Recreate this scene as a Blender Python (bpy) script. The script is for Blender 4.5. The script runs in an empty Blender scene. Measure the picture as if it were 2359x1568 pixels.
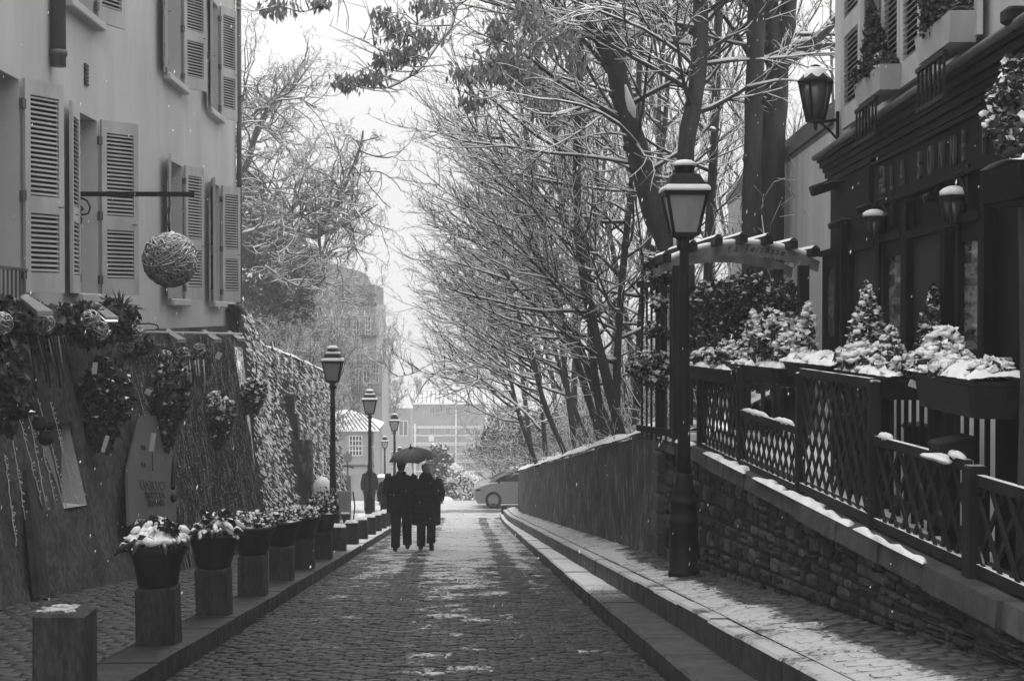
import bpy, math, random
import numpy as np
from mathutils import Vector, Matrix
random.seed(7)
RN = np.random.RandomState(11)
PI = math.pi
R = math.radians
SC = bpy.context.scene
COL = SC.collection
C3 = Vector

# ------------------------------------------------------------------ camera
# reference picture units: 2358 x 1568, focal length 3400 units; eye at the world origin,
# world +Y down the street, +X right, +Z up
FW, FH, FL = 2358.0, 1568.0, 3400.0
fwd = Vector((114.0, FL, -57.0)).normalized()
rgt = fwd.cross(Vector((0, 0, 1))).normalized()
upv = rgt.cross(fwd).normalized()
cam = bpy.data.cameras.new("camera")
cam.sensor_width = 36.0
cam.lens = 36.0 * FL / FW
cam.clip_start = 0.1
cam.clip_end = 3000
co = bpy.data.objects.new("camera", cam)
COL.objects.link(co)
co.matrix_world = Matrix(((rgt.x, upv.x, -fwd.x, 0), (rgt.y, upv.y, -fwd.y, 0), (rgt.z, upv.z, -fwd.z, 0), (0, 0, 0, 1)))
SC.camera = co

# ------------------------------------------------------------------ light
SUN_EL, SUN_ROT = R(72), R(20)
w = bpy.data.worlds.new("World")
SC.world = w
w.use_nodes = True
nt = w.node_tree
nt.nodes.clear()
sky = nt.nodes.new("ShaderNodeTexSky")
sky.sky_type = 'NISHITA'
sky.sun_disc = False
sky.sun_elevation = SUN_EL
sky.sun_rotation = SUN_ROT
sky.air_density = 1.0
sky.dust_density = 3.0
sky.ozone_density = 1.0
bw = nt.nodes.new("ShaderNodeRGBToBW")
mixs = nt.nodes.new("ShaderNodeMix")
mixs.data_type = 'FLOAT'
mixs.inputs[0].default_value = 0.93        # closed cloud cover over the clear sky
mixs.inputs[3].default_value = 8.5
bg = nt.nodes.new("ShaderNodeBackground")
bg.inputs["Strength"].default_value = 0.1
wo = nt.nodes.new("ShaderNodeOutputWorld")
nt.links.new(sky.outputs[0], bw.inputs[0])
nt.links.new(bw.outputs[0], mixs.inputs[2])
# closed overcast: about three times as bright overhead as at the horizon
tc = nt.nodes.new("ShaderNodeTexCoord")
sxyz = nt.nodes.new("ShaderNodeSeparateXYZ")
nt.links.new(tc.outputs["Generated"], sxyz.inputs[0])
zr = nt.nodes.new("ShaderNodeMapRange")
zr.inputs[1].default_value = 0.0
zr.inputs[2].default_value = 1.0
zr.inputs[3].default_value = 0.92
zr.inputs[4].default_value = 3.0
nt.links.new(sxyz.outputs[2], zr.inputs[0])
mulz = nt.nodes.new("ShaderNodeMath")
mulz.operation = 'MULTIPLY'
nt.links.new(mixs.outputs[0], mulz.inputs[0])
nt.links.new(zr.outputs[0], mulz.inputs[1])
nt.links.new(mulz.outputs[0], bg.inputs[0])
nt.links.new(bg.outputs[0], wo.inputs[0])
sl = bpy.data.lights.new("sun", 'SUN')
sl.energy = 0.5
sl.angle = R(90)
sl.color = (1, 1, 1)
so = bpy.data.objects.new("sun", sl)
COL.objects.link(so)
so.rotation_euler = (R(90) - SUN_EL, 0, R(180) - SUN_ROT)
SC.view_settings.view_transform = 'Standard'
SC.view_settings.look = 'None'
SC.view_settings.exposure = 0.0
SC.view_settings.gamma = 1.0
SC.cycles.use_denoising = True
SC.cycles.max_bounces = 6
SC.cycles.diffuse_bounces = 3
SC.cycles.glossy_bounces = 3
SC.cycles.transmission_bounces = 4
SC.cycles.volume_bounces = 1
SC.cycles.sample_clamp_indirect = 6.0
SC.render.film_transparent = False


def at(px, py, Y):
    """point at depth Y (metres down the street) seen at picture position px, py"""
    d = fwd * FL + rgt * (px - FW / 2) - upv * (py - FH / 2)
    return d * (Y / d.y)


def atx(px, py, X):
    d = fwd * FL + rgt * (px - FW / 2) - upv * (py - FH / 2)
    return d * (X / d.x)


def px2(X, Y):
    return 1065 + X / Y * FL


def lerp_tab(tab, y):
    if y <= tab[0][0]:
        return tab[0][1]
    for (a, va), (b, vb) in zip(tab, tab[1:]):
        if y <= b:
            return va + (vb - va) * (y - a) / (b - a)
    return tab[-1][1]


# ------------------------------------------------------------------ mesh helpers
class MB:
    def __init__(s):
        s.v = []
        s.f = []      # (array(m,k), mat index, smooth)
        s.n = 0
        s.tubes_ = []

    def add(s, verts, faces, m=0, smooth=False):
        verts = np.asarray(verts, dtype=np.float64).reshape(-1, 3)
        base = s.n
        s.v.append(verts)
        s.n += len(verts)
        byk = {}
        for f in faces:
            byk.setdefault(len(f), []).append(f)
        for k, fl in byk.items():
            s.f.append((np.asarray(fl, dtype=np.int64) + base, m, smooth))

    def addarr(s, verts, quads, m=0, smooth=False):
        base = s.n
        s.v.append(np.asarray(verts, dtype=np.float64).reshape(-1, 3))
        s.n += len(s.v[-1])
        s.f.append((np.asarray(quads, dtype=np.int64) + base, m, smooth))

    def box(s, c, size, rz=0.0, m=0, rot=None, taper=1.0):
        x, y, z = size[0] / 2, size[1] / 2, size[2] / 2
        vs = [(-x, -y, -z), (x, -y, -z), (x, y, -z), (-x, y, -z),
              (-x * taper, -y * taper, z), (x * taper, -y * taper, z), (x * taper, y * taper, z), (-x * taper, y * taper, z)]
        M = rot if rot is not None else Matrix.Rotation(rz, 3, 'Z')
        vs = [tuple(M @ Vector(v) + Vector(c)) for v in vs]
        s.add(vs, [(0, 3, 2, 1), (4, 5, 6, 7), (0, 1, 5, 4), (1, 2, 6, 5), (2, 3, 7, 6), (3, 0, 4, 7)], m)

    def bevbox(s, c, size, b=0.01, rz=0.0, m=0, rot=None):
        """box with chamfered edges"""
        x, y, z = size[0] / 2, size[1] / 2, size[2] / 2
        M = rot if rot is not None else Matrix.Rotation(rz, 3, 'Z')
        prof = [(-z, b), (-z + b, 0), (z - b, 0), (z, b)]
        vs, fs = [], []
        for (zz, ins) in prof:
            X, Y = x - ins, y - ins
            ring = [(-X + b, -Y), (X - b, -Y), (X, -Y + b), (X, Y - b), (X - b, Y), (-X + b, Y), (-X, Y - b), (-X, -Y + b)]
            vs += [(p[0], p[1], zz) for p in ring]
        for i in range(3):
            for j in range(8):
                a, b2 = i * 8 + j, i * 8 + (j + 1) % 8
                fs.append((a, b2, b2 + 8, a + 8))
        fs.append(tuple(range(7, -1, -1)))
        fs.append(tuple(range(24, 32)))
        vs = [tuple(M @ Vector(v) + Vector(c)) for v in vs]
        s.add(vs, fs, m)

    def bar(s, a, b, wd, th=None, m=0, up=(0, 0, 1)):
        """rectangular bar from a to b; wd across, th along up"""
        a, b = Vector(a), Vector(b)
        th = wd if th is None else th
        t = (b - a).normalized()
        u = Vector(up)
        if abs(t.dot(u)) > 0.98:
            u = Vector((0, 1, 0))
        sd = t.cross(u).normalized() * (wd / 2)
        u2 = sd.cross(t).normalized() * (th / 2)
        vs = []
        for p in (a, b):
            vs += [p - sd - u2, p + sd - u2, p + sd + u2, p - sd + u2]
        s.add([tuple(v) for v in vs], [(0, 1, 2, 3), (7, 6, 5, 4), (0, 4, 5, 1), (1, 5, 6, 2), (2, 6, 7, 3), (3, 7, 4, 0)], m)

    def tube(s, pts, rad, n=6, m=0):
        if not hasattr(rad, '__len__'):
            rad = [rad] * len(pts)
        s.tubes_.append((np.asarray([tuple(p) for p in pts], dtype=np.float64), np.asarray(rad, dtype=np.float64), n, m))

    def _flush(s):
        groups = {}
        for p, r, n, m in s.tubes_:
            groups.setdefault((len(p), n, m), []).append((p, r))
        s.tubes_ = []
        for (k, n, m), lst in groups.items():
            P = np.stack([a for a, _ in lst])
            Rr = np.stack([b for _, b in lst])
            T = np.empty_like(P)
            T[:, 1:-1] = P[:, 2:] - P[:, :-2]
            T[:, 0] = P[:, 1] - P[:, 0]
            T[:, -1] = P[:, -1] - P[:, -2]
            T /= np.linalg.norm(T, axis=2, keepdims=True) + 1e-12
            ov = np.abs((P[:, -1] - P[:, 0]) / (np.linalg.norm(P[:, -1] - P[:, 0], axis=1, keepdims=True) + 1e-12))
            ref = np.zeros((len(P), 3))
            ref[np.arange(len(P)), np.argmin(ov, axis=1)] = 1
            A = np.cross(T, ref[:, None, :])
            A /= np.linalg.norm(A, axis=2, keepdims=True) + 1e-12
            B = np.cross(T, A)
            ang = np.arange(n) * 2 * PI / n
            ring = (A[:, :, None, :] * np.cos(ang)[None, None, :, None] + B[:, :, None, :] * np.sin(ang)[None, None, :, None])
            V = P[:, :, None, :] + ring * Rr[:, :, None, None]
            N = len(P)
            idx = np.arange(N * k * n).reshape(N, k, n)
            a = idx[:, :-1, :]
            b = np.roll(idx, -1, axis=2)[:, :-1, :]
            c = np.roll(idx, -1, axis=2)[:, 1:, :]
            d = idx[:, 1:, :]
            Q = np.stack([a, b, c, d], axis=-1).reshape(-1, 4)
            s.addarr(V.reshape(-1, 3), Q, m, True)
            base = s.n - len(V.reshape(-1, 3))
            if n > 3 or True:
                s.f.append((idx[:, -1, :] + base, m, False))
                s.f.append((idx[:, 0, ::-1] + base, m, False))

    def lathe(s, prof, loc=(0, 0, 0), n=16, m=0, smooth=True, sq=None, rz=0.0, sx=1, sy=1):
        """prof: [(r,z)]; sq: number of flat sides"""
        n = sq or n
        vs, fs = [], []
        for (r, z) in prof:
            for j in range(n):
                a = 2 * PI * j / n + rz + (PI / n if sq else 0)
                vs.append((loc[0] + r * math.cos(a) * sx, loc[1] + r * math.sin(a) * sy, loc[2] + z))
        for i in range(len(prof) - 1):
            for j in range(n):
                a, b = i * n + j, i * n + (j + 1) % n
                fs.append((a, b, b + n, a + n))
        fs.append(tuple(range(n - 1, -1, -1)))
        L = (len(prof) - 1) * n
        fs.append(tuple(range(L, L + n)))
        s.add(vs, fs, m, smooth and not sq)

    def loft(s, rings, m=0, smooth=True, cap=True):
        n = len(rings[0])
        vs = [tuple(p) for r in rings for p in r]
        fs = []
        for i in range(len(rings) - 1):
            for j in range(n):
                a, b = i * n + j, i * n + (j + 1) % n
                fs.append((a, b, b + n, a + n))
        if cap:
            fs.append(tuple(range(n - 1, -1, -1)))
            L = (len(rings) - 1) * n
            fs.append(tuple(range(L, L + n)))
        s.add(vs, fs, m, smooth)

    def prism(s, poly, vec, m=0):
        n = len(poly)
        vec = Vector(vec)
        vs = [tuple(p) for p in poly] + [tuple(Vector(p) + vec) for p in poly]
        fs = [tuple(range(n - 1, -1, -1)), tuple(range(n, 2 * n))]
        for j in range(n):
            k = (j + 1) % n
            fs.append((j, k, k + n, j + n))
        s.add(vs, fs, m)

    def grid(s, fn, us, vs_, m=0, smooth=True, closed=False):
        V = [tuple(fn(u, v)) for v in vs_ for u in us]
        nu = len(us)
        F = []
        for j in range(len(vs_) - 1):
            for i in range(nu - 1):
                F.append((j * nu + i, j * nu + i + 1, (j + 1) * nu + i + 1, (j + 1) * nu + i))
        s.add(V, F, m, smooth)

    def blob(s, c, r, seed=0, n=7, m=0, amp=0.25, flat=1.0, sx=1.0, sy=1.0):
        rr = random.Random(seed)
        vs, fs = [], []
        nr = max(3, n // 2 + 1)
        ph = [rr.uniform(0, 6.28) for _ in range(6)]
        for i in range(nr + 1):
            th = PI * i / nr
            for j in range(n):
                a = 2 * PI * j / n
                k = 1 + amp * (math.sin(2 * a + ph[0]) * math.sin(th * 2 + ph[1]) + .6 * math.sin(3 * a + ph[2]) * math.sin(th + ph[3]))
                q = r * k
                vs.append((c[0] + q * math.sin(th) * math.cos(a) * sx, c[1] + q * math.sin(th) * math.sin(a) * sy, c[2] - q * math.cos(th) * flat))
        for i in range(nr):
            for j in range(n):
                a, b = i * n + j, i * n + (j + 1) % n
                fs.append((a, b, b + n, a + n))
        s.add(vs, fs, m, True)

    def quads(s, centers, du, dv, m=0):
        """many separate quads: centers (N,3), half vectors du, dv (N,3)"""
        c = np.asarray(centers)
        N = len(c)
        V = np.stack([c - du - dv, c + du - dv, c + du + dv, c - du + dv], axis=1).reshape(-1, 3)
        s.addarr(V, np.arange(N * 4).reshape(N, 4), m, False)

    def leaves(s, centers, du, dv, bend=None, m=0):
        """pointed leaf: two triangles folded along the midrib; du half width, dv half length"""
        c = np.asarray(centers)
        N = len(c)
        if bend is None:
            bend = np.cross(du, dv)
            bend /= np.linalg.norm(bend, axis=1, keepdims=True) + 1e-12
            bend *= np.linalg.norm(du, axis=1, keepdims=True) * .35
        V = np.stack([c - dv, c + du - dv * .1 + bend, c + dv, c - du - dv * .1 + bend], axis=1).reshape(-1, 3)
        i = np.arange(N)[:, None] * 4
        T = np.concatenate([i + np.array([[0, 1, 2]]), i + np.array([[0, 2, 3]])])
        s.addarr(V, T, m, False)

    def build(s, name, mats, parent=None, origin=None):
        s._flush()
        me = bpy.data.meshes.new(name)
        V = np.concatenate(s.v) if s.v else np.zeros((0, 3))
        if origin is not None:
            V = V - np.asarray(tuple(origin))
        me.vertices.add(len(V))
        me.vertices.foreach_set("co", V.astype(np.float32).ravel())
        lv = np.concatenate([f.ravel() for f, _, _ in s.f])
        lt = np.concatenate([np.full(len(f), f.shape[1]) for f, _, _ in s.f])
        mi = np.concatenate([np.full(len(f), m) for f, m, _ in s.f])
        sm = np.concatenate([np.full(len(f), x) for f, _, x in s.f])
        ls = np.concatenate([[0], np.cumsum(lt)[:-1]])
        me.loops.add(len(lv))
        me.loops.foreach_set("vertex_index", lv.astype(np.int32))
        me.polygons.add(len(lt))
        me.polygons.foreach_set("loop_start", ls.astype(np.int32))
        me.polygons.foreach_set("loop_total", lt.astype(np.int32))
        me.polygons.foreach_set("material_index", mi.astype(np.int32))
        me.polygons.foreach_set("use_smooth", sm.astype(bool))
        if not isinstance(mats, (list, tuple)):
            mats = [mats]
        for mm in mats:
            me.materials.append(mm)
        me.update(calc_edges=True)
        me.validate()
        o = bpy.data.objects.new(name, me)
        COL.objects.link(o)
        if parent is not None:
            o.parent = parent
        elif origin is not None:
            o.location = origin
        return o


def tag(o, label=None, cat=None, group=None, kind=None):
    if label:
        o['label'] = label
    if cat:
        o['category'] = cat
    if group:
        o['group'] = group
    if kind:
        o['kind'] = kind
    return o


def thing(name, label, cat, loc=(0, 0, 0), rz=0.0, group=None):
    o = bpy.data.objects.new(name, None)
    o.empty_display_size = .2
    COL.objects.link(o)
    o.location = loc
    o.rotation_euler = (0, 0, rz)
    return tag(o, label, cat, group)


def copy_tree(o, parent=None):
    kids = [c for c in bpy.data.objects if c.parent == o]
    c = o.copy()
    COL.objects.link(c)
    if parent is not None:
        c.parent = parent
    for k in kids:
        copy_tree(k, c)
    return c


# ------------------------------------------------------------------ materials (the place is black and white: all greys)
def smat(name):
    m = bpy.data.materials.new(name)
    m.use_nodes = True
    t = m.node_tree
    b = t.nodes["Principled BSDF"]
    return m, t, b


def N(t, typ, **kw):
    n = t.nodes.new("ShaderNode" + typ)
    for k, v in kw.items():
        setattr(n, k, v)
    return n


def math_(t, op, a, b=None, c=None, clamp=False):
    n = N(t, "Math", operation=op, use_clamp=clamp)
    for i, x in enumerate((a, b, c)):
        if x is None:
            continue
        if isinstance(x, (int, float)):
            n.inputs[i].default_value = x
        else:
            t.links.new(x, n.inputs[i])
    return n.outputs[0]


def noise_(t, vec, scale, detail=4, rough=.55, stretch=None):
    if stretch:
        mp = N(t, "Mapping")
        mp.inputs["Scale"].default_value = stretch
        t.links.new(vec, mp.inputs[0])
        vec = mp.outputs[0]
    n = N(t, "TexNoise")
    n.inputs["Scale"].default_value = scale
    n.inputs["Detail"].default_value = detail
    n.inputs["Roughness"].default_value = rough
    t.links.new(vec, n.inputs["Vector"])
    return n.outputs["Fac"]


def ramp_(t, x, lo, hi, a=0.0, b=1.0):
    n = N(t, "MapRange", interpolation_type='SMOOTHSTEP')
    n.inputs[1].default_value = lo
    n.inputs[2].default_value = hi
    n.inputs[3].default_value = a
    n.inputs[4].default_value = b
    t.links.new(x, n.inputs[0])
    return n.outputs[0]


def mixf(t, f, a, b):
    n = N(t, "Mix", data_type='FLOAT')
    for i, x in ((0, f), (2, a), (3, b)):
        if isinstance(x, (int, float)):
            n.inputs[i].default_value = x
        else:
            t.links.new(x, n.inputs[i])
    return n.outputs[0]


def bump_(t, h, strength, dist, b):
    n = N(t, "Bump")
    n.inputs["Strength"].default_value = strength
    n.inputs["Distance"].default_value = dist
    t.links.new(h, n.inputs["Height"])
    t.links.new(n.outputs[0], b.inputs["Normal"])


def snow_on(t, pos, lo, hi, amp=.35, scale=9.0):
    """share of settled snow: faces that look up carry it, in ragged patches"""
    g = N(t, "NewGeometry")
    sx = N(t, "SeparateXYZ")
    t.links.new(g.outputs["Normal"], sx.inputs[0])
    n = noise_(t, pos, scale, 3)
    v = math_(t, 'ADD', sx.outputs[2], math_(t, 'MULTIPLY', math_(t, 'SUBTRACT', n, .5), amp * 2))
    return ramp_(t, v, lo, hi)


SNOWC = .80


def mk(name, a, b=None, scale=6.0, stretch=None, rough=.7, bump=0.0, bscale=None, snow=None, spec=.35, lo=.35, hi=.65, metal=0.0, detail=5, second=None, rnd=0.0, samp=.35, sscale=9.0):
    """grey surface wandering between a and b, with optional settled snow (lo, hi thresholds on the up-facing share)"""
    m, t, bs = smat(name)
    g = N(t, "NewGeometry")
    pos = g.outputs["Position"]
    b = a if b is None else b
    col = None
    n1 = noise_(t, pos, scale, detail, .6, stretch)
    col = mixf(t, ramp_(t, n1, lo, hi), a, b)
    if second:
        n2 = noise_(t, pos, second[0], 5, .6, second[3] if len(second) > 3 else None)
        col = math_(t, 'MULTIPLY', col, ramp_(t, n2, .3, .7, second[1], second[2]))
    if rnd:
        oi = N(t, "ObjectInfo")
        col = math_(t, 'MULTIPLY', col, ramp_(t, oi.outputs["Random"], 0, 1, 1 - rnd, 1 + rnd))
    rg = rough
    if snow:
        s = snow_on(t, pos, snow[0], snow[1], samp, sscale)
        col = mixf(t, s, col, SNOWC)
        rg = mixf(t, s, rough, .9)
    cc = N(t, "CombineColor")
    for i in range(3):
        t.links.new(col, cc.inputs[i])
    t.links.new(cc.outputs[0], bs.inputs["Base Color"])
    if isinstance(rg, (int, float)):
        bs.inputs["Roughness"].default_value = rg
    else:
        t.links.new(rg, bs.inputs["Roughness"])
    bs.inputs["Specular IOR Level"].default_value = spec
    bs.inputs["Metallic"].default_value = metal
    if bump:
        hb = noise_(t, pos, bscale or scale * 4, 6, .65, stretch)
        bump_(t, hb, bump, .02, bs)
    return m


M = {}
M['snow'] = mk('snow', .86, .76, 5, rough=.9, bump=.25, bscale=22, spec=.2)
M['thin_snow'] = mk('thin_melting_snow', .50, .22, 16, rough=.8, bump=.3, bscale=40)
M['plaster'] = mk('pale_plaster', .46, .40, .8, (1, 1, .4), rough=.9, bump=.12, bscale=40, second=(1.1, .88, 1.04, (1, 1, .3)))
M['plaster_white'] = mk('white_plaster', .55, .47, 1.2, (1, 1, .3), rough=.9, bump=.1, bscale=40, second=(2.2, .82, 1.05, (1, 1, .08)))
M['annex_plaster'] = mk('annex_plaster', .56, .46, 1.4, (1, 1, .2), rough=.9, bump=.1, bscale=40, second=(2.0, .8, 1.05, (1, 1, .08)))
M['shutter'] = mk('shutter_paint', .40, .31, 3, (1, 1, .3), rough=.6, bump=.08, bscale=60)
M['shutter_right'] = mk('shutter_paint_right', .50, .42, 3, (1, 1, .3), rough=.6)
M['frame_paint'] = mk('frame_paint', .42, .36, 4, rough=.6)
M['curtain'] = mk('curtain_glass', .20, .15, 2, (4, 4, .4), rough=.25, spec=.5)
M['dark_glass'] = mk('dark_glass', .025, .015, 3, rough=.12, spec=.6)
M['iron'] = mk('black_iron', .010, .006, 12, rough=.6, spec=.2, bump=.1, bscale=90)
M['iron_snow'] = mk('black_iron_snow', .018, .012, 12, rough=.55, snow=(.55, .85), spec=.3, sscale=22)
M['zinc'] = mk('zinc_pipe', .10, .06, 4, (1, 1, .3), rough=.5, spec=.4)
M['base_wall'] = mk('creeper_wall', .078, .032, 14, rough=.95, bump=.6, bscale=24, second=(2.0, .65, 1.35), spec=.08)
M['panel_pale'] = mk('pale_panel', .085, .065, 2, rough=.7)
M['reveal'] = mk('window_reveal', .42, .34, 3, (1, 1, .3), rough=.9)
M['letter'] = mk('dark_lettering', .02, .015, 5, rough=.6)
M['strand'] = mk('bare_creeper_stem', .11, .03, 9, rough=.9)
M['strand_dark'] = mk('bare_creeper_stem_dark', .018, .012, 9, rough=.9)
M['strand_pale'] = mk('snow_dusted_creeper_stem', .34, .15, 9, rough=.9)
M['fairy'] = mk('fairy_light_wire', .55, .4, 40, rough=.5)
M['leaf'] = mk('dark_leaf', .05, .02, 20, rough=.55, spec=.3)
M['leaf_snow'] = mk('leaf_with_snow', .045, .02, 20, rough=.6, snow=(.55, .9), samp=.6, sscale=14)
M['leaf_snowy'] = mk('leaf_under_snow', .05, .025, 16, rough=.65, snow=(.25, .6), samp=.55, sscale=16)
M['dead_leaf'] = mk('withered_leaf', .30, .18, 14, rough=.8)
M['evergreen'] = mk('evergreen_foliage', .05, .025, 8, rough=.7, snow=(.8, 1.0))
M['twig_hazed'] = mk('hazed_twig_bark', .13, .09, 9, rough=.85, snow=(.30, .65), samp=.4, sscale=4)  # lighter than the near twigs: haze over farther trees put into the colour
M['bark_pale'] = mk('pale_bark', .09, .05, 9, (1, 1, .25), rough=.85, bump=.5, bscale=20, snow=(.35, .6), samp=.25, sscale=5)
M['bark'] = mk('bark', .045, .022, 9, (1, 1, .25), rough=.85, bump=.6, bscale=26, snow=(.60, .85), samp=.22, sscale=7)
M['twig'] = mk('twig_bark', .06, .035, 9, rough=.85, snow=(-.1, .25), samp=.45, sscale=5)
M['twig_thin'] = mk('thin_twig_bark', .07, .045, 9, rough=.85, snow=(.0, .40), samp=.4, sscale=4)
M['stone_bollard'] = mk('granite', .034, .014, 30, (1, 1, .35), rough=.75, bump=.7, bscale=45, second=(9, .55, 1.6, (1, 1, .15)), rnd=.2)
M['pot'] = mk('dark_glazed_pot', .020, .011, 6, rough=.6, spec=.2, bump=.1, bscale=50)
M['kerb'] = mk('kerb_granite', .04, .02, 9, rough=.6, bump=.5, bscale=40)
M['render_wall'] = mk('wall_render', .065, .19, 7.0, (1, 1, .35), rough=.95, bump=.8, bscale=14, second=(2.5, .55, 1.3), spec=.1, lo=.50, hi=.68)
M['coping'] = mk('coping_stone', .075, .040, 5, rough=.85, bump=.4, bscale=30, second=(1.6, .7, 1.25))
M['wood_dark'] = mk('dark_wood', .016, .009, 7, (1, 1, .2), rough=.7, spec=.15)
M['wood_fence'] = mk('painted_wood_fence', .020, .010, 7, (1, 1, .2), rough=.7, spec=.15, snow=(.75, 1.05), samp=.5, sscale=6)
M['wood_beam'] = mk('painted_beam', .22, .15, 5, rough=.7)
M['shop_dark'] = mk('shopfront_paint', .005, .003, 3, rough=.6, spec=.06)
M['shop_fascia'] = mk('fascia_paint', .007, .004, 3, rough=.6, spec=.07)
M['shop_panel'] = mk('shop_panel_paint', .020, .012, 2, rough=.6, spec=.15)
M['glass_lamp'] = mk('frosted_lantern_glass', .30, .24, 6, (1, 1, .3), rough=.3, spec=.5)
M['glass_dark'] = mk('lantern_glass_dark', .05, .03, 6, rough=.2, spec=.5)
M['cloth_dark'] = mk('dark_wool', .014, .008, 12, rough=.95, spec=.1, bump=.2, bscale=60)
M['cloth_mid'] = mk('dark_padded_nylon', .018, .011, 12, rough=.75, spec=.2, bump=.2, bscale=40)
M['skin'] = mk('skin', .30, .26, 12, rough=.6)
M['hair_grey'] = mk('grey_hair', .30, .2, 40, rough=.8)
M['hair_dark'] = mk('dark_hair', .015, .01, 40, rough=.8)
M['umbrella'] = mk('umbrella_nylon', .022, .014, 5, rough=.5, spec=.3)
M['umbrella_white'] = mk('white_umbrella', .75, .65, 5, rough=.7)
M['leather'] = mk('shoe_leather', .012, .008, 12, rough=.4)
M['wicker'] = mk('wicker', .24, .10, 25, rough=.8, snow=(.45, .8), samp=.6, sscale=12)
M['wicker_core'] = mk('wicker_core', .05, .035, 12, rough=.9)
M['card'] = mk('white_card', .5, .45, 12, rough=.7)
M['steel'] = mk('painted_steel_tube', .34, .26, 6, rough=.4, spec=.4)
M['car_paint'] = mk('silver_car_paint', .30, .26, 2, rough=.35, spec=.5, metal=.3)
M['tyre'] = mk('tyre_rubber', .015, .012, 12, rough=.8)
M['alloy'] = mk('alloy_rim', .22, .18, 12, rough=.4, metal=.5)
M['far_wall'] = mk('far_stone_facade', .27, .21, .4, rough=.9)
M['far_glass'] = mk('far_window_glass', .09, .06, 2, rough=.4)
M['far_roof'] = mk('zinc_roof_snow', .62, .42, .6, (6, .3, 1), rough=.8)
M['slate'] = mk('slate_roof', .14, .10, 2, rough=.7, snow=(.85, 1.1))
M['small_wall'] = mk('small_house_render', .32, .27, 1.2, rough=.9)
M['white_paint'] = mk('white_paint', .7, .62, 3, rough=.6)
M['grey_box'] = mk('grey_board', .24, .19, 3, rough=.7)
M['plank'] = mk('old_plank_wood', .050, .022, 9, (1, 1, .15), rough=.9, spec=.1)
M['panel_screen'] = mk('pale_board', .88, .78, 3, (1, 1, .2), rough=.7)
M['terrace'] = mk('terrace_paving', .30, .10, 2.5, rough=.8, snow=(.3, .7), samp=.5, sscale=2)
# ------------------------------------------------------------------ the lie of the land
def G(Y):
    """height of the road surface along the street (the eye is at 0)"""
    def integ(y):
        z = 0.0
        segs = [(0, 46, .1156, .1156), (46, 60, .1156, .03), (60, 64, .03, .17), (64, 100, .17, .17), (100, 260, .15, .12), (260, 2000, .0, .0)]
        for a, b, s0, s1 in segs:
            if y <= a:
                break
            e = min(y, b)
            tt = (e - a) / (b - a)
            z += (e - a) * (s0 + (s0 + (s1 - s0) * tt)) / 2
        return z
    if Y < 0:
        return -1.28 - .1156 * Y
    return -1.28 - integ(Y)


XL_ROAD, XL_KERB = -1.98, -2.05
XW = [(3, 2.60), (6.7, 2.55), (8.2, 2.50), (10.6, 2.45), (12.9, 2.40), (14.9, 2.36), (18, 2.35), (20, 2.30), (48, 1.84), (60, 1.70)]
XK2 = [(3, 1.71), (14, 1.70), (30, 1.60), (55, 1.42)]
def xw(Y): return lerp_tab(XW, Y)
def xk2(Y): return lerp_tab(XK2, Y)
def pav_l(Y, X):
    """left pavement: kerb height plus the rise to the foot of the houses"""
    rise = lerp_tab([(4, .2), (12, .15), (16, .09), (20, .01), (60, 0)], Y)
    return G(Y) + .14 + rise * min(1, max(0, (-2.3 - X) / 1.5))
def pav_r(Y, X):
    return G(Y) + .345 + .085 * (X - xk2(Y)) / (xw(Y) - xk2(Y))


def ground_mat(name, base_a, base_b, rough, cover, bscale=30, bump=.4, spec=.5, snowc=.72):
    """wet stone with thin lying snow; cover(t, X, Y, noise) gives the node for the share of snow"""
    m, t, bs = smat(name)
    g = N(t, "NewGeometry")
    pos = g.outputs["Position"]
    sp = N(t, "SeparateXYZ")
    t.links.new(pos, sp.inputs[0])
    nm = N(t, "SeparateXYZ")
    t.links.new(g.outputs["Normal"], nm.inputs[0])
    n1 = noise_(t, pos, 14, 5, .65)
    vor = N(t, "TexVoronoi")
    vor.inputs["Scale"].default_value = 7.5
    t.links.new(pos, vor.inputs["Vector"])
    base = mixf(t, ramp_(t, n1, .35, .7), base_a, base_b)
    vs = N(t, "SeparateColor")
    t.links.new(vor.outputs["Color"], vs.inputs[0])
    base = math_(t, 'MULTIPLY', base, ramp_(t, vs.outputs[0], 0, 1, .7, 1.5))
    nz = noise_(t, pos, 1.7, 8, .70, (1, .8, 1))
    c = cover(t, sp.outputs[0], sp.outputs[1], nz)
    fine = noise_(t, pos, 26, 4, .7)
    c = math_(t, 'ADD', c, math_(t, 'MULTIPLY', math_(t, 'SUBTRACT', fine, .5), 1.1))
    up = ramp_(t, nm.outputs[2], .45, .80)
    s = math_(t, 'MULTIPLY', ramp_(t, c, .40, .72), up)
    col = mixf(t, s, base, snowc)
    cc = N(t, "CombineColor")
    for i in range(3):
        t.links.new(col, cc.inputs[i])
    t.links.new(cc.outputs[0], bs.inputs["Base Color"])
    rn = noise_(t, pos, 5, 4, .6)
    t.links.new(mixf(t, s, ramp_(t, rn, .3, .7, rough - .1, rough + .15), .85), bs.inputs["Roughness"])
    bs.inputs["Specular IOR Level"].default_value = spec
    bump_(t, noise_(t, pos, bscale, 5, .65), bump, .012, bs)
    return m


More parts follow.
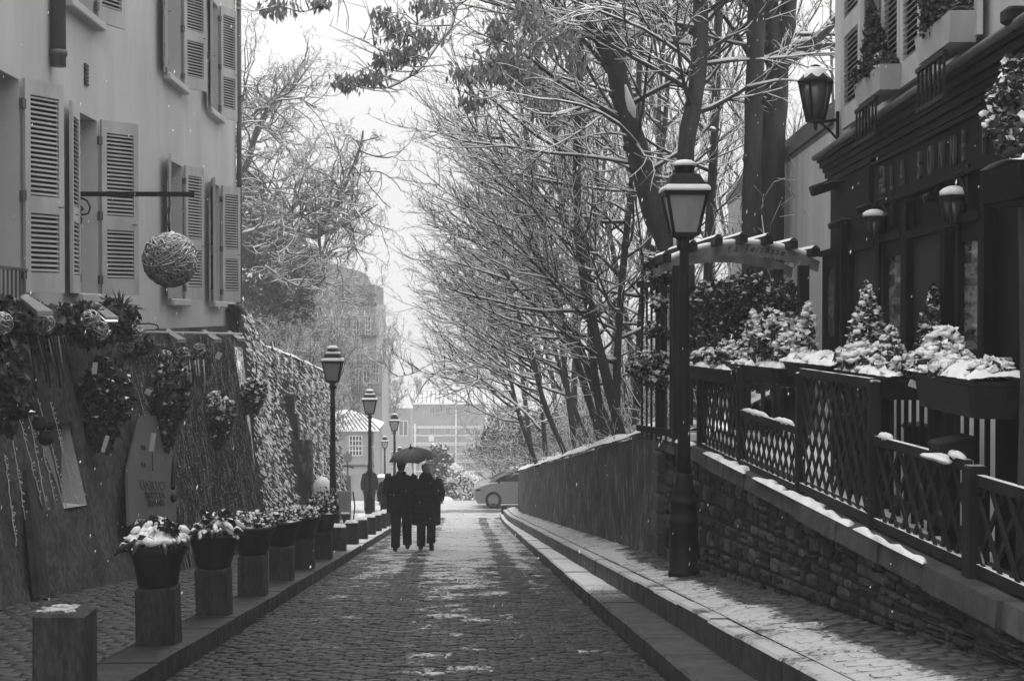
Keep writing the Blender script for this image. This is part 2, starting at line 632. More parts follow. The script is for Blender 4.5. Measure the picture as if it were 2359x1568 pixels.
def cover_road(t, X, Y, nz):
    a = ramp_(t, Y, 9, 34, .07, .78)
    a = math_(t, 'ADD', a, math_(t, 'MULTIPLY', math_(t, 'SUBTRACT', nz, .5), 2.9))
    for xc, wdt, k in ((-.78, .20, .30), (.70, .19, .34), (1.30, .25, .18), (-1.9, .4, .3)):
        d = math_(t, 'ABSOLUTE', math_(t, 'SUBTRACT', X, xc))
        a = math_(t, 'SUBTRACT', a, math_(t, 'MULTIPLY', ramp_(t, d, wdt * .5, wdt * 1.1, 1, 0), k))
    d = math_(t, 'ABSOLUTE', math_(t, 'SUBTRACT', X, -.05))
    return math_(t, 'ADD', a, ramp_(t, d, 0, .8, .22, 0))


def cover_pl(t, X, Y, nz):
    a = ramp_(t, Y, 16, 40, -.12, .9)
    return math_(t, 'ADD', a, math_(t, 'MULTIPLY', math_(t, 'SUBTRACT', nz, .5), 1.2))


def cover_pr(t, X, Y, nz):
    # bare strip along the foot of the wall, sheltered by it
    edge = math_(t, 'SUBTRACT', 2.56, math_(t, 'MULTIPLY', Y, .0125))
    d = math_(t, 'SUBTRACT', edge, X)
    a = ramp_(t, d, .02, .55, -.15, 1.0)
    a = math_(t, 'MINIMUM', a, .74)
    a = math_(t, 'ADD', a, ramp_(t, Y, 16, 22, 0, .7))
    return math_(t, 'ADD', a, math_(t, 'MULTIPLY', math_(t, 'SUBTRACT', nz, .5), 2.3))


def cover_k(t, X, Y, nz):
    a = ramp_(t, Y, 12, 19, .02, .9)
    return math_(t, 'ADD', a, math_(t, 'MULTIPLY', math_(t, 'SUBTRACT', nz, .5), .9))


def cover_kl(t, X, Y, nz):
    a = ramp_(t, Y, 22, 30, .05, .95)
    return math_(t, 'ADD', a, math_(t, 'MULTIPLY', math_(t, 'SUBTRACT', nz, .5), .8))


def cover_x(t, X, Y, nz):
    a = .62
    d = math_(t, 'ABSOLUTE', math_(t, 'SUBTRACT', Y, 56.6))
    a = math_(t, 'SUBTRACT', .75, ramp_(t, d, .3, 1.2, .35, 0))
    return math_(t, 'ADD', a, math_(t, 'MULTIPLY', math_(t, 'SUBTRACT', nz, .5), 1.2))


def cover_full(t, X, Y, nz):
    return math_(t, 'ADD', .75, math_(t, 'MULTIPLY', math_(t, 'SUBTRACT', nz, .5), .6))


M['road'] = ground_mat('wet_setts', .008, .020, .42, cover_road, spec=.22, snowc=.52)
M['road_bed'] = ground_mat('sett_bed', .008, .014, .6, lambda t, X, Y, nz: math_(t, 'SUBTRACT', cover_road(t, X, Y, nz), .12), spec=.2)
M['pav_l_bed'] = ground_mat('left_pavement_bed', .010, .016, .6, cover_pl, spec=.2)
M['pav_r_bed'] = ground_mat('right_pavement_bed', .008, .014, .6, lambda t, X, Y, nz: math_(t, 'ADD', cover_pr(t, X, Y, nz), .10), spec=.2, snowc=.45)
M['joint'] = mk('sett_joints', .012, .02, 12, rough=.8)
M['pav_l'] = ground_mat('wet_pavement_setts', .014, .030, .45, cover_pl)
M['pav_r'] = ground_mat('snowy_pavement_setts', .018, .035, .5, cover_pr, snowc=.50)
M['kerb_r'] = ground_mat('kerb_stone_right', .02, .035, .55, cover_k, bscale=50)
M['kerb_l'] = ground_mat('kerb_stone_left', .010, .018, .55, cover_kl, bscale=50)
M['kerb_u'] = ground_mat('upper_kerb_stone', .02, .035, .6, cover_pr, bscale=50, snowc=.50)
M['xstreet'] = ground_mat('cross_street_asphalt', .05, .08, .4, cover_x, snowc=.52)
M['bank'] = ground_mat('snowy_bank', .03, .06, .9, cover_full)
M['land'] = ground_mat('snowy_land', .10, .16, .9, cover_full)


def struct(o):
    o['kind'] = 'structure'
    return o


# ---- ground sheet (under everything, to the far haze)
mb = MB()
ys = [-8, 0, 10, 20, 30, 40, 46, 50, 54, 57, 60, 62, 64, 68, 74, 84, 100, 130, 160, 200, 240, 260, 400, 640]
xs = [-420, -150, -60, -30, -12, -7, -3, 3, 7, 12, 30, 60, 150, 420]
mb.grid(lambda x, y: (x, y, G(y) - .30 + max(0, min(abs(x) - 7, 60)) * .0), xs, ys, 0, True)
struct(mb.build('ground', M['land']))


def setts(name, xa, xb, zf, y0, y1, dx, dy, mat, relief=.016, jitter=.12, seed=1, gap=.011, bed=None, bdz=-.004):
    """rows of little stones across the street; xa(Y), xb(Y) limits; zf(Y,X) height; ONE sheet object with its bed"""
    rs = np.random.RandomState(seed)
    V, Q = [], []
    nb = 0
    y = y0
    rowi = 0
    allv = []
    while y < y1:
        d = dy * (1 + rs.uniform(-.12, .12))
        yc = y + d / 2
        a, b = xa(yc), xb(yc)
        n = max(1, int((b - a) / dx))
        wd = (b - a) / (n + .5)
        off = 0 if rowi % 2 else -.5
        edges = a + (np.arange(n + 2) + off) * wd + rs.uniform(-jitter, jitter, n + 2) * wd
        edges = np.clip(np.sort(edges), a, b)
        for i in range(n + 1):
            x0, x1 = edges[i] + gap / 2, edges[i + 1] - gap / 2
            if x1 - x0 < .03:
                continue
            allv.append((x0, x1, y + gap / 2, y + d - gap / 2))
        y += d
        rowi += 1
    A = np.array(allv)
    n = len(A)
    x0, x1, ya, yb = A.T
    b = .018
    lift = rs.normal(0, .0032, n)
    tx = rs.normal(0, .012, n)
    ty = rs.normal(0, .022, n)
    cx, cy = (x0 + x1) / 2, (ya + yb) / 2
    zc = np.array([zf(yy, xx) for xx, yy in zip(cx, cy)])
    sl = np.array([(zf(yy + .5, xx) - zf(yy - .5, xx)) for xx, yy in zip(cx, cy)])
    slx = np.array([(zf(yy, xx + .02) - zf(yy, xx - .02)) / .04 for xx, yy in zip(cx, cy)])
    rings = []
    for ins, hh in ((0, -.03), (0.002, relief * .45), (b, relief)):
        for (sx, sy) in ((0, 0), (1, 0), (1, 1), (0, 1)):
            X = np.where(sx, x1 - ins, x0 + ins)
            Yv = np.where(sy, yb - ins, ya + ins)
            Z = zc + sl * (Yv - cy) + slx * (X - cx) + hh + lift + (tx * (X - cx) + ty * (Yv - cy)) * (1 if hh > 0 else 0)
            rings.append(np.stack([X, Yv, Z], 1))
    # dome point
    Vv = np.stack(rings, 1)      # n,12,3
    top = np.stack([cx, cy, zc + relief * 1.35 + lift], 1)[:, None, :]
    Vv = np.concatenate([Vv, top], 1)
    base = np.arange(n)[:, None] * 13
    q = []
    for r in (0, 4):
        for j in range(4):
            k = (j + 1) % 4
            q.append([r + j, r + k, r + 4 + k, r + 4 + j])
    Q = np.concatenate([base + np.array([x]) for x in q])
    T = np.concatenate([base + np.array([[8 + j, 8 + (j + 1) % 4, 12]]) for j in range(4)])
    mb = MB()
    mb.addarr(Vv.reshape(-1, 3), Q, 0, True)
    mb.f.append((T, 0, True))
    # bed under the stones
    ysb = np.arange(y0, y1 + .01, 1.0)
    mb2v, mb2f = [], []
    for yy in ysb:
        for u in (0, .5, 1):
            xx = xa(yy) + (xb(yy) - xa(yy)) * u
            mb2v.append((xx, yy, zf(yy, xx) + bdz))
    for j in range(len(ysb) - 1):
        for i in range(2):
            mb2f.append((j * 3 + i, j * 3 + i + 1, j * 3 + i + 4, j * 3 + i + 3))
    mb.add(mb2v, mb2f, 1)
    return struct(mb.build(name, [mat, bed or M['joint']]))


setts('road', lambda Y: XL_ROAD, lambda Y: 1.35, lambda Y, X: G(Y) - .004 - .03 * math.exp(-((X - 1.2) / .25) ** 2) * 0 , 4.0, 53.0, .155, .105, M['road'], relief=.011, seed=3, bed=M['road_bed'])
setts('left_pavement', lambda Y: -4.3, lambda Y: -2.36, lambda Y, X: pav_l(Y, X), 4.0, 48.0, .16, .16, M['pav_l'], relief=.006, seed=5, gap=.012, bed=M['pav_l_bed'])
setts('right_pavement', lambda Y: xk2(Y) + .135, lambda Y: xw(Y) + .05, lambda Y, X: pav_r(Y, X), 4.0, 52.0, .15, .11, M['pav_r'], relief=.007, seed=7, gap=.008, bed=M['pav_r_bed'], bdz=.003)


def kerb(name, x0f, x1f, ztop, zbot, y0, y1, L, mat, seed):
    rs = random.Random(seed)
    mb = MB()
    y = y0
    while y < y1 - .05:
        e = min(y1, y + L * rs.uniform(.85, 1.15))
        a, b = y + .004, e - .004
        dz = rs.uniform(-.006, .006)
        dx = rs.uniform(-.006, .006)
        c = .018
        v = []
        for yy in (a, b):
            xa, xb = x0f(yy) + dx, x1f(yy) + dx
            zt = ztop(yy) + dz
            zb = zbot(yy)
            v += [(xa, yy, zb), (xa, yy, zt - c), (xa + c, yy, zt), (xb - .003, yy, zt), (xb, yy, zt - .003), (xb, yy, zb)]
        f = [(i, i + 1, i + 7, i + 6) for i in range(5)] + [(5, 4, 3, 2, 1, 0), (6, 7, 8, 9, 10, 11)]
        mb.add(v, f)
        y = e
    return struct(mb.build(name, mat))


kerb('left_kerb', lambda Y: -2.36, lambda Y: -1.97, lambda Y: G(Y) + .145, lambda Y: G(Y) - .1, 4, 50, 1.1, M['kerb_l'], 2)
kerb('right_kerb', lambda Y: 1.345, lambda Y: xk2(Y) + .03, lambda Y: G(Y) + .148, lambda Y: G(Y) - .1, 4, 53.5, 1.2, M['kerb_r'], 3)
kerb('right_upper_kerb', lambda Y: xk2(Y), lambda Y: xk2(Y) + .175, lambda Y: G(Y) + .352, lambda Y: G(Y) - .05, 4, 52, 1.3, M['kerb_u'], 4)

# cross street at the foot of the hill and the street running on down beyond it
mb = MB()
ysx = [49.9, 52, 54, 56, 58, 60, 61, 62, 63, 64, 66, 70, 80, 90, 110]
mb.grid(lambda x, y: (x, y, G(y) - .02 if y > 53.2 else G(y) - .06), [-40, -12, -6, -2, 1.3, 4, 12, 40], ysx, 0, True)
struct(mb.build('cross_street', M['xstreet']))

# snow bank above the rendered wall, park ground behind it
def wall_top(Y):
    return -1.62 - .1215 * (Y - 19.5)
def bank(x, y):
    return wall_top(y) - .08 + .42 * min(5.5, max(0, x - xw(y) - .2))
mb = MB()
mb.grid(lambda u, y: ((xw(y) + .12 + u), y, bank(xw(y) + .12 + u, y) + .06 * math.sin(u * 5 + y) * min(1, u)), [0, .3, .8, 1.5, 2.5, 4, 6, 9, 14, 22, 40], list(np.arange(18.4, 50.1, 1.0)), 0, True)
struct(mb.build('bank', M['bank']))

# terrace floor behind the stone wall
mb = MB()
mb.grid(lambda u, y: (xw(y) + .1 + u * (4.6 - xw(y)), y, -1.40 + .015 * math.sin(3 * y)), [0, .3, .6, 1], list(np.arange(4, 18.5, .5)), 0, True)
struct(mb.build('terrace_floor', M['terrace']))
# ------------------------------------------------------------------ LEFT: pale house on a battered creeper wall
HX = -4.55                     # plane of the house front
HY1 = 29.9
house = thing('plaster_house', 'pale plastered house with louvred shutters above the creeper wall', 'house', (HX, 18, -3.5))
HO = Vector((HX, 18, -3.5))


def hb(mb, name, mat, parent=None):
    """part of the house: mesh in house coordinates"""
    mb._flush()
    mb.v = [v - np.asarray(tuple(HO)) for v in mb.v]
    return mb.build(name, mat, parent or house)


Z0L, Z1L, Z0U, Z1U = .27, 2.42, 3.70, 5.75
WIN = [  # y of left jamb, right jamb, sill, head, shutters
    (14.15, 15.36, Z0L - .75, Z1L), (17.54, 18.60, Z0L, Z1L), (22.99, 24.17, Z0L, Z1L), (26.76, 27.87, Z0L, Z1L),
    (17.15, 18.45, Z0U - .06, Z1U), (22.75, 24.1, Z0U, Z1U), (26.55, 27.75, Z0U, Z1U), (13.6, 14.8, Z0U - .06, Z1U)]
# wall with real openings: strips between the windows
mb = MB()
ZB, ZT = -.36, 8.6
TH = .34
def wall_piece(y0, y1, z0, z1):
    if y1 - y0 > .01 and z1 - z0 > .01:
        mb.box((HX - TH / 2, (y0 + y1) / 2, (z0 + z1) / 2), (TH, y1 - y0, z1 - z0))
zcut = 3.0
for (za, zb, ws) in ((ZB, zcut, sorted(x for x in WIN if x[2] < 2)), (zcut, ZT, sorted(x for x in WIN if x[2] > 2))):
    y = 6.0
    for (a, b, s0, h0) in ws:
        wall_piece(y, a, za, zb)
        wall_piece(a, b, za, s0)
        wall_piece(a, b, h0, zb)
        y = b
    wall_piece(y, HY1, za, zb)
# gable end facing down the street and the back
mb.box((HX - 4.2, HY1 - .17, (ZB + ZT) / 2), (7.7, .34, ZT - ZB))
mb.box((HX - TH - 1.2, 18, 3), (.1, 23.6, 11))
hb(mb, 'wall', M['plaster'])
mb = MB()
mb.prism([(HX + .45, 6, ZT + .002), (HX + .45, HY1 + .3, ZT + .002), (HX - 8, HY1 + .3, ZT + .002), (HX - 8, 6, ZT + .002)], (0, 0, .25))
hb(mb, 'roof', M['slate'])

for i, (a, b, s0, h0) in enumerate(WIN):
    yc, wd, hh = (a + b) / 2, b - a, h0 - s0
    fr = MB()
    xg = HX - .24
    for yy in (a + .03, b - .03, yc):
        fr.box((xg, yy, (s0 + h0) / 2), (.06, .06, hh))
    for zz in (s0 + .035, h0 - .035, s0 + hh * .33, s0 + hh * .66):
        fr.box((xg + .002, yc, zz), (.05, wd, .05))
    wo_ = hb(fr, 'window', M['frame_paint'])
    pn = MB()
    pn.box((xg - .03, yc, (s0 + h0) / 2), (.01, wd, hh))
    hb(pn, 'pane', M['curtain'], wo_)
    sb = MB()
    if i == 0:
        # little balcony rail of the French window
        rl = MB()
        for zz in (s0 + .08, s0 + .95):
            rl.bar((HX + .06, a - .02, zz), (HX + .06, b + .02, zz), .03)
        for k in range(9):
            yy = a + wd * (k + .5) / 9
            rl.bar((HX + .06, yy, s0 + .08), (HX + .06, yy, s0 + .95), .016)
        for k in range(5):
            yy = a + wd * (k + .5) / 5
            rl.bar((HX + .06, yy - .1, s0 + .1), (HX + .06, yy + .1, s0 + .5), .012)
            rl.bar((HX + .06, yy + .1, s0 + .1), (HX + .06, yy - .1, s0 + .5), .012)
        hb(rl, 'railing', M['zinc'])
    sb.bevbox((HX + .03, yc, s0 - .06), (.2, wd + .24, .11), .015)
    hb(sb, 'sill', M['plaster'])


def shutter_mb(wd=.56, hh=2.1):
    """louvred leaf hinged at its local origin, running along +x, height +z; thickness along y"""
    mb = MB()
    st = .075
    for x in (st / 2, wd - st / 2):
        mb.box((x, 0, hh / 2), (st, .038, hh))
    for z, t_ in ((.10, .2), (hh * .415, .17), (hh - .075, .15)):
        mb.box((wd / 2, 0, z), (wd - 2 * st, .036, t_))
    for z0, z1 in ((.2, hh * .415 - .085), (hh * .415 + .085, hh - .15)):
        n = max(3, int((z1 - z0) / .047))
        for k in range(n):
            z = z0 + (z1 - z0) * (k + .5) / n
            mb.box((wd / 2, 0, z), (wd - 2 * st, .036, .009), rot=Matrix.Rotation(R(38), 3, 'X'))
        mb.box((wd / 2, .024, (z0 + z1) / 2), (wd - 2 * st + .004, .004, z1 - z0), m=1)  # dark backing sheet stands in for the shade between the slats
    return mb


SH = shutter_mb()
_ = SH.build('shutter', [M['shutter'], M['wood_dark']])
sh_mesh = _.data
bpy.data.objects.remove(_)
hg = MB()
hg.box((-.015, 0, 0), (.05, .05, .1))
_ = hg.build('hinge', M['zinc'])
hg_mesh = _.data
bpy.data.objects.remove(_)
hg = MB()
hg.tube([(.5, -.03, .86), (.5, -.06, .86), (.44, -.06, .86), (.44, -.03, .86)], .008, 5)
_ = hg.build('handle', M['zinc'])
hd_mesh = _.data
bpy.data.objects.remove(_)


def shutter(y, z, hh, ang_from_plus_x, mirror=False):
    """ang: direction of the leaf in plan, degrees from +X toward +Y"""
    o = bpy.data.objects.new('shutter', sh_mesh)
    COL.objects.link(o)
    o.parent = house
    o.location = Vector((HX + .045, y, z)) - HO
    o.rotation_euler = (0, 0, R(ang_from_plus_x))
    o.scale = (1, -1 if mirror else 1, hh / 2.1)
    for zz in (.18, .95, 1.85):
        h = bpy.data.objects.new('hinge', hg_mesh)
        COL.objects.link(h)
        h.parent = o
        h.location = (0, 0, zz)
    h = bpy.data.objects.new('handle', hd_mesh)
    COL.objects.link(h)
    h.parent = o
    return o


for i, (a, b, s0, h0) in enumerate(WIN):
    z0, hh = max(s0, Z0L) - .01, h0 - max(s0, Z0L) + .03
    if i == 0:
        z0, hh = s0 + .72, h0 - s0 - .7
    if i != 0 and i != 7:
        shutter(a - .01, z0, hh, -84 if i in (1, 4) else -76 + 4 * math.sin(i * 2.1), True)
    if i != 7:
        shutter(b + .01, z0, hh, {0: 62, 1: 50, 2: 69, 3: 63, 4: 68, 5: 61, 6: 67}[i])

# down pipes
mb = MB()
mb.tube([(HX + .09, 16.52, 2.75), (HX + .09, 16.52, 8.6)], .085, 12)
for z in (2.9, 4.6, 6.4):
    mb.lathe([(.1, -.03), (.1, .03)], (HX + .09, 16.52, z), 12)
hb(mb, 'downpipe', M['zinc'])
mb = MB()
mb.tube([(HX + .07, HY1 - .02, -.1), (HX + .07, HY1 - .02, 8.6)], .05, 10)
mb.tube([(HX + .07, HY1 - .02, .25), (HX + .08, HY1 - .02, 0), (HX + .14, HY1 + .02, -.18), (HX + .14, HY1 + .02, -.4)], .085, 10)
for z in (.3, 2.4, 4.4, 6.4):
    mb.lathe([(.07, -.03), (.07, .03)], (HX + .07, HY1 - .02, z), 10)
hb(mb, 'downpipe', M['zinc'])
mb = MB()
for k in range(6):
    mb.box((HX + .012, 18.05 + .0, 3.02 - k * .045), (.02, .17, .03))
hb(mb, 'vent', M['letter'])

# battered foot of the house: one thick sloping wall with a window recess and the shop panel
def wall_foot(Y):     # x and z of the foot
    return -3.80, pav_l(Y, -3.8)
def base_pt(Y, u, off=0.0):
    """u 0 foot, 1 top; surface of the sloping wall"""
    xf, zf = wall_foot(Y)
    ztop = -.20 if Y > 16.3 else .02
    xt = HX + .10
    p = Vector((xf + (xt - xf) * u, Y, zf - .05 + (ztop - zf + .05) * u))
    return p + Vector((.97, 0, .22)) * off


mb = MB()
YB = list(np.arange(6, 16.2, .4)) + [16.29, 16.31] + list(np.arange(16.6, 28.5, .4)) + [28.5]
rb = random.Random(5)
def bf(u, y):
    p = base_pt(y, u)
    n = .035 * math.sin(3.1 * y + 4 * u) + .03 * math.sin(7.3 * u + 1.7 * y) + .012 * math.sin(91.7 * u + 57.3 * y)
    return p + Vector((n * (1 if 0 < u < 1 else .3), 0, 0))
YBe = [y for y in YB if not (13.45 < y < 14.62)]
US = [0, .1, .2, .31, .4, .5, .6, .7, .8, .9, 1.0]
# leave the recess open (Y 13.5..14.6, u .28 .. .70)
def foot_grid(ysl, usl):
    if len(ysl) > 1 and len(usl) > 1:
        mb.grid(bf, usl, ysl, 0, True)
ya = [y for y in YB if y < 14.9] + [14.95]
yb_ = [14.95, 15.25, 15.55, 15.85]
yc_ = [15.85] + [y for y in YB if y > 15.9]
US = [float(u) for u in US]
foot_grid(ya, US)
foot_grid(yc_, US)
foot_grid(yb_, [0, .1, .2, .31])
foot_grid(yb_, [.60, .7, .8, .9, 1.0])
# top shelf and end face
mb.grid(lambda u, y: (base_pt(y, 1).x + (HX - base_pt(y, 1).x - .02) * u, y, base_pt(y, 1).z + .004), [0, 1], YB, 0, False)
mb.add([base_pt(28.5, 0), base_pt(28.5, 1), (HX, 28.5, -.2), (HX - .3, 28.5, -5)], [(0, 1, 2, 3)])
bw_ = hb(mb, 'base_wall', M['base_wall'])
mb = MB()
def rp(y, u, dx): 
    p = base_pt(y, u)
    return Vector((min(p.x, 9) - dx, p.y, p.z))
A = [base_pt(14.95, .31), base_pt(15.85, .31), base_pt(15.85, .60), base_pt(14.95, .60)]
Bk = [Vector((-4.30, p.y, p.z + (.03 if k < 2 else 0))) for k, p in enumerate(A)]
mb.add([tuple(p) for p in A + Bk], [(0, 1, 5, 4), (1, 2, 6, 5), (2, 3, 7, 6), (3, 0, 4, 7)], 0)
rec = hb(mb, 'window_recess', M['reveal'], house)
mb = MB()
mb.add([tuple(p + Vector((.03, 0, 0))) for p in Bk], [(0, 1, 2, 3)])
hb(mb, 'pane', M['dark_glass'], rec)
mb = MB()
mb.bar(A[3] + Vector((.0, -.04, .02)), A[2] + Vector((.0, .04, .02)), .07, .03)
hb(mb, 'lintel', M['wood_dark'], rec)

# ---- shop panel: pale tapering board leaning on the wall with mirrored lettering
def onwall(px, py, off=.0):
    """point of the sloping wall seen at px, py"""
    lo, hi = 6.0, 34.0
    for k in range(40):
        Y = (lo + hi) / 2
        p = at(px, py, Y)
        xf, zf = wall_foot(Y)
        zt = -.20 if Y > 16.3 else .02
        u = (p.z - zf) / (zt - zf)
        if p.x > xf + (HX + .10 - xf) * u:
            lo = Y
        else:
            hi = Y
    return at(px, py, Y) + Vector((.97, 0, .22)) * off


pq = [onwall(x, y, .13) for x, y in ((272, 1215), (384, 1205), (384, 1070), (352, 960), (300, 965), (268, 1090))]
ctr = sum(pq, Vector()) / 6
panel = thing('shop_panel', 'pale tapering shop panel with mirrored dark lettering on the creeper wall', 'sign', ctr)
mb = MB()
mb.prism([p - ctr for p in pq], (-.03, 0, -.01))
mb.build('board', M['panel_pale'], panel)
# local frame of the board
exx = (pq[1] - pq[0]).normalized()
ezz = (pq[3] - pq[1]); ezz = (ezz - exx * ezz.dot(exx)).normalized()
enn = exx.cross(ezz).normalized()
if enn.x < 0: enn = -enn


def text_obj(name, body, size, pos, ex, ez, mat, parent=None, align='CENTER', extrude=.004, mirror=False, shear=0.0, spacing=1.0, sx=1.0):
    cu = bpy.data.curves.new(name, 'FONT')
    cu.body = body
    cu.size = size
    cu.align_x = align
    cu.extrude = extrude
    cu.shear = shear
    cu.space_character = spacing
    cu.materials.append(mat)
    tmp = bpy.data.objects.new(name + '_source', cu)
    COL.objects.link(tmp)
    me = bpy.data.meshes.new_from_object(tmp)
    bpy.data.objects.remove(tmp)
    bpy.data.curves.remove(cu)
    o = bpy.data.objects.new(name, me)
    COL.objects.link(o)
    ex, ez = Vector(ex).normalized(), Vector(ez).normalized()
    en = ex.cross(ez)
    if mirror:
        ex = -ex
    mw = Matrix(((ex.x * sx, ez.x, en.x, pos[0]), (ex.y * sx, ez.y, en.y, pos[1]), (ex.z * sx, ez.z, en.z, pos[2]), (0, 0, 0, 1)))
    o.parent = parent
    o.matrix_local = mw
    return o


for body, px, py, sz in (("CADEAU", 330, 1134, .175), ("ACCESSOIR", 334, 1153, .125), ("D'INTERIE", 336, 1171, .125), ("11-21", 306, 1041, .085), ("11-21", 306, 1081, .085)):
    q = onwall(px, py, .14) - ctr
    text_obj('lettering', body, sz, q, exx, ezz, M['letter'], panel, mirror=True, spacing=1.0, sx=(2.15 if sz > .15 else 1.85) if sz > .1 else 1.2)
mb = MB()
for k in range(12):
    a, b = onwall(327, 1000 + k * 7.6, .14) - ctr, onwall(327, 1004.5 + k * 7.6, .14) - ctr
    mb.bar(a, b, .02, .01, up=enn)
mb.build('dashed_line', M['letter'], panel)
mb = MB()
a, b = onwall(376, 1055, .16) - ctr, onwall(371, 1130, .16) - ctr
mb.tube([a, a * .6 + b * .4, b], [.02, .035, .03], 7)
mb.blob(onwall(372, 1153, .16) - ctr, .055, 3)
mb.build('door_handle', M['iron'], panel)

# ---- bare creeper over the sloping wall: thin stems running down
mb = MB()
rs = random.Random(21)
for k in range(3000):
    r0 = rs.random()
    Y = rs.uniform(19.2, 28.3) if r0 < .62 else rs.uniform(9, 19.2)
    u1 = rs.uniform(.1, .98)
    L = rs.uniform(.05, .22) if r0 < .62 else rs.uniform(.03, .12)
    if Y < 19 and u1 > .85 and rs.random() < .5:
        continue
    if 14.7 < Y < 16.1 and .25 < u1 < .98:
        continue
    if Y < 19.2 and (rs.random() < .75 or u1 < .6):
        continue
    if 16.3 < Y < 19.2 and u1 < .75 and rs.random() < .8:
        continue
    pts = []
    yy = Y
    n = 5
    for j in range(n):
        yy += rs.gauss(.012, .03)
        pts.append(base_pt(min(max(yy, 6.2), 28.4), max(0, u1 - L * j / (n - 1)), .03 + rs.uniform(0, .05)))
    r = rs.uniform(.003, .007)
    mb.tube(pts, [r, r, r, r * .8, r * .6], 3, rs.choice((0, 0, 1, 1, 2) if Y > 19 else (0, 1, 1)))
for k in range(1500):
    Y = rs.uniform(19.0, 28.3)
    p = base_pt(Y, rs.uniform(.12, .97), .05 + rs.uniform(0, .05))
    mb.blob(p, rs.uniform(.006, .013), k, 4, 2)
cr = mb.build('bare_creeper', [M['strand'], M['strand_dark'], M['strand_pale']], None, (-4.1, 20, -2))
tag(cr, 'leafless creeper stems matted over the sloping wall below the pale house', 'creeper')

# ---- ivy clad garden wall beyond the house
gw = thing('garden_wall', 'tall sloping garden wall clothed in snowy ivy beyond the pale house', 'wall', (-3.6, 35, -5))
GO = Vector((-3.6, 35, -5))
GTOP = [(28.55, .12), (29.6, -.05), (30.4, -.52), (31.5, -.66), (36, -1.02), (40, -1.38), (43.6, -1.72)]
def gw_pt(Y, u, off=0.0):
    zt = lerp_tab(GTOP, Y)
    zf = G(Y) + .1
    xt = -4.30 + .02 * (Y - 28.5)
    xf = -3.83 + .035 * (Y - 28.5)
    return Vector((xf + (xt - xf) * u, Y, zf + (zt - zf) * u)) + Vector((.97, 0, .2)) * off
mb = MB()
ysg = [28.5 + k * .5 for k in range(31)]
mb.grid(lambda u, y: gw_pt(y, u) - GO, [0, .25, .5, .75, 1], ysg, 0)
mb.grid(lambda u, y: gw_pt(y, 1) + Vector((-.5 * u, 0, 0)) - GO, [0, 1], ysg, 0)
mb.add([tuple(gw_pt(43.5, 0) - GO), tuple(gw_pt(43.5, 1) - GO), tuple(gw_pt(43.5, 1) + Vector((-.5, 0, 0)) - GO), (-1.5, 8.5, gw_pt(43.5, 0).z + 5)], [(0, 1, 2, 3)])
mb.build('wall_face', M['base_wall'], gw)
mb = MB()
def cop(u, y):
    p = gw_pt(y, 1) - GO
    a = PI * u
    return p + Vector((-.2 + .3 * math.cos(a), 0, .0 + (.10 + .03 * math.sin(y * 2.3)) * math.sin(a)))
mb.grid(cop, [0, .2, .4, .6, .8, 1], ysg, 0)
mb.build('snow_ridge', M['snow'], gw)

mb = MB()
n = 19000
rs2 = np.random.RandomState(4)
cs, du, dv, mi = [], [], [], []
for k in range(n):
    Y = 28.55 + 14.9 * (rs2.rand() ** .8)
    u = rs2.rand() ** .85
    if 33.2 < Y < 34.3 and u < .86:
        if rs2.rand() < .97:
            continue
    # bare streak low at the front where the stems show
    dens = .55 + .45 * math.sin(Y * 1.7 + u * 6) * math.sin(u * 9 + Y)
    if Y < 31.2:
        dens = 1.0 if u > .1 else .3
    if rs2.rand() > dens + .08:
        continue
    p = gw_pt(Y, min(1, u), rs2.uniform(.03, .13))
    cs.append(tuple(p))
    s = rs2.uniform(.035, .08)
    dn = Vector((rs2.uniform(.3, 1.1), rs2.uniform(-.7, .4), -1.0 + rs2.uniform(-.3, .4))).normalized()
    sd = Vector((rs2.uniform(-.2, .5), 1, rs2.uniform(-.7, .7))).normalized()
    du.append(tuple(sd * s * .55)); dv.append(tuple(dn * s * rs2.uniform(.6, 1.25)))
    white = math.sin(Y * 9.1 + u * 13) * math.sin(u * 31 + Y * 4) + rs2.normal() * .8 > (-.15 if Y < 31.5 else .12)
    mi.append(white)
cs, du, dv, mi = np.array(cs), np.array(du), np.array(dv), np.array(mi)
mb.leaves(cs[~mi], du[~mi] * 1.1, dv[~mi], m=0)
mb.leaves(cs[mi], du[mi], dv[mi], m=1)
iv = mb.build('ivy', [M['leaf'], M['snow']], None, (-3.7, 34, -3))
tag(iv, 'climbing ivy flecked with snow covering the garden wall', 'ivy')

# narrow stone pier standing against the ivy wall
pY = 33.75
pb = gw_pt(pY, 0)
pier = thing('stone_pier', 'slim weathered stone pier with pale capstone against the ivy wall', 'pier', (pb.x + .05, pY, pb.z - .05))
top = at(684, 912, pY)
hpier = top.z - pb.z + .05
mb = MB()
mb.box((-.08, 0, hpier * .35), (.62, .42, hpier * .7), taper=.75)
mb.box((-.30, 0, hpier * .78), (.36, .30, hpier * .2), taper=.85)
mb.build('shaft', M['render_wall'], pier)
mb = MB()
mb.box((-.36, 0, hpier * .94), (.26, .26, hpier * .13))
mb.box((-.36, 0, hpier * 1.0 + .02), (.32, .32, .05))
mb.build('capstone', M['coping'], pier)
# ------------------------------------------------------------------ LEFT: things hung on the sloping wall
rd = random.Random(33)


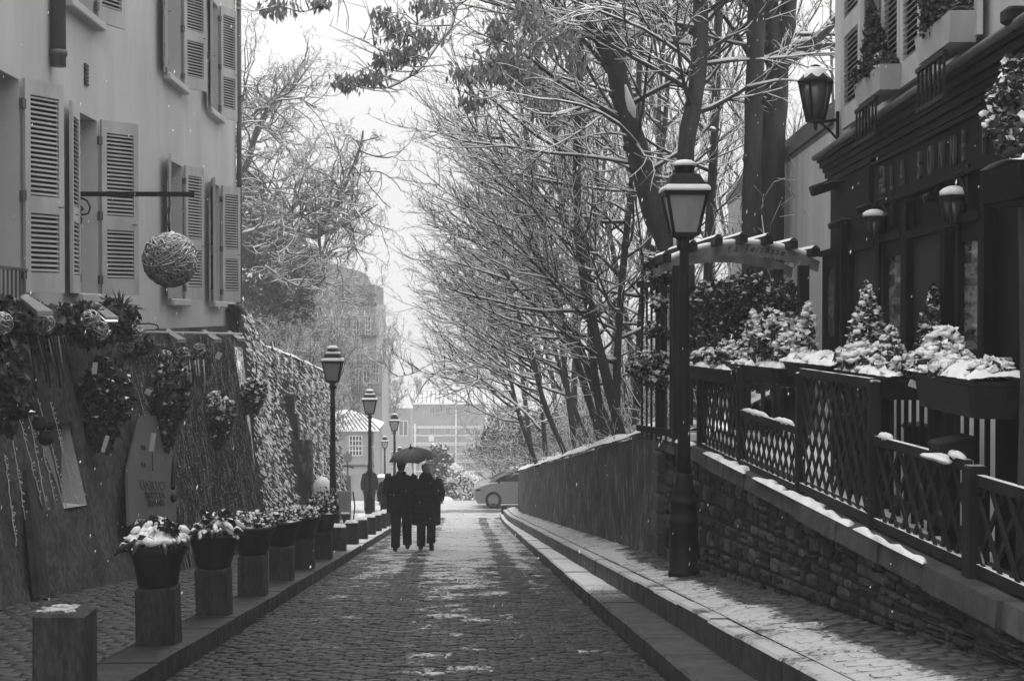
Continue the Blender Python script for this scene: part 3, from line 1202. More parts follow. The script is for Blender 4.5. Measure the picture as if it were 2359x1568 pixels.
def leaf_cloud(mb, c, rx, ry, rz, n, size, m=0, seed=1, shell=.35, droop=.6, msnow=None, snowshare=0.0):
    rs = np.random.RandomState(seed)
    d = rs.normal(size=(n, 3))
    d /= np.linalg.norm(d, axis=1, keepdims=True)
    rad = (shell + (1 - shell) * rs.rand(n)) ** .6
    lump = 1 + .18 * np.sin(d[:, 0] * 5 + seed) * np.sin(d[:, 2] * 4 + seed * 2) + .12 * np.sin(d[:, 1] * 7 + seed)
    p = d * (rad * lump)[:, None] * np.array([rx, ry, rz]) + np.array(tuple(c))
    dv = rs.normal(size=(n, 3)) + d * .5
    dv[:, 2] -= droop
    dv /= np.linalg.norm(dv, axis=1, keepdims=True)
    du = np.cross(dv, rs.normal(size=(n, 3)))
    du /= np.linalg.norm(du, axis=1, keepdims=True) + 1e-9
    sz = size * rs.uniform(.6, 1.35, n)[:, None]
    if msnow is None:
        mb.leaves(p, du * sz * .42, dv * sz * .62, m=m)
    else:
        pr = snowshare * (.25 + 1.5 * np.clip(d[:, 2] * .8 + .35, 0, 1))
        k = rs.rand(n) < pr
        mb.leaves(p[~k], (du * sz * .42)[~k], (dv * sz * .62)[~k], m=m)
        flat = dv.copy()
        flat[:, 2] *= .35
        mb.leaves(p[k], (du * sz * .5)[k], (flat * sz * .6)[k], m=msnow)


# ---- tube rails with flood lamps over the garlands
def light_rail(pa, pb, lamps, label, droop_right=True):
    a, b = Vector(pa), Vector(pb)
    t = thing('light_rail', label, 'wall light', a)
    mb = MB()
    mb.tube([a - a, b - a], .022, 8)
    for k in (.15, .85):
        q = a.lerp(b, k) - a
        mb.tube([q, q + Vector((-.35, 0, -.02))], .014, 6)
    mb.build('rail', M['steel'], t)
    for (p, q, lit) in lamps:
        p, q = Vector(p) - a, Vector(q) - a
        mb = MB()
        d = (q - p).normalized()
        mb.blob(p, .055, 3, 8, amp=.05)
        sd = d.cross(Vector((0, 0, 1))).normalized()
        nrm = sd.cross(d).normalized()
        mb.prism([p + nrm * .03 - sd * .05, p + nrm * .03 + sd * .05, q + nrm * .02 + sd * .07, q + nrm * .02 - sd * .07], -nrm * .035)
        f = mb.build('flood_lamp', M['steel'], t)
        mb = MB()
        pm = p.lerp(q, .45)
        mb.prism([pm - nrm * .012 - sd * .055, pm - nrm * .012 + sd * .055, q - nrm * .022 + sd * .065, q - nrm * .022 - sd * .065], -nrm * .008)
        mb.build('lens', M['lit_lens'] if lit else M['card'], f)
    return t


m_, t_, b_ = smat('lit_lamp_lens')
b_.inputs["Base Color"].default_value = (.8, .8, .8, 1)
b_.inputs["Emission Color"].default_value = (1, 1, 1, 1)
b_.inputs["Emission Strength"].default_value = 1.6
M['lit_lens'] = m_

light_rail(at(-30, 688, 14.0), at(58, 693, 14.6), [(at(58, 690, 14.5), at(104, 721, 13.6), False)], 'pale lamp rail with one unlit flood lamp nearest the French window')
light_rail(at(118, 702, 16.0), at(222, 708, 16.8), [(at(220, 706, 16.7), at(258, 734, 16.1), True)], 'pale lamp rail whose flood lamp is lit, above the middle garland')
light_rail(at(318, 765, 20.6), at(556, 769, 27.4), [(at(385, 764, 22.4), at(418, 784, 21.8), False), (at(470, 766, 25.0), at(502, 784, 24.4), False), (at(528, 768, 27.0), at(556, 782, 26.4), False)], 'long lamp rail with three flood lamps toward the drainpipe corner')


# ---- garlands of fir and leaves
def garland(name, pts, rad, n, size, label, seed, Yd=None):
    rs = np.random.RandomState(seed)
    mb = MB()
    P = [Vector(p) for p in pts]
    org = P[0]
    for i in range(len(P) - 1):
        L = (P[i + 1] - P[i]).length
        k = max(1, int(n / (len(P) - 1)))
        for j in range(6):
            q = P[i].lerp(P[i + 1], j / 6.0) - org
            leaf_cloud(mb, q, rad * rs.uniform(.8, 1.25), rad * 1.2, rad * rs.uniform(.8, 1.2), k // 6 + 1, size, seed=seed + i * 7 + j, droop=.9)
    o = mb.build(name, M['leaf'], None)
    o.location = org
    return tag(o, label, 'garland')


garland('leaf_garland', [at(-20, 742, 13.6), at(50, 752, 14.2), at(110, 762, 14.8)], .22, 1500, .10, 'dense dark leaf garland below the nearest lamp rail', 3)
garland('leaf_garland', [at(112, 752, 15.4), at(180, 748, 16.0), at(240, 752, 16.6), at(272, 726, 17.0)], .20, 1700, .10, 'dense dark leaf garland with spiky tuft below the lit lamp rail', 4)
garland('leaf_garland', [at(322, 800, 20.6), at(360, 822, 21.4), at(420, 838, 23), at(475, 826, 24.6)], .17, 1300, .09, 'thin leaf garland below the long lamp rail', 5)
garland('leaf_swag', [at(285, 768, 18.2), at(305, 800, 18.6), at(322, 800, 20)], .14, 400, .08, 'small dark leaf swag between the two garlands', 6)
# spiky tuft (yucca like) above the middle garland
mb = MB()
o0 = at(276, 720, 17.2)
for k in range(46):
    a, e = rd.uniform(0, 6.28), rd.uniform(.2, 1.5)
    d = Vector((math.cos(a) * math.cos(e), math.sin(a) * math.cos(e), math.sin(e)))
    L = rd.uniform(.18, .34)
    mb.tube([d * .03, d * L * .6 + Vector((0, 0, .01)), d * L + Vector((0, 0, -.04))], [.009, .008, .002], 3)
for k in range(6):
    leaf_cloud(mb, (rd.uniform(-.3, .1), 0, rd.uniform(-.22, .02)), .15, .12, .13, 60, .08, seed=k + 60)
o = mb.build('spiky_plant', M['leaf'], None)
o.location = o0
tag(o, 'dark spiky leaved plant sticking up from the middle garland', 'plant')


def wicker_ball(c, r, label, cat='wicker ball', group=None, strands=70, seed=0, loops_r=.011):
    rs = random.Random(seed)
    t = thing('wicker_ball', label, cat, c, 0, group)
    mb = MB()
    for k in range(strands):
        ax = Vector((rs.gauss(0, 1), rs.gauss(0, 1), rs.gauss(0, 1))).normalized()
        u = ax.orthogonal().normalized()
        v = ax.cross(u)
        off = rs.uniform(-.45, .45) * r
        rr = math.sqrt(max(.01, r * r - off * off)) * rs.uniform(.93, 1.04)
        a0, a1 = rs.uniform(0, 6.28), rs.uniform(1.5, 4.5)
        pts = [ax * off + (u * math.cos(a0 + a1 * j / 7) + v * math.sin(a0 + a1 * j / 7)) * rr for j in range(8)]
        mb.tube(pts, loops_r * rs.uniform(.6, 1.2), 4)
    mb.build('woven_canes', M['wicker'], t)
    mb = MB()
    mb.blob((0, 0, 0), r * .82, seed, 10, amp=.06)
    mb.build('core', M['wicker_core'], t)
    return t


for i, (px, py, Y, rpx, lab) in enumerate((
        (100, 746, 14.2, 19, 'pale wicker ball in the nearest leaf garland'),
        (209, 737, 15.9, 16, 'wicker ball close beside the lit flood lamp'),
        (313, 770, 18.0, 15, 'wicker ball beside the curled iron scroll at the garland gap'),
        (380, 822, 21.5, 14, 'leftmost of three wicker balls under the long lamp rail'),
        (422, 815, 22.9, 14, 'middle one of three wicker balls under the long lamp rail'),
        (459, 804, 24.2, 13, 'rightmost of three wicker balls under the long lamp rail'),
        (4, 745, 13.6, 13, 'small wicker ball at the edge of the nearest garland'),
        (290, 795, 18.0, 12, 'small wicker ball in the leaf swag'),
        (232, 762, 16.2, 13, 'dark wicker ball under the lit flood lamp'))):
    wicker_ball(at(px, py, Y - .25), rpx * Y / FL, lab, 'wicker ball', 'wicker balls along the garlands', 26, i + 5, .008)

# ---- great wicker ball on its iron bracket
bY = 17.7
pa, pb = at(176, 447, bY), at(447, 447, bY)
br = thing('iron_bracket', 'long wrought iron bracket with a scroll reaching out from the house wall', 'bracket', pa)
mb = MB()
mb.box(((pb - pa).x / 2, 0, 0), ((pb - pa).x, .05, .055))
mb.build('arm', M['iron'], br)
mb = MB()
sc_ = FL / bY
def pxv(x, y): return at(x, y, bY) - pa
mb.tube([pxv(184, 455), pxv(200, 462), pxv(208, 478), pxv(203, 492), pxv(190, 495), pxv(180, 487), pxv(181, 478), pxv(188, 476), pxv(191, 482)], .011, 6)
mb.tube([pxv(191, 482), pxv(180, 490), pxv(188, 505), pxv(186, 515), pxv(177, 522)], .011, 6)
mb.tube([pxv(176, 440), pxv(176, 525)], .014, 6)
mb.build('scroll', M['iron'], br)
bc = at(392, 598, bY)
ball = wicker_ball(bc, 61 * bY / FL, 'huge snow dusted wicker ball hanging from the iron bracket', 'hanging ball', None, 330, 77, .0075)
mb = MB()
mb.tube([(0, 0, .30), (-.015, 0, .5), (0.0, 0, .66), (-.01, 0, (447 - 598) * -bY / FL)], .008, 5)
mb.tube([(.0, 0, .3), (-.05, 0, .5), (-.02, 0, .62)], .008, 5)
mb.build('hanger', M['iron'], ball)
mb = MB()
mb.blob((.03, -.05, .29), .055, 4, 8, amp=.3, flat=.8)
mb.build('snow_cap', M['snow'], ball)

# ---- hanging baskets on scroll hooks
def basket(px, py, Y, wpx, hpx, label, seed, n=900, hook=None, snow=.1):
    c = at(px, py, Y)
    t = thing('hanging_basket', label, 'hanging plant', c, 0, 'plants hung on the creeper wall')
    k = Y / FL
    rx, rz = wpx * k / 2, hpx * k / 2
    mb = MB()
    rs = random.Random(seed)
    leaf_cloud(mb, (0, 0, rz * .2), rx, .22, rz * .72, n, .075, seed=seed, msnow=1, snowshare=snow)
    leaf_cloud(mb, (-rx * .1, 0, -rz * .55), rx * .55, .16, rz * .5, n // 3, .07, seed=seed + 1, msnow=1, snowshare=snow * .4)
    for j in range(10):
        x = rs.uniform(-rx, rx) * .7
        leaf_cloud(mb, (x, rs.uniform(-.1, .1), rs.uniform(-.5, .9) * rz), .1, .1, .12, 22, .07, seed=seed + 10 + j, msnow=1, snowshare=snow)
    mb.build('foliage', [M['leaf'], M['snow']], t)
    mb = MB()
    mb.lathe([(.03, -rz * .15 - .2), (.12, -rz * .15 - .1), (.15, -rz * .15)], (0, 0, 0), 12)
    mb.build('pot', M['pot'], t)
    if hook:
        mb = MB()
        mb.tube([at(x, y, Y) - c for x, y in hook], .010, 6)
        mb.build('hook', M['iron'], t)
    return t


basket(246, 930, 16.6, 120, 215, 'biggest hanging bush, dark trailing leaves under a figure of eight scroll', 101, 1500,
       [(205, 875), (207, 845), (222, 828), (240, 832), (258, 850), (276, 853), (284, 838), (272, 826), (262, 838), (250, 858), (246, 880)])
basket(392, 925, 20.0, 92, 205, 'tall dark hanging bush right of the mirrored shop panel', 102, 1100, [(385, 835), (380, 850), (388, 870)])
basket(505, 968, 24.2, 82, 130, 'round hanging bush with snowy crown on the bare creeper stems', 103, 1100, [(505, 925), (500, 900), (506, 892), (512, 905), (510, 935)], .35)
basket(583, 915, 28.0, 62, 90, 'hanging bush at the seam of creeper wall and ivy', 104, 800, [(575, 830), (590, 835), (590, 870)], .25)
basket(18, 905, 12.4, 90, 190, 'dark hanging bush cut off by the picture edge beside the fairy lights', 105, 800, None, .02)

# ---- three dark pots in a hanging string
hp = thing('pot_string', 'string of three dark round pots hanging beside the window recess', 'hanging pots', at(88, 975, 13.2))
o0 = at(88, 975, 13.2)
for (px, py, rpx) in ((76, 940, 16), (92, 975, 18), (106, 1008, 18)):
    mb = MB()
    r = rpx * 13.2 / FL
    mb.lathe([(.3 * r, -.95 * r), (.8 * r, -.7 * r), (1.0 * r, -.1 * r), (.92 * r, .4 * r), (.7 * r, .75 * r), (.78 * r, .85 * r), (.6 * r, .9 * r)], at(px, py, 13.2) - o0, 14)
    mb.build('pot', M['pot'], hp)
mb = MB()
mb.tube([at(60, 880, 13.3) - o0, at(76, 925, 13.25) - o0, at(92, 960, 13.25) - o0, at(106, 1000, 13.25) - o0], .008, 5)
mb.build('cord', M['iron'], hp)

# ---- fairy light strings down the wall
for k, (x0, y0, x1, y1) in enumerate(((8, 985, 40, 1200), (28, 968, 82, 1170), (40, 908, 92, 1178), (52, 905, 112, 1165), (72, 920, 140, 1175), (100, 930, 160, 1160), (118, 1010, 178, 1145), (-6, 1050, 20, 1260))):
    pts = []
    rs = random.Random(k)
    for j in range(15):
        f = j / 14
        pts.append(onwall(x0 + (x1 - x0) * f + rs.uniform(-2, 2), y0 + (y1 - y0) * f, .07))
    org = pts[0].copy()
    fl = thing('fairy_lights', ('fairy light string hanging farthest left on the dark sloping wall', 'fairy light string left of the three round pots, long', 'fairy light string just left of the three round pots', 'fairy light string behind the three round pots', 'fairy light string running out under the round pots', 'fairy light string grazing the window recess', 'short fairy light string right beside the window recess', 'low fairy light string near the pavement at the picture edge')[k], 'fairy lights', org, 0, 'fairy light strings on the sloping wall')
    mb = MB()
    mb.tube([p - org for p in pts], .0035, 4)
    for j in range(22):
        f = rs.uniform(0, 13.9)
        i = int(f)
        q = pts[i].lerp(pts[i + 1], f - i) - org + Vector((rs.uniform(0, .02), rs.uniform(-.015, .015), 0))
        mb.blob(q, .009, j, 4, 1)
    mb.build('wire', [M['fairy'], M['card']], fl)

# ---- bundle of hanging tubes (icicle lights) at the long rail
it = thing('icicle_lights', 'bundle of straight pale and dark icicle light tubes below three wicker balls', 'icicle lights', at(440, 865, 23.0))
o0 = at(440, 865, 23.0)
for k in range(14):
    x = 398 + k * 6.4
    h = 40 + 12 * math.sin(k * 1.3)
    mb = MB()
    mb.tube([at(x, 835 - k * .6, 22.2 + k * .12) - o0, at(x + 4, 835 + h, 22.0 + k * .12) - o0], .012, 5)
    mb.build('tube', M['steel'] if k in (5, 6, 8, 9, 11) else M['iron'], it)
it = thing('icicle_lights', 'dark icicle light tubes hanging below the nearest leaf garland', 'icicle lights', at(110, 830, 14.2))
o0 = at(110, 830, 14.2)
for k in range(12):
    x = 62 + k * 8
    h = 70 + 35 * math.sin(k * 1.7)
    mb = MB()
    mb.tube([at(x, 775, 13.9 + k * .06) - o0, at(x + 14, 795 + h, 13.8 + k * .06) - o0], .010, 5)
    mb.build('tube', M['iron'] if k % 3 else M['zinc'], it)

# ---- little white price cards
for px, py, Y, wpx, hpx, rot, lab in ((218, 848, 16.3, 11, 26, .1, 'small lined white card hanging from the figure of eight scroll'),
                                 (242, 1022, 15.9, 9, 38, .3, 'narrow white card under the biggest hanging bush'),
                                 (351, 1018, 18.5, 11, 42, .15, 'tall white card at the edge of the shop panel'),
                                 (503, 819, 24.2, 12, 16, .5, 'tilted white card beside the icicle tubes'),
                                 (372, 870, 20.4, 34, 8, 0, 'flat pale card above the tall hanging bush'),
                                 (341, 903, 18.6, 13, 13, .6, 'little pale tag between two hanging bushes')):
    mb = MB()
    k = Y / FL
    mb.bevbox((0, 0, 0), (wpx * k, .012, hpx * k), .003, rot=Matrix.Rotation(rot, 3, 'Y'))
    o = mb.build('price_card', M['card'], None)
    o.location = at(px, py, Y - .35)
    tag(o, lab, 'card')

# ---- arched iron arm above the garland gap, with a dark bird shaped finial of leaves
mb = MB()
o0 = at(300, 762, 18.0)
mb.tube([at(x, y, 18.0) - o0 for x, y in ((292, 768), (300, 754), (318, 746), (345, 745), (362, 749), (366, 757), (360, 757))], .009, 6)
ar = mb.build('iron_scroll', M['iron'], None)
ar.location = o0
tag(ar, 'thin arched iron scroll rising over the end of the long lamp rail', 'scroll')
mb = MB()
o0 = at(372, 905, 19.8)
for a, b in (((362, 880), (367, 905)), ((367, 905), (402, 888)), ((362, 880), (400, 878))):
    mb.bar(at(*a, 19.8) - o0, at(*b, 19.8) - o0, .018)
ar = mb.build('iron_support', M['zinc'], None)
ar.location = o0
tag(ar, 'small triangular metal shelf support on the wall over the tall bush', 'bracket')

# old drain board standing in the near left corner and a lantern hung beside the lights
mb = MB()
q0 = onwall(72, 1200)
pl = [onwall(46, 1085, .06), onwall(64, 1080, .06), onwall(99, 1366, .06), onwall(76, 1376, .06)]
mb.prism([p - q0 for p in pl], (-.06, 0, -.02))
o = mb.build('old_plank', M['plank'], None)
o.location = q0
tag(o, 'dark slanting plank leaning low on the wall under the fairy lights', 'plank')
# ------------------------------------------------------------------ bollards and pots along the left kerb
BX = -2.205
bpx = [155, 367, 495, 584, 649, 700, 744, 779, 809, 832, 851, 866, 878, 887.5, 895]
def snow_clump(mb, c, r, n, seed, m=0, flat=.5, sx=1, sy=1, lo=.25, hi=.5):
    rs = random.Random(seed)
    for k in range(n):
        a, q = rs.uniform(0, 6.28), r * math.sqrt(rs.random()) * .85
        mb.blob((c[0] + q * math.cos(a) * sx, c[1] + q * math.sin(a) * sy, c[2] + (r - q) * .25 * flat), r * rs.uniform(lo, hi), rs.randint(0, 999), 8, m, .3, flat)


BLAB = ['broad stone bollard nearest the viewer with thin snow on its bare top', 'stone bollard carrying the first and largest planted pot', 'stone bollard under the second planted pot in the row', 'stone bollard under the third planted pot in the row', 'stone bollard under the fourth planted pot in the row', 'stone bollard under the fifth planted pot, before the last pot', 'stone bollard under the sixth and last planted pot', 'snow capped bare bollard just after the last potted plant']
for i, p in enumerate(bpx):
    Y = BX * FL / (p - 1065)
    z = G(Y) + .145
    lab = BLAB[i] if i < len(BLAB) else 'small snow capped bare stone bollard, %s after the last planted pot' % ('second', 'third', 'fourth', 'fifth', 'sixth', 'seventh', 'eighth')[i - 8]
    t = thing('stone_bollard', lab, 'bollard', (BX, Y, z), rd.uniform(-.03, .03), 'square stone bollards along the left kerb')
    mb = MB()
    hh = .43 if i else .46
    mb.bevbox((0, 0, hh / 2 - .03), (.285, .285, hh + .06), .016, rot=Matrix.Rotation(rd.uniform(-.025, .025), 3, 'X') @ Matrix.Rotation(rd.uniform(-.025, .025), 3, 'Y'))
    mb.v[-1] = mb.v[-1] + RN.uniform(-.006, .006, mb.v[-1].shape)
    mb.build('block', M['stone_bollard'], t)
    if i == 0 or i > 6:
        mb = MB()
        rs = random.Random(i)
        hs = .016 if i == 0 else .05
        ext = (.26, .26) if i else (.17, .2)
        n = 9
        u = [k / (n - 1) for k in range(n)]
        if i == 0:
            for k in range(60):
                a_, b_ = rs.uniform(-.13, .05), rs.uniform(-.08, .12)
                if rs.random() < .75 - 2.2 * max(0, a_ + .05):
                    mb.blob((a_, b_, hh + .001), rs.uniform(.012, .032), k, 8, 0, .45, .28)
        else:
          mb.grid(lambda a, b: ((a - .5) * ext[0] - (.03 if i == 0 else 0), (b - .5) * ext[1] + (.02 if i == 0 else 0), hh - .005 + (hs * min(1, 5 * min(a, 1 - a, b, 1 - b) + (0 if i else .0)) ** .5 * (1 + .3 * math.sin(a * 7 + i) * math.cos(b * 6 + i)))), u, u)
        mb.build('snow_cap', M['thin_snow'] if i == 0 else M['snow'], t)

POTLAB = ['dark pot of drooping leaves under thick snow, first and largest of the row', 'dark pot of snowy leaves, second in the row', 'wide dark pot of snowy leaves, third in the row', 'dark pot of finely snowed leaves, fourth in the row', 'dark pot of snow flecked leaves, fifth in the row', 'dark pot with tall bushy plant, last of the row by the street lamp']
for i in range(1, 7):
    Y = BX * FL / (bpx[i] - 1065)
    z = G(Y) + .145 + .43
    t = thing('plant_pot', POTLAB[i - 1], 'potted plant', (BX, Y, z), rd.uniform(0, 6), 'potted plants on the bollards')
    h = .30
    rt, rbm = (.215, .145)
    if i == 1:
        prof = [(.13, 0), (.145, .01), (.165, .14), (.205, .25), (.21, .27), (.20, .30), (.185, .30), (.17, .26)]
    elif i >= 3:
        prof = [(.14, 0), (.15, .01), (.195, .17), (.235, .255), (.24, .27), (.245, .275), (.245, .30), (.225, .30), (.20, .26)]
    else:
        prof = [(.14, 0), (.15, .01), (.185, .16), (.205, .26), (.215, .27), (.215, .30), (.195, .30), (.18, .26)]
    mb = MB()
    mb.lathe(prof, (0, 0, 0), 24)
    mb.build('pot', M['pot'], t)
    mb = MB()
    rs = random.Random(i * 9)
    if i <= 2:
        # drooping paired leaves laden with snow
        for k in range(30):
            a = rs.uniform(0, 6.28)
            q = .18 * math.sqrt(rs.random())
            L = rs.uniform(.06, .13)
            base = Vector((q * math.cos(a), q * math.sin(a), .30 + (.19 - q) * .45 * rs.uniform(.3, 1.2)))
            out = Vector((math.cos(a), math.sin(a), -.45 + rs.uniform(-.2, .5)))
            tip = base + out * L
            mid = base.lerp(tip, .5) + Vector((0, 0, .03))
            mb.tube([base, mid, tip], [.018, .032, .006], 6, 0)
        for k in range(9):
            a = rs.uniform(0, 6.28)
            q = .16 * math.sqrt(rs.random())
            c = Vector((q * math.cos(a), q * math.sin(a), .42 + rs.uniform(-.02, .05)))
            mb.tube([(q * .6 * math.cos(a), q * .6 * math.sin(a), .28), c], .006, 4, 0)
            leaf_cloud(mb, c, .045, .045, .04, 16, .07, seed=k + i * 50)
    else:
        for k in range(40):
            a = rs.uniform(0, 6.28)
            q = .19 * math.sqrt(rs.random())
            H = rs.uniform(.06, .16) if i < 6 else rs.uniform(.12, .42)
            mb.tube([(q * .7 * math.cos(a), q * .7 * math.sin(a), .27), (q * math.cos(a), q * math.sin(a), .29 + H)], .006, 4, 0)
    leaf_cloud(mb, (0, 0, .34 if i < 6 else .42), .21, .21, .10 if i < 6 else .24, (130 if i < 3 else 420) if i < 6 else 900, .05, seed=i + 40, msnow=1, snowshare=.28)
    mb.build('plant', [M['leaf_snow'], M['snow']], t)
    mb = MB()
    if i == 1:
        snow_clump(mb, (0, 0, .335), .20, 40, 5, flat=.5, lo=.18, hi=.38)
        for k in range(48):
            a = rs.uniform(0, 6.28)
            q = .19 * math.sqrt(rs.random())
            L = rs.uniform(.04, .085)
            c = Vector((q * math.cos(a), q * math.sin(a), .40 + rs.uniform(-.03, .07) - q * .3))
            d = Vector((math.cos(a), math.sin(a), -.55))
            mb.tube([c - d * L * .5, c, c + d * L * .6], [.014, .028, .012], 6)
    elif i == 2:
        snow_clump(mb, (0, 0, .31), .19, 10, 6, flat=.5, lo=.2, hi=.32)
        for k in range(40):
            a = rs.uniform(0, 6.28)
            q = .22 * math.sqrt(rs.random())
            L = rs.uniform(.05, .11)
            c = Vector((q * math.cos(a), q * math.sin(a), .40 + rs.uniform(-.05, .07) - q * .35))
            d = Vector((math.cos(a), math.sin(a), -.7))
            mb.tube([c - d * L * .5, c, c + d * L * .6], [.010, .024, .012], 6)
    else:
        snow_clump(mb, (0, 0, .29), .21, 16, 7 + i, flat=.35, lo=.16, hi=.3)
        for k in range(40):
            a = rs.uniform(0, 6.28)
            q = .21 * math.sqrt(rs.random())
            c = Vector((q * math.cos(a), q * math.sin(a), .38 + rs.uniform(-.06, .06) + (rs.uniform(-.05, .2) if i == 6 else 0)))
            mb.blob(c, rs.uniform(.012, .026), k, 6, 0, .3, .7)
    mb.build('snow', M['snow'], t)


# ------------------------------------------------------------------ street lamps
def street_lamp(loc, H, label, snow=True, detail=True, group='old street lamps down the hill', arm=False):
    t = thing('street_lamp', label, 'street lamp', loc, 0, group)
    k = H / 4.0
    mb = MB()
    prof = [(.150, 0), (.150, .06), (.138, .07), (.138, .50), (.146, .51), (.146, .56), (.132, .57), (.128, .70), (.140, .71), (.140, .735), (.118, .76), (.105, .80), (.112, .82), (.098, .86), (.078, .95), (.070, 1.0)]
    mb.lathe([(r * k, z * k) for r, z in prof], (0, 0, 0), 16)
    mb.build('pedestal', M['iron'], t)
    mb = MB()
    prof = [(.070, .98), (.063, 1.2), (.055, 2.0), (.050, 2.7), (.060, 2.72), (.060, 2.76), (.048, 2.78), (.045, 3.12), (.07, 3.14), (.075, 3.18), (.05, 3.20), (.055, 3.26)]
    mb.lathe([(r * k, z * k) for r, z in prof], (0, 0, 0), 14)
    mb.build('pole', M['iron'], t)
    # lantern
    z0, z1 = 3.28 * k, 3.66 * k
    wb, wt = .115 * k, .190 * k
    ln = MB()
    for (r, z, th) in ((wb, z0, .03), (wt, z1, .035)):
        for sx, sy in ((1, 1), (1, -1), (-1, -1), (-1, 1)):
            pass
    for (sa, sb_) in (((1, 1), (1, -1)), ((1, -1), (-1, -1)), ((-1, -1), (-1, 1)), ((-1, 1), (1, 1))):
        ln.bar((sa[0] * wb, sa[1] * wb, z0), (sb_[0] * wb, sb_[1] * wb, z0), .024 * k, .03 * k)
        ln.bar((sa[0] * wt, sa[1] * wt, z1), (sb_[0] * wt, sb_[1] * wt, z1), .03 * k, .035 * k)
        ln.bar((sa[0] * wb, sa[1] * wb, z0), (sa[0] * wt, sa[1] * wt, z1), .022 * k, .022 * k)
        ln.bar((sa[0] * .02 * k, sa[1] * .02 * k, 3.22 * k), (sa[0] * wb * .95, sa[1] * wb * .95, z0), .018 * k)
    fr_ = ln.build('lantern_frame', M['iron'], t)
    gl = MB()
    gl.lathe([(wb * 1.32, z0 + .01), (wt * 1.34, z1 - .01)], (0, 0, 0), sq=4)
    gl.build('lantern_glass', M['glass_lamp'] if snow else M['glass_dark'], t)
    rf = MB()
    rf.lathe([(wt * 1.62, z1 + .0), (wt * 1.62, z1 + .025 * k), (wt * 1.42, z1 + .06 * k), (wt * 1.02, z1 + .17 * k), (wt * .95, z1 + .185 * k), (wt * .62, z1 + .20 * k)], (0, 0, 0), sq=4)
    rf.lathe([(wt * .52, z1 + .198 * k), (wt * .50, z1 + .26 * k), (wt * .58, z1 + .27 * k), (wt * .40, z1 + .29 * k), (wt * .2, z1 + .33 * k)], (0, 0, 0), 12)
    rf.build('lantern_roof', M['iron'], t)
    if snow:
        sn = MB()
        sn.lathe([(wt * 1.60, z1 + .026 * k), (wt * 1.64, z1 + .045 * k), (wt * 1.52, z1 + .075 * k), (wt * 1.36, z1 + .085 * k)], (0, 0, 0), sq=4)
        sn.lathe([(wt * .60, z1 + .272 * k), (wt * .62, z1 + .295 * k), (wt * .4, z1 + .325 * k), (.01, z1 + .335 * k)], (0, 0, 0), 12)
        if label.find('first') >= 0 or label.find('second') >= 0:
            sn.lathe([(wt * 1.02, z1 + .172 * k), (wt * .98, z1 + .2 * k), (wt * .55, z1 + .215 * k)], (0, 0, 0), sq=4)
        sn.build('snow', M['snow'], t)
    return t


LR = Vector((2.14, 14.2, 0)); LR.z = pav_r(14.2, 2.14)
street_lamp(LR, 4.03, 'tall black street lamp standing at the stone terrace wall')
for px, py, lab in ((767, 795, 'first black street lamp behind the potted plants'), (852, 895, 'second black street lamp in front of the small snow roofed house'), (908.5, 951, 'third and smallest street lamp of the left row, above the umbrella')):
    if px < 900:
        z_ = {767: .0088, 852: .0127}[px]
    else:
        z_ = .0166
    Y = z_ * FL
    X = (px - 1065) * z_
    gz = G(Y) + .14
    top = at(px, py, Y).z
    street_lamp((X, Y, gz), top - gz, lab)
Y = 76.0
p = at(1134, 1050, Y)
street_lamp((p.x, Y, G(Y)), p.z - G(Y), 'small distant street lamp rising behind the silver car', snow=False)
for px, py, Y, lab in ((886, 1003, 66, 'left lantern of the distant twin lamp behind the third street lamp'), (920, 1028, 72, 'lowest distant lamp peeping out right of the third street lamp')):
    p = at(px, py, Y)
    street_lamp((p.x, Y, G(Y)), p.z - G(Y), lab, snow=True)


# ------------------------------------------------------------------ people
def oval(c, rx, ry, n=14, rz=0.0, flat=1.0):
    out = []
    for j in range(n):
        a = 2 * PI * j / n
        x, y = rx * math.cos(a), ry * math.sin(a)
        out.append((c[0] + x * math.cos(rz) - y * math.sin(rz), c[1] + x * math.sin(rz) + y * math.cos(rz), c[2]))
    return out


def skin_body(name, joints, edges, mat, parent, root, sub=2):
    me = bpy.data.meshes.new(name)
    names = list(joints)
    ix = {n: i for i, n in enumerate(names)}
    me.from_pydata([joints[n][0] for n in names], [(ix[a], ix[b]) for a, b in edges], [])
    o = bpy.data.objects.new(name, me)
    COL.objects.link(o)
    md = o.modifiers.new('skin', 'SKIN')
    md.use_smooth_shade = True
    for i, n in enumerate(names):
        r = joints[n][1]
        r = (r, r) if not isinstance(r, tuple) else r
        me.skin_vertices[0].data[i].radius = r
        me.skin_vertices[0].data[i].use_root = (n == root)
    ss = o.modifiers.new('sub', 'SUBSURF')
    ss.levels = sub
    ss.render_levels = sub
    dg = bpy.context.evaluated_depsgraph_get()
    m2 = bpy.data.meshes.new_from_object(o.evaluated_get(dg))
    o.modifiers.clear()
    o.data = m2
    bpy.data.meshes.remove(me)
    for p in m2.polygons:
        p.use_smooth = True
    m2.materials.clear()
    m2.materials.append(mat)
    o.parent = parent
    return o


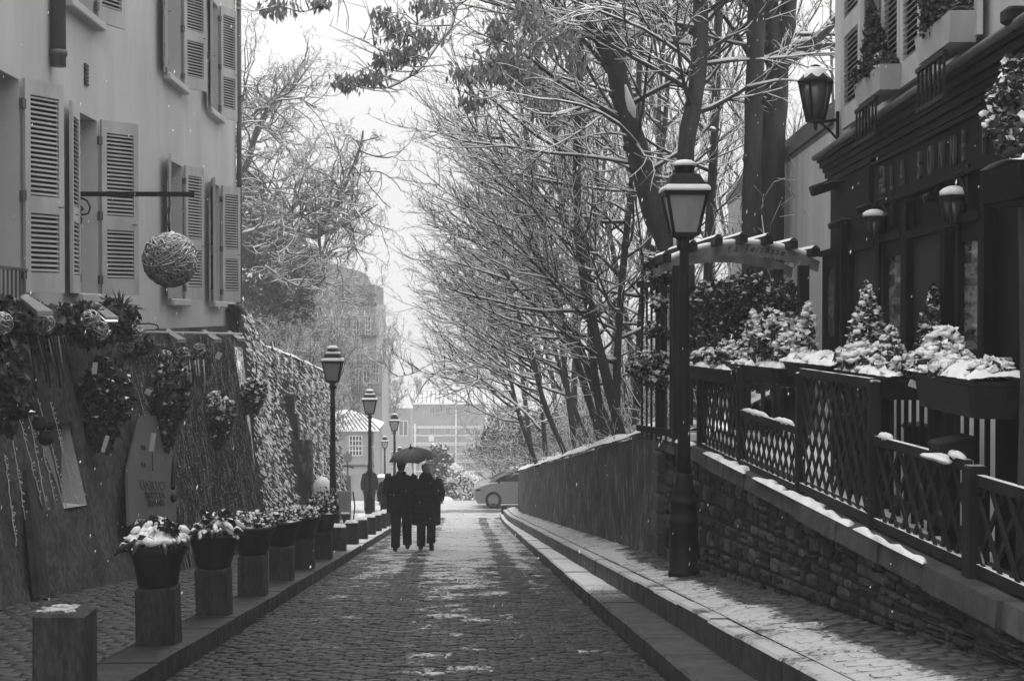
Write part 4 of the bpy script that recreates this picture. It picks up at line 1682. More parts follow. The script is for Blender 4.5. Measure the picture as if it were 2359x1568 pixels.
def person(loc, rz, H, label, coat, trouser, hair, coat_len, legs, arms, hood=False, lean=0.0, group=None, hat=None, hair_long=False, wide=1.0):
    """seen from behind; local +y is the walking direction. legs: ((yfoot_l, lift_l),(yfoot_r, lift_r)); arms: ((elbow),(wrist)) for left and right"""
    t = thing('person', label, 'person', loc, rz, group)
    k = H / 1.75
    def V(x, y, z): return (x * k, y * k, z * k)
    (yl, ll), (yr, lr_) = legs
    J = {
        'hip': (V(0, 0, .95), .13 * k), 'waist': (V(0, .0, 1.10), .125 * k), 'chest': (V(0, .01 + lean, 1.30), (.155 * k, .12 * k)), 'neckb': (V(0, .01 + lean, 1.45), .085 * k),
        'neck': (V(0, .02 + lean, 1.52), .052 * k), 'jaw': (V(0, .05 + lean, 1.575), (.062 * k, .070 * k)), 'head': (V(0, .035 + lean, 1.65), (.078 * k, .095 * k)), 'crown': (V(0, .03 + lean, 1.715), .055 * k),
        'nose': (V(0, .135 + lean, 1.625), .014 * k),
        'hl': (V(-.10, 0, .90), .088 * k), 'kl': (V(-.105, yl * .45 + .05, .50 + ll * .4), .062 * k), 'al': (V(-.11, yl, .10 + ll), .045 * k), 'tl': (V(-.125, yl + (.13 if ll < .05 else .05), .04 + ll * (1 if ll < .05 else .35)), .036 * k),
        'hr': (V(.10, 0, .90), .088 * k), 'kr': (V(.105, yr * .45 + .05, .50 + lr_ * .4), .062 * k), 'ar': (V(.11, yr, .10 + lr_), .045 * k), 'tr': (V(.125, yr + (.13 if lr_ < .05 else .05), .04 + lr_ * (1 if lr_ < .05 else .35)), .036 * k),
        'sl': (V(-.185 * wide, lean, 1.41), .062 * k), 'sr': (V(.185 * wide, lean, 1.41), .062 * k),
    }
    E = [('hip', 'waist'), ('waist', 'chest'), ('chest', 'neckb'), ('neckb', 'neck'), ('neck', 'jaw'), ('jaw', 'head'), ('head', 'crown'), ('jaw', 'nose'),
         ('hip', 'hl'), ('hl', 'kl'), ('kl', 'al'), ('al', 'tl'), ('hip', 'hr'), ('hr', 'kr'), ('kr', 'ar'), ('ar', 'tr'), ('chest', 'sl'), ('chest', 'sr')]
    for s, nm in ((0, 'l'), (1, 'r')):
        e, wv = arms[s]
        J['e' + nm] = (V(*e), .046 * k)
        J['w' + nm] = (V(*wv), .030 * k)
        dv = (Vector(wv) - Vector(e)).normalized()
        J['p' + nm] = (V(*(Vector(wv) + dv * .07)), (.036 * k, .018 * k))
        E += [('s' + nm, 'e' + nm), ('e' + nm, 'w' + nm), ('w' + nm, 'p' + nm)]
        sd = Vector((1, 0, 0)) if abs(dv.x) < .8 else Vector((0, 1, 0))
        for f in range(4):
            off = sd * (f - 1.5) * .017
            cur = Vector((0, -.02 if f else -.015, 0))
            a = Vector(wv) + dv * .10 + off
            J['f%d%s' % (f, nm)] = (V(*a), .009 * k)
            J['g%d%s' % (f, nm)] = (V(*(a + dv * (.05 - .006 * abs(f - 1.3)) + cur)), .007 * k)
            E += [('p' + nm, 'f%d%s' % (f, nm)), ('f%d%s' % (f, nm), 'g%d%s' % (f, nm))]
        th = Vector(wv) + dv * .05 + sd * (.05 if s == 0 else -.05)
        J['th' + nm] = (V(*th), .010 * k)
        J['ti' + nm] = (V(*(th + dv * .035)), .008 * k)
        E += [('p' + nm, 'th' + nm), ('th' + nm, 'ti' + nm)]
    skin_body('body', J, E, M['skin'], t, 'hip')
    # trousers
    mb = MB()
    for sx, (yf, lf) in ((-1, legs[0]), (1, legs[1])):
        rings = []
        for f, rx, ry in ((0, .115, .13), (.25, .110, .115), (.5, .094, .10), (.75, .090, .095), (1, .088, .095)):
            if f < .5:
                c = Vector((sx * .10, 0, .93)).lerp(Vector((sx * .105, yf * .45 + .05, .50 + lf * .4)), f * 2)
            else:
                c = Vector((sx * .105, yf * .45 + .05, .50 + lf * .4)).lerp(Vector((sx * .11, yf, .085 + lf)), f * 2 - 1)
            rings.append([V(*q) for q in oval(c, rx, ry, 12)])
        mb.loft(rings)
    mb.build('trousers', trouser, t)
    for sx, (yf, lf) in ((-1, legs[0]), (1, legs[1])):
        mb = MB()
        tilt = -.75 if lf > .05 else 0
        rings = []
        for yy, rx, rz_, zz in ((-.075, .03, .03, .045), (-.05, .048, .055, .058), (.02, .048, .055, .06), (.10, .052, .04, .042), (.17, .045, .028, .032), (.205, .02, .015, .022)):
            ring = []
            for j in range(10):
                a = 2 * PI * j / 10
                x, z = rx * math.cos(a), zz + rz_ * math.sin(a)
                y2 = yy * math.cos(tilt) - (z - .06) * math.sin(tilt) * .5
                z2 = max(z, .006) + yy * math.sin(tilt)
                ring.append(V(sx * .115 + x, yf + y2, z2 + lf))
            rings.append(ring)
        mb.loft(rings)
        mb.build('shoe', M['leather'], t)
    # coat: torso loft + sleeves in one mesh
    mb = MB()
    zb = coat_len
    prof = [(zb, .215 * wide, .165), (zb + .03, .225 * wide, .175), (.80, .225 * wide, .170), (.95, .225 * wide, .165), (1.10, .215 * wide, .155), (1.25, .225 * wide, .155), (1.36, .215 * wide, .135), (1.43, .165 * wide, .11), (1.47, .10, .09), (1.52, .085, .085)]
    prof = [q for q in prof if q[0] >= zb]
    rings = []
    for z, rx, ry in prof:
        rings.append([V(*q) for q in oval((0, lean * max(0, (z - .9) / .5), z), rx, ry, 18)])
    mb.loft(rings)
    for s, sx in ((0, -1), (1, 1)):
        e, wv = Vector(arms[s][0]), Vector(arms[s][1])
        sh = Vector((sx * .185 * wide, lean, 1.40))
        mb.tube([V(*(sh + Vector((-sx * .05, 0, .02)))), V(*sh), V(*(sh.lerp(e, .5))), V(*e), V(*(e.lerp(wv, .5))), V(*(e.lerp(wv, .95)))], [.085 * k, .088 * k, .075 * k, .068 * k, .058 * k, .052 * k], 12)
    if hood:
        mb.loft([[V(*q) for q in oval((0, -.03 + lean, z), rx, ry, 14)] for z, rx, ry in ((1.42, .14, .12), (1.48, .145, .125), (1.53, .12, .105), (1.57, .09, .09))])
    mb.build('coat', coat, t)
    # hair
    mb = MB()
    rings = []
    top = 1.755
    for z, r in ((1.565 if not hair_long else 1.50, .072), (1.61, .092), (1.66, .102), (1.71, .090), (1.745, .055), (top, .015)):
        rings.append([V(*q) for q in oval((0, .005 + lean, z), r * .86, r, 14)])
    mb.loft(rings)
    mb.build('hair', hair, t)
    if hat:
        mb = MB()
        mb.loft([[V(*q) for q in oval((0, .02 + lean, z), r * .9, r, 14)] for z, r in ((1.66, .112), (1.70, .118), (1.755, .10), (1.79, .05))])
        mb.build('hat', hat, t)
    return t


YP = 29.2
def ground_at(px, Y): 
    return Vector(((px - 1065) / FL * Y, Y, G(Y) + .012))
man = person(ground_at(924, YP), .02, 1.80, 'person in dark coat and trousers walking under the black umbrella, left of the pair', M['cloth_dark'], M['cloth_dark'], M['hair_dark'], .74,
             ((-.10, 0), (.20, 0)), (((-.30, -.02, 1.12), (-.20, .16, 1.0)), ((.26, .06, 1.16), (.16, .22, 1.30))), False, .0, 'couple sharing an umbrella', wide=1.26)
wom = person(ground_at(981, YP), -.05, 1.72, 'person in long quilted coat with raised rear foot, right of the pair under the umbrella', M['cloth_mid'], M['cloth_dark'], M['hair_grey'], .52,
             ((.10, 0), (-.16, .10)), (((-.26, .05, 1.14), (-.17, .2, 1.25)), ((.32, .02, 1.16), (.30, .20, 1.0))), True, .0, 'couple sharing an umbrella', wide=1.30)
mb = MB()
for z in (.66, .78, .90, 1.02, 1.14, 1.26):
    mb.lathe([(.262, -.012), (.268, 0), (.262, .012)], (0, 0, z), 20, sy=.76, sx=1.0)
mb.build('quilting', M['cloth_mid'], wom)

# black umbrella
hub = at(946, 1031, YP - .05)
um = thing('umbrella', 'open black umbrella tilted over the walking couple', 'umbrella', hub)
um.rotation_euler = (R(6), R(-7), .3)
def canopy(radius, depth, nseg=8, sag=.05):
    mb = MB()
    us = np.linspace(0, 1, 9)
    V, F = [], []
    n = nseg * 4
    for u in us:
        for j in range(n):
            a = 2 * PI * j / n
            fr = (j % 4) / 4.0
            sc = math.sin(PI * fr)
            r = radius * math.sin(u * 1.25) / math.sin(1.25) * (1 - .10 * sc * u)
            z = -depth * (1 - math.cos(u * 1.35)) / (1 - math.cos(1.35)) - sag * sc * u * (1 - u) * .6 + .03 * sc * u ** 4
            V.append((r * math.cos(a), r * math.sin(a), z))
    for i in range(len(us) - 1):
        for j in range(n):
            F.append((i * n + j, i * n + (j + 1) % n, (i + 1) * n + (j + 1) % n, (i + 1) * n + j))
    mb.add(V, F, 0, True)
    return mb
canopy(.47, .23, 8, .16).build('canopy', M['umbrella'], um)
mb = MB()
mb.tube([(0, 0, .07), (0, 0, -.82)], .008, 7)
mb.tube([(0, 0, -.72), (0, 0, -.84)], .016, 7)
mb.build('shaft', M['steel'], um)
mb = MB()
for j in range(8):
    a = 2 * PI * j / 8
    d = Vector((math.cos(a), math.sin(a), 0))
    mb.tube([d * .47 + Vector((0, 0, -.235)), d * .25 + Vector((0, 0, -.105)), Vector((0, 0, -.01))], .004, 4)
    mb.tube([d * .24 + Vector((0, 0, -.11)), Vector((0, 0, -.33))], .003, 4)
mb.build('ribs', M['steel'], um)
mb = MB()
mb.lathe([(.05, -.01), (.035, .015), (.012, .03), (.010, .075), (.004, .08)], (0, 0, 0), 10)
mb.build('tip', M['iron'], um)

# other walkers
person(Vector(((851 - 1065) / FL * 53.5, 53.5, G(53.5) + .15)), .1, 1.72, 'lone distant person in dark clothes walking behind the second street lamp', M['cloth_dark'], M['cloth_dark'], M['hair_dark'], .70,
       ((.1, 0), (-.1, .02)), (((-.27, 0, 1.1), (-.26, .1, .86)), ((.27, 0, 1.1), (.26, .08, .86))), True)
person(Vector(((892 - 1065) / FL * 44, 44, G(44) + .02)), -.1, 1.66, 'person in dark coat half hidden in front of the left walker of the pair', M['cloth_dark'], M['cloth_dark'], M['hair_dark'], .55,
       ((.08, 0), (-.1, .02)), (((-.27, 0, 1.1), (-.26, .1, .86)), ((.27, 0, 1.1), (.26, .08, .86))), True)
Yw = 69.0
pw = at(1028, 1143, Yw)
fp = person((pw.x, Yw, pw.z - 1.92), 0, 1.7, 'far off person below the crest carrying a white umbrella', M['cloth_dark'], M['cloth_dark'], M['hair_dark'], .6,
       ((.1, 0), (-.1, .02)), (((-.27, 0, 1.1), (-.16, .2, 1.2)), ((.25, .06, 1.14), (.1, .2, 1.3))), True)
wu = thing('umbrella', 'white umbrella held by the far off walker below the crest', 'umbrella', (pw.x, Yw, pw.z))
canopy(.40, .28).build('canopy', M['umbrella_white'], wu)
mb = MB()
mb.tube([(0, 0, .06), (0, 0, -.75)], .01, 6)
mb.build('shaft', M['steel'], wu)

# ------------------------------------------------------------------ notice board, snowy crate and signs by the kerb
Y = 41.0
q = at(793, 1156, Y)
t = thing('notice_board', 'pale notice board on a low dark stand with snow along its top', 'notice board', q)
mb = MB(); k = Y / FL
mb.bevbox((0, 0, 0), (31 * k, .05, 52 * k), .01); mb.build('board', M['grey_box'], t)
mb = MB(); mb.box((0, 0, -36 * k), (27 * k, .3, 20 * k)); mb.build('stand', M['wood_dark'], t)
mb = MB(); mb.blob((0, 0, -26 * k), 14 * k, 3, 8, flat=.25, sy=.8); mb.build('snow', M['snow'], t)
mb = MB(); mb.tube([(20 * k, 0, 24 * k), (24 * k, 0, -10 * k), (21 * k, -.1, -44 * k)], .02, 5); mb.build('leg', M['iron'], t)
Y = 45.0
q = at(784, 1222, Y)
for px, py, w_, h_, Y, lab in ((836, 1190, 28, 10, 50.5, 'low dark crate with snow on its lid beside the lone walker'), (879, 1098, 22, 8, 60.0, 'pale boxy hut roof with snow behind the umbrella couple')):
    q = at(px, py, Y); k = Y / FL
    t = thing('street_box', lab, 'box', q)
    mb = MB(); hh = q.z - G(Y) - .1
    mb.bevbox((0, 0, -hh / 2), (w_ * k, .5, hh), .02); mb.build('body', M['wood_dark'] if px < 850 else M['grey_box'], t)
    mb = MB(); mb.grid(lambda a, b: ((a - .5) * w_ * k * 1.02, (b - .5) * .54, .005 + .09 * min(1, 6 * min(a, 1 - a, b, 1 - b)) ** .5), [i / 6 for i in range(7)], [i / 6 for i in range(7)])
    mb.build('snow', M['snow'], t)
# round sign
Y = 46.0
q = at(800, 1054, Y)
t = thing('round_sign', 'round grey traffic sign on a thin post by the ivy wall end', 'sign', q)
mb = MB()
n = 20
ring = [Vector((11.5 * Y / FL * math.cos(2 * PI * j / n), 0, 11.5 * Y / FL * math.sin(2 * PI * j / n))) for j in range(n)]
mb.prism(ring, (0, .02, 0)); mb.build('disc', M['grey_box'], t)
mb = MB(); mb.tube([(0, .04, .2), (0, .04, G(Y) + .1 - q.z)], .03, 8); mb.build('post', M['zinc'], t)
mb = MB()
mb.tube([at(775, 1082, Y) - q, at(790, 1072, Y) - q, at(803, 1073, Y) - q, at(815, 1078, Y) - q], .02, 5)
mb.build('arrow_bar', M['iron'], t)
# snow laden rounded shrub behind the pots
Y = 33.5
q = at(742, 1126, Y)
t = thing('snowy_shrub', 'rounded shrub wholly capped with smooth snow left of the first street lamp', 'shrub', q)
mb = MB(); leaf_cloud(mb, (0, 0, -.35), .22, .22, .5, 700, .07, seed=9); mb.build('foliage', M['leaf'], t)
mb = MB(); mb.blob((0, 0, .02), .24, 8, 10, flat=1.15, amp=.08); mb.build('snow', M['snow'], t)
# stub post at the end of the right pavement
Y = 52.6
q = at(1160, 1180, Y)
mb = MB(); mb.bevbox((0, 0, .0), (.19, .19, .44), .02)
o = mb.build('stub_post', M['stone_bollard'], None); o.location = q + Vector((0, 0, .02))
tag(o, 'short dark stub post at the far end of the right kerbs', 'bollard')

# ------------------------------------------------------------------ silver car
YC = 58.6
kc = YC / FL
z0 = G(YC) + .0
xf = at(1090, 1163, YC).x
car = thing('parked_car', 'silver hatchback standing nose left across the foot of the street', 'car', (xf, YC, z0))
car.scale = (1.0, 1.0, 1.07)
prof_low = [(.02, .38), (.0, .55), (.03, .74), (.22, .86), (.55, .95), (.75, .98), (4.0, 1.02), (4.15, .95), (4.2, .6), (4.15, .35), (3.95, .22), (.15, .20)]
mb = MB()
W2 = .86
def ring_at(y, ins):
    return [(x + (ins if x < 2 else -ins) * .5, y, z - (ins * .35 if z > .6 else 0)) for x, z in prof_low]
rings = [ring_at(-W2 + .00, .10), ring_at(-W2 + .06, .03), ring_at(-W2 + .2, 0), ring_at(W2 - .2, 0), ring_at(W2 - .06, .03), ring_at(W2, .10)]
mb.loft(rings, 0, False)
# roof and pillars
prof_top = [(.62, .94), (1.30, 1.29), (1.80, 1.43), (2.6, 1.49), (3.3, 1.46), (3.8, 1.30), (4.1, .97)]
def top_ring(y, ins):
    return [(x + (ins if x < 2.6 else -ins) * .6, y, z - ins * .4) for x, z in prof_top]
for sgn in (-1, 1):
    for (a, b) in ((0, 1), (1, 2), (2, 3), (3, 4), (4, 5), (5, 6)):
        pa_, pb_ = prof_top[a], prof_top[b]
        mb.bar((pa_[0], sgn * .64, pa_[1]), (pb_[0], sgn * .64, pb_[1]), .10, .07)
    mb.bar((2.35, sgn * .70, .98), (2.35, sgn * .62, 1.46), .09, .06)
mb.loft([[(1.30, -.60, 1.29), (1.30, .60, 1.29), (1.30, .60, 1.26), (1.30, -.60, 1.26)], [(1.80, -.62, 1.435), (1.80, .62, 1.435), (1.80, .62, 1.40), (1.80, -.62, 1.40)], [(2.6, -.63, 1.49), (2.6, .63, 1.49), (2.6, .63, 1.455), (2.6, -.63, 1.455)], [(3.3, -.62, 1.46), (3.3, .62, 1.46), (3.3, .62, 1.42), (3.3, -.62, 1.42)], [(3.85, -.6, 1.28), (3.85, .6, 1.28), (3.85, .6, 1.24), (3.85, -.6, 1.24)]], 0, False)
mb.build('body', M['car_paint'], car)
mb = MB()
gp = [(.66, .96), (1.29, 1.27), (1.80, 1.41), (2.6, 1.46), (3.3, 1.43), (3.8, 1.26), (4.05, .99)]
mb.prism([(x, -.63, z) for x, z in gp], (0, 1.26, 0))
mb.build('windows', M['dark_glass'], car)
for xw_ in (.78, 3.42):
    for sgn in (-1, 1):
        mb = MB()
        ang = [2 * PI * j / 24 for j in range(24)]
        def wr(r, y): return [(xw_ + r * math.cos(a), sgn * y, .33 + r * math.sin(a)) for a in ang]
        mb.loft([wr(.23, .68), wr(.31, .68), wr(.33, .72), wr(.33, .84), wr(.31, .875), wr(.225, .875), wr(.22, .80)], 0, False, False)
        wh = mb.build('tyre', M['tyre'], car)
        mb = MB()
        for j in range(5):
            a = 2 * PI * j / 5 + .3
            mb.bar((xw_, sgn * .84, .33), (xw_ + .22 * math.cos(a), sgn * .85, .33 + .22 * math.sin(a)), .02, .06)
        mb.loft([wr(.225, .83), wr(.225, .86), wr(.205, .86), wr(.205, .83)], 0, False, False)
        mb.loft([wr(.22, .78), wr(.22, .79)], 1, False)
        mb.build('rim', [M['alloy'], M['tyre']], wh)
mb = MB()
mb.bevbox((.16, -.78, .70), (.3, .16, .12), .03); mb.build('headlight', M['glass_lamp'], car)
mb = MB()
mb.bevbox((1.0, -.92, 1.02), (.10, .18, .13), .03); mb.build('mirror', M['tyre'], car)
mb = MB()
for x, z in ((2.1, .84), (3.1, .86)):
    mb.box((x, -.872, z), (.16, .02, .03))
mb.build('door_handle', M['tyre'], car)
mb = MB()
mb.grid(lambda a, b: (1.45 + 2.3 * a, (b - .5) * 1.14, (1.33 + .185 * math.sin(PI * min(1, a * .9 + .12)) ** .8) + .03 * math.sin(9 * a + 4 * b) * .3), [i / 10 for i in range(11)], [i / 6 for i in range(7)])
mb.build('snow', M['snow'], car)
mb = MB()
mb.box((2.3, -.84, .21), (2.6, .05, .05)); mb.build('sill', M['alloy'], car)
# ------------------------------------------------------------------ RIGHT: restaurant front, annex
def fx(Y, off=0.0):        # x of the shop front plane (off: toward the street)
    return 2.65 + .078 * Y - off
FT = Vector((.078, 1, 0)).normalized()      # along the front, down the street
FN = Vector((-1, .078, 0)).normalized()     # toward the street
def yof(px, off=0.0): return FL * (2.65 - off) / (px - 1330)
def fp_(Y, z, off=0.0):
    return Vector((fx(Y), Y, z)) + FN * off
SHY0, SHY1 = 4.0, 15.35
rest = thing('restaurant', 'dark fronted restaurant with carved sign board and pale shuttered upper floor', 'restaurant', (fx(10), 10, -1.4))
RO = Vector((fx(10), 10, -1.4))
def rbuild(mb, name, mat, parent=None):
    mb._flush()
    mb.v = [v - np.asarray(tuple(RO)) for v in mb.v]
    return mb.build(name, mat, parent or rest)
FROT = Matrix((( -FN.x * -1, FT.x, 0), (FN.y, FT.y, 0), (0, 0, 1)))
FROT = Matrix(((-FN.x, FT.x, 0), (-FN.y, FT.y, 0), (0, 0, 1)))      # local x into the wall, y along the front
def fbox(mb, y0, y1, z0, z1, d0, d1, m=0):
    """box on the front between y0..y1, z0..z1, from d0 (behind) to d1 (proud) of the plane"""
    a = fp_((y0 + y1) / 2, (z0 + z1) / 2, (d0 + d1) / 2)
    mb.box(a, (d1 - d0, (y1 - y0) / FT.y, z1 - z0), rot=FROT, m=m)

# upper floor: wall pieces round the two windows
Zs, Ztp = 1.66, 6.2
RW = [(yof(2040) + .02, yof(1990) - .02, 1.92, 4.3), (yof(2210) + .02, yof(2130) - .02, 1.92, 4.3), (yof(2345) - .8, yof(2345), 1.92, 4.3)]
mb = MB()
ys_ = SHY0
for (a, b, s0, h0) in sorted(RW):
    if a > ys_: fbox(mb, ys_, a, Zs, Ztp, -.3, 0)
    fbox(mb, a, b, Zs, s0, -.3, 0)
    fbox(mb, a, b, h0, Ztp, -.3, 0)
    ys_ = b
fbox(mb, ys_, SHY1 - .25, Zs, Ztp, -.3, 0)
fbox(mb, SHY0, SHY1 - .25, Zs, Ztp, -1.6, -1.5)
fbox(mb, SHY1 - .5, SHY1 - .25, Zs, Ztp, -4.5, -.31)
rbuild(mb, 'upper_wall', M['plaster_white'])
for (a, b, s0, h0) in RW:
    mb = MB()
    for y in (a + .03, (a + b) / 2, b - .03):
        fbox(mb, y - .03, y + .03, s0, h0, -.2, -.15)
    for z in (s0 + .05, s0 + .8, s0 + 1.6, h0 - .05):
        fbox(mb, a, b, z - .025, z + .025, -.2, -.155)
    wi = rbuild(mb, 'window', M['frame_paint'])
    mb = MB(); fbox(mb, a, b, s0, h0, -.23, -.21); rbuild(mb, 'pane', M['curtain'], wi)
SHR = shutter_mb(.6, 2.3)
_ = SHR.build('shutter', [M['shutter_right'], M['wood_dark']])
shr_mesh = _.data
bpy.data.objects.remove(_)
for (pa_, pb_) in ((1990, 1946), (2082, 2040), (2131, 2084), (2266, 2212)):
    y0, y1 = yof(pa_, .07), yof(pb_, .07)
    o = bpy.data.objects.new('shutter', shr_mesh)
    COL.objects.link(o); o.parent = rest
    q = fp_(y0, 1.80, .07)
    o.location = q - RO
    o.rotation_euler = (0, 0, math.atan2(FT.y, FT.x))
    o.scale = ((y1 - y0) / FT.y / .6, -1, 1)
# ground floor
mb = MB()
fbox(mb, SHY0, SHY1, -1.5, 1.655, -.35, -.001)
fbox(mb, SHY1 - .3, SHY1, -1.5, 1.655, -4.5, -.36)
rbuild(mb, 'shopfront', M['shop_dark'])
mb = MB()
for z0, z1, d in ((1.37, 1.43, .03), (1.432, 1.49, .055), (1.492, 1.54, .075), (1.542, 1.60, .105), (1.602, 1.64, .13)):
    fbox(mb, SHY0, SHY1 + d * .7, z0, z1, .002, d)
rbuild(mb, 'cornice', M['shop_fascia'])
mb = MB()
fbox(mb, SHY0, SHY1 + .12, 1.642, 1.68, .02, .12)
mb.tube([fp_(SHY1 + .18, 1.665, .14), fp_(SHY0, 1.665, .14)], .032, 10)
rbuild(mb, 'gutter', M['zinc'])
# sign board with raised frame and lettering
ysa, ysb = 5.5, yof(2022)
mb = MB()
fbox(mb, ysa, ysb, .98, 1.31, .002, .025)
fbox(mb, ysa, ysb + .03, 1.312, 1.345, .002, .06)
fbox(mb, ysa, ysb + .03, .945, .978, .002, .06)
fbox(mb, ysb, ysb + .03, .979, 1.311, .002, .06)
sg = rbuild(mb, 'sign_board', M['shop_fascia'])
M['letter_raised'] = mk('raised_letter_paint', .06, .04, 6, rough=.45)
# letters placed at the pictured stops
word = "LA BONNE FR"
stops = {0: 2072, 1: 2096, 3: 2137, 4: 2163, 5: 2190, 6: 2217, 7: 2243, 9: 2292, 10: 2322}
for i, chh in enumerate(word):
    if chh == ' ': continue
    Yc = yof(stops[i])
    q = fp_(Yc, 1.045, .03)
    text_obj('letter', chh, .30, q - RO, -FT, (0, 0, 1), M['letter_raised'], sg, extrude=.018, sx=.55)
# curled emblem left of the words
mb = MB()
for k in range(9):
    a = fp_(yof(2050) + rd.uniform(-.07, .07), 1.15 + rd.uniform(-.11, .11), .03)
    mb.blob(a, .035, k, 8, amp=.2)
mb.tube([fp_(yof(2052), 1.03, .03), fp_(yof(2052), 1.27, .03)], .014, 6)
rbuild(mb, 'emblem', M['letter_raised'], sg)
# pilasters, windows, recessed panels
def shopwin(pa_, pb_, z1=.62, z0=-.9, pane=(.5, -.22)):
    y0, y1 = yof(pb_), yof(pa_)
    mb = MB()
    fbox(mb, y0, y0 + .07, z0, z1, .002, .06)
    fbox(mb, y1 - .07, y1, z0, z1, .002, .06)
    fbox(mb, y0 - .03, y1 + .03, z1, z1 + .06, .002, .09)
    fbox(mb, y0 + .071, y1 - .071, pane[0], z1 - .001, .002, .04)
    fbox(mb, y0 + .071, y1 - .071, z0, pane[1], .002, .04)
    w_ = rbuild(mb, 'shop_window', M['shop_fascia'])
    mb = MB()
    fbox(mb, y0 + .072, y1 - .072, pane[1], pane[0], .002, .012)
    rbuild(mb, 'pane', M['pane_painted_glints'], w_)
M['pane_painted_glints'] = mk('painted_reflection_pane', .22, .015, 4, (1, 1, 4), rough=.08, spec=.9, bump=.05, bscale=3)  # pale streaks in the colour are painted reflections on the glossy pane
shopwin(1912, 1944)
shopwin(2054, 2104)
shopwin(2230, 2292)
for pa_, pb_ in ((1978, 2042), (2118, 2196)):
    y0, y1 = yof(pb_), yof(pa_)
    mb = MB()
    fbox(mb, y0, y1, -1.1, .60, .002, .02)
    rbuild(mb, 'panel', M['shop_panel'])
    mb = MB()
    fbox(mb, y1, y1 + .06, -1.1, .66, .002, .07)
    fbox(mb, y0 - .06, y0, -1.1, .66, .002, .07)
    fbox(mb, y0, y1, .602, .66, .002, .07)
    rbuild(mb, 'panel_frame', M['shop_dark'])
for pp in (1960, 2047, 2112, 2205, 2300):
    mb = MB()
    y = yof(pp)
    fbox(mb, y - .06, y + .06, -1.3, .9, .002, .075)
    rbuild(mb, 'pilaster', M['shop_dark'])
for pp in (2035, 2300):
    mb = MB()
    y = yof(pp)
    fbox(mb, y - .07, y + .07, 1.30 + .046, 1.369, .002, .10)
    rbuild(mb, 'bracket', M['shop_dark'])

# annex: white wall beyond, set back, with a dark flat eave
an = thing('annex_building', 'plain white annex with dark sloping eave line behind the big double tree', 'building', (fx(22) + .35, 22, -1.4))
AO = Vector((fx(22) + .35, 22, -1.4))
mb = MB()
def apt(Y, z, off=0.0): return Vector((fx(Y) + .35, Y, z)) + FN * off - AO
for (y0, y1) in ((SHY1 - .29, 29.2),):
    mb.box((apt(y0, 0) + apt(y1, 0)) / 2 + Vector((.15, 0, -.62)), (.3, (y1 - y0) / FT.y, 5.6), rot=FROT)
mb.box(apt(29.1, -.6) + Vector((2.1, 0, 0)), (3.9, .3, 5.5), rot=FROT)
mb.build('wall', M['annex_plaster'], an)
mb = MB()
y0, y1 = SHY1 - .2, 29.4
c = (apt(y0, 2.2) + apt(y1, 2.2)) / 2
mb.box(c + FROT @ Vector((.3 + 1.3, 0, .0)), (3.2, (y1 - y0) / FT.y, .1), rot=FROT)
mb.box(c + FROT @ Vector((.12, 0, .13)), (.3, (y1 - y0) / FT.y, .14), rot=FROT)
mb.box(c + FROT @ Vector((.3, 0, .30)), (.4, (y1 - y0) / FT.y, .2), rot=FROT)
mb.build('eave', M['slate'], an)

# window boxes with little trees
def window_box(Ya, Yb, z, label, conifer):
    q = fp_((Ya + Yb) / 2, z, .16)
    t = thing('window_box', label, 'window box', q, math.atan2(-FN.y, -FN.x))
    L = (Yb - Ya)
    mb = MB()
    mb.box((0, 0, -.09), (.17, L, .19), taper=1.16)
    mb.build('trough', M['frame_paint'], t)
    mb = MB()
    for k in range(7):
        y = -L * .42 + L * .84 * k / 6
        mb.bar((-.10, y, -.24), (-.10, y, -.52), .016)
    mb.bar((-.10, -L * .46, -.24), (-.10, L * .46, -.24), .03)
    mb.bar((-.10, -L * .46, -.52), (-.10, L * .46, -.52), .03)
    mb.build('iron_rail', M['iron'], t)
    mb = MB()
    for k in range(8):
        leaf_cloud(mb, (rd.uniform(-.08, .08), -L * .45 + L * .9 * k / 7, .05), .11, .12, .08, 60, .05, seed=k, msnow=1, snowshare=.12)
    mb.build('trailing_plants', [M['leaf'], M['snow']], t)
    mb = MB()
    for (x, y, h, r, lean) in conifer:
        for j in range(14):
            f = j / 13
            leaf_cloud(mb, (x, y + lean * f, .02 + h * f), r * (1 - f) ** .75 + .015, r * (1 - f) ** .75 + .015, h / 11, int(90 * (1 - f) + 24), .045, seed=j + int(h * 40), shell=.7, droop=-.6)
    mb.build('conifer', M['leaf'], t)
    mb = MB()
    mb.grid(lambda a, b: ((a - .5) * .19 - .0, (b - .5) * L * 1.02, .018 + .03 * math.sin(PI * a)), [0, .25, .5, .75, 1], [i / 10 for i in range(11)])
    mb.build('snow', M['snow'], t)
    return t
window_box(yof(2046, .2), yof(1986, .2) - .1, 1.98, 'pale window box with a leaning cone shaped conifer over the shop cornice', [(-.02, -.05, .62, .12, .26)])
window_box(yof(2212, .2), yof(2130, .2) - .1, 1.95, 'pale window box with thick upright conifer, nearest one over the sign board', [(0, .10, .75, .17, .02), (0, -.2, .5, .12, .0)])

